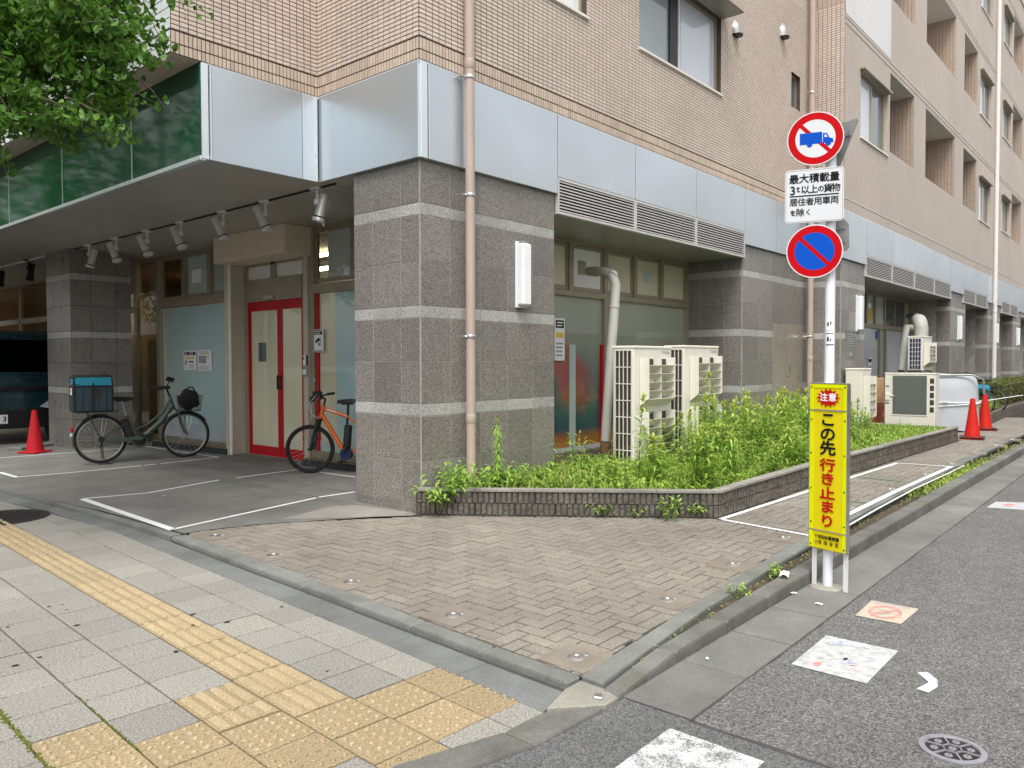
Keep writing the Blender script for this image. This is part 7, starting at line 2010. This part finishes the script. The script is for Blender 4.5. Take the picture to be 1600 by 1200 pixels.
for y in (.06, 1.48):
    m = MB(); m.lathe([(.26, -.09), (.28, -.06), (.28, .06), (.26, .09)], 24, mat=Matrix.Translation((.75, y+.09, .28)) @ Matrix.Rotation(PI/2, 4, 'X')); m.build('wheel', 'rubber', tk, True)
m = MB(); m.bbox(0, 1.2, -.14, .14, 0, .06, .01, mat=Matrix.Translation((4.6, 15.6, zp(4.6))) @ Matrix.Rotation(.55, 4, 'Z'))
tag(m.build('ramp_board', 'kerb_stone'), 'pale flat ramp board on the floor behind the left cone', 'ramp')

# ================================================================ GINKGO TREE
TX, TY = 1.55, 8.6
def ginkgo_leaf(m, p, d, s, roll):
    d = d.normalized(); a = d.cross(Vector((0, 0, 1)))
    if a.length < 1e-3: a = Vector((1, 0, 0))
    a.normalize(); b = d.cross(a); q = a*math.cos(roll)+b*math.sin(roll); nrm = d.cross(q)
    pts = [p+d*s*.40]
    for k, rr_ in enumerate((.95, 1.04, .98, 1.04, .95)):
        t = (-1+.5*k)*.98; pts.append(p+d*(s*(.40+.62*rr_*math.cos(t)))+q*(s*.62*rr_*math.sin(t))+nrm*(s*.10*abs(t)))
    m.add(pts, [(0, 1, 2), (0, 2, 3), (0, 3, 4), (0, 4, 5)])
tree = thing('ginkgo_tree', 'green ginkgo street tree hanging over the shop canopy at top left', 'tree', (TX, TY, 0))
TO = Vector((TX, TY, 0))
m = MB(); m.tube([(0, 0, -.1), (.03, .02, 1.5), (-.02, .05, 3.2), (.0, .0, 5.0), (.05, .05, 7.5), (.0, .0, 9.6)], [.17, .15, .13, .11, .07, .02], 12); m.build('trunk', 'bark', tree, True)
rg = random.Random(42)
LEAVES = []
bmesh_br = MB()
def twig(a, d, L, n, sz=.075, thick=.006):
    """Drooping shoot with leaves along it."""
    p = a.copy(); d = d.normalized(); pts = [p.copy()]
    for k in range(6):
        d = (d+Vector((rg.gauss(0, .12), rg.gauss(0, .12), -.10+rg.gauss(0, .08)))).normalized(); p = p+d*L/6; pts.append(p.copy())
    bmesh_br.tube(pts, [thick*(1-.12*k) for k in range(7)], 4)
    for k in range(n):
        f = rg.uniform(.08, 1)*6; i = min(5, int(f)); q = pts[i].lerp(pts[i+1], f-i)
        for c in range(rg.choice((2, 3, 4))):
            a_ = rg.uniform(0, 2*PI); dd = Vector((math.cos(a_), math.sin(a_), rg.uniform(-.9, .25)))
            LEAVES.append((q+dd.normalized()*rg.uniform(.01, .05), dd, sz*rg.uniform(.75, 1.2), rg.uniform(0, 6.3)))
# crown volume round the trunk
for k in range(190):
    z = rg.uniform(4.3, 9.6); a = rg.uniform(0, 2*PI); R_ = 2.1*math.sqrt(max(.05, 1-((z-6.2)/3.9)**2))*rg.uniform(.25, 1)
    base = TO+Vector((math.cos(a)*R_*.6, math.sin(a)*R_*.6, z)); out = Vector((math.cos(a), math.sin(a), .25))
    twig(base, out, rg.uniform(.6, 1.2), 22, .085)
# the boughs that hang into the picture
def bough(x, y, d, r_, dens):
    c = ray(x, y); t = d/math.hypot(c.x, c.y); p = Vector((c.x*t, c.y*t, CAM_H+c.z*t))
    for k in range(dens):
        q = p+Vector((rg.gauss(0, r_), rg.gauss(0, r_*1.2), rg.gauss(0, r_*.8)))
        twig(q, Vector((rg.uniform(-.2, 1), rg.uniform(-.8, .8), rg.uniform(-.3, .4))), rg.uniform(.28, .52), 17, .072, .004)
for x, y, d, r_, n in ((-60, 40, 7.4, .38, 24), (30, 20, 7.2, .36, 26), (90, 70, 7.0, .30, 22), (40, 130, 6.9, .24, 13), (130, 110, 6.7, .20, 9), (150, 40, 6.8, .20, 9), (90, 160, 6.8, .16, 5), (165, 130, 6.6, .10, 3), (-20, 165, 7.0, .22, 9), (140, 165, 6.5, .08, 2), (200, 150, 6.5, .05, 1), (20, 60, 7.3, .4, 16), (190, 10, 6.8, .12, 3), (-80, 120, 7.4, .4, 16), (10, -60, 7.4, .5, 20), (110, -70, 7.1, .3, 9), (12, 190, 6.8, .12, 4)):
    bough(x-34, y-8, d, r_*.92, round(n*1.15))
def shoot(x0, y0, x1, y1, d, n):
    def P_(x, y): c = ray(x, y); t = d/math.hypot(c.x, c.y); return Vector((c.x*t, c.y*t, CAM_H+c.z*t))
    a, b = P_(x0, y0), P_(x1, y1); bmesh_br.tube([a, (a+b)/2+Vector((0, 0, .03)), b], [.006, .004, .002], 5)
    for k in range(n):
        q = a.lerp(b, rg.uniform(.1, 1.02)); a_ = rg.uniform(0, 6.3); dd = Vector((math.cos(a_), math.sin(a_), rg.uniform(-.9, .2))); LEAVES.append((q+dd.normalized()*.02, dd, .062*rg.uniform(.8, 1.2), rg.uniform(0, 6.3)))
shoot(100, 150, 204, 210, 6.2, 34); shoot(60, 150, 150, 200, 6.3, 24); shoot(150, 120, 240, 160, 6.5, 26); shoot(215, 120, 262, 176, 6.6, 5); shoot(250, -25, 325, 22, 6.4, 20); shoot(262, -20, 290, 18, 6.3, 8); shoot(0, 150, 25, 205, 6.6, 20); shoot(20, 190, 52, 226, 6.8, 3)
# branches that carry them
bmesh_br.tube([TO+Vector((0, 0, 4.2)), TO+Vector((.35, -.5, 4.55)), Vector((2.25, 7.0, 4.7)), Vector((2.7, 6.2, 4.6))], [.07, .05, .035, .012], 8)
bmesh_br.tube([TO+Vector((0, 0, 4.8)), Vector((2.1, 7.6, 5.2)), Vector((2.75, 6.6, 5.1)), Vector((3.1, 5.9, 4.9))], [.06, .045, .03, .01], 8)
bmesh_br.tube([TO+Vector((0, 0, 3.8)), Vector((1.9, 7.5, 4.0)), Vector((2.2, 6.7, 3.95))], [.05, .035, .012], 8)
for k in range(14):
    a = rg.uniform(0, 6.3); z = rg.uniform(4, 8.2); bmesh_br.tube([TO+Vector((0, 0, z)), TO+Vector((math.cos(a)*.8, math.sin(a)*.8, z+.5)), TO+Vector((math.cos(a)*1.7, math.sin(a)*1.7, z+.7))], [.05, .035, .01], 6)
o = bmesh_br.build('branches', 'bark', tree, True); o.location = -TO
vis = []
for n, L in enumerate(LEAVES):
    d = in_view(L[0])
    if d: vis.append((d, n))
vis.sort(); near_l = {n for d, n in vis[:300]}
mass = MB(); ml = MB(); ginkgo_leaf(ml, Vector((0, 0, 0)), Vector((1, 0, 0)), 1.0, 0); LM = ml.mesh('leaf', 'leaf_ginkgo')
for n, (p, d, s, roll) in enumerate(LEAVES):
    if n in near_l:
        d = d.normalized(); o = link('leaf', LM, tree, p-TO); q = d.to_track_quat('X', 'Z') @ Matrix.Rotation(roll, 3, 'X').to_quaternion()
        o.rotation_mode = 'QUATERNION'; o.rotation_quaternion = q; o.scale = (s, s, s)
    else: ginkgo_leaf(mass, p-TO, d, s, roll)
o = mass.build('leaf_mass', 'leaf_ginkgo', tree); o['kind'] = 'stuff'
# the next street trees along the main street, out of frame, seen in the glass
def street_tree(x, y, seed, label):
    rr = random.Random(seed); t = thing('street_tree', label, 'tree', (x, y, 0))
    m = MB(); m.tube([(0, 0, -.1), (.05, 0, 2), (0, .05, 4.5), (.05, 0, 8)], [.18, .15, .1, .03], 10); m.build('trunk', 'bark', t, True)
    m = MB()
    for k in range(5200):
        z = rr.uniform(3.2, 9.2); a = rr.uniform(0, 6.3); R_ = 2.3*math.sqrt(max(.04, 1-((z-6)/3.6)**2))*rr.uniform(.5, 1)**.5
        c = Vector((math.cos(a)*R_, math.sin(a)*R_, z)); a2 = rr.uniform(0, 6.3); ginkgo_leaf(m, c, Vector((math.cos(a2), math.sin(a2), rr.uniform(-.8, .4))), rr.uniform(.12, .2), rr.uniform(0, 6.3))
    o = m.build('crown', 'leaf_ginkgo', t); o['kind'] = 'stuff'
street_tree(.3, 15.8, 5, 'street tree farther up the main street, seen only in the glass band'); street_tree(-.2, 22.5, 6, 'farther street tree beyond the left edge of the photo'); street_tree(-.8, 30, 7, 'farthest street tree up the main street, out of frame')

# ================================================================ buildings across the two streets (seen in the glass)
def opposite(label, x0, x1, y0, y1, h, face, mat='opposite_wall'):
    t = thing('opposite_building', label, 'building', ((x0+x1)/2, (y0+y1)/2, 0)); O = Vector(((x0+x1)/2, (y0+y1)/2, 0))
    m = MB(); m.box(x0-O.x, x1-O.x, y0-O.y, y1-O.y, -.05, h); m.build('wall', mat, t)
    nfl = int(h/3)
    wmesh = None
    L = (x1-x0) if face == 'y' else (y1-y0); n = int(L/3)
    for f in range(nfl):
        for k in range(n):
            a = (x0 if face == 'y' else y0)+3*k+.7; z = .9+3*f
            m = MB()
            if face == 'y': m.box(a-O.x, a+1.6-O.x, y1-O.y, y1-O.y+.02, z, z+1.4)
            else: m.box(x1-O.x, x1-O.x+.02, a-O.y, a+1.6-O.y, z, z+1.4)
            m.build('window', 'film_blue', t)
        m = MB()
        if face == 'y':
            m.box(x0-O.x, x1-O.x, y1-O.y, y1-O.y+.9, 3*f+2.75, 3*f+2.85)
            for k in range(int(L/.18)): xx = x0-O.x+.18*k; m.box(xx, xx+.03, y1-O.y+.86, y1-O.y+.9, 3*f+2.85, 3*f+3.8)
            m.box(x0-O.x, x1-O.x, y1-O.y+.85, y1-O.y+.91, 3*f+3.8, 3*f+3.86)
        if m.v: m.build('balcony_rail', 'opposite_rail', t)
opposite('pale block with railed balconies across the side street', 7, 34, -12, -5.4, 6.4, 'y')
opposite('grey block across the main street, behind the viewer', -34, -24, -2, 44, 9.5, 'x')
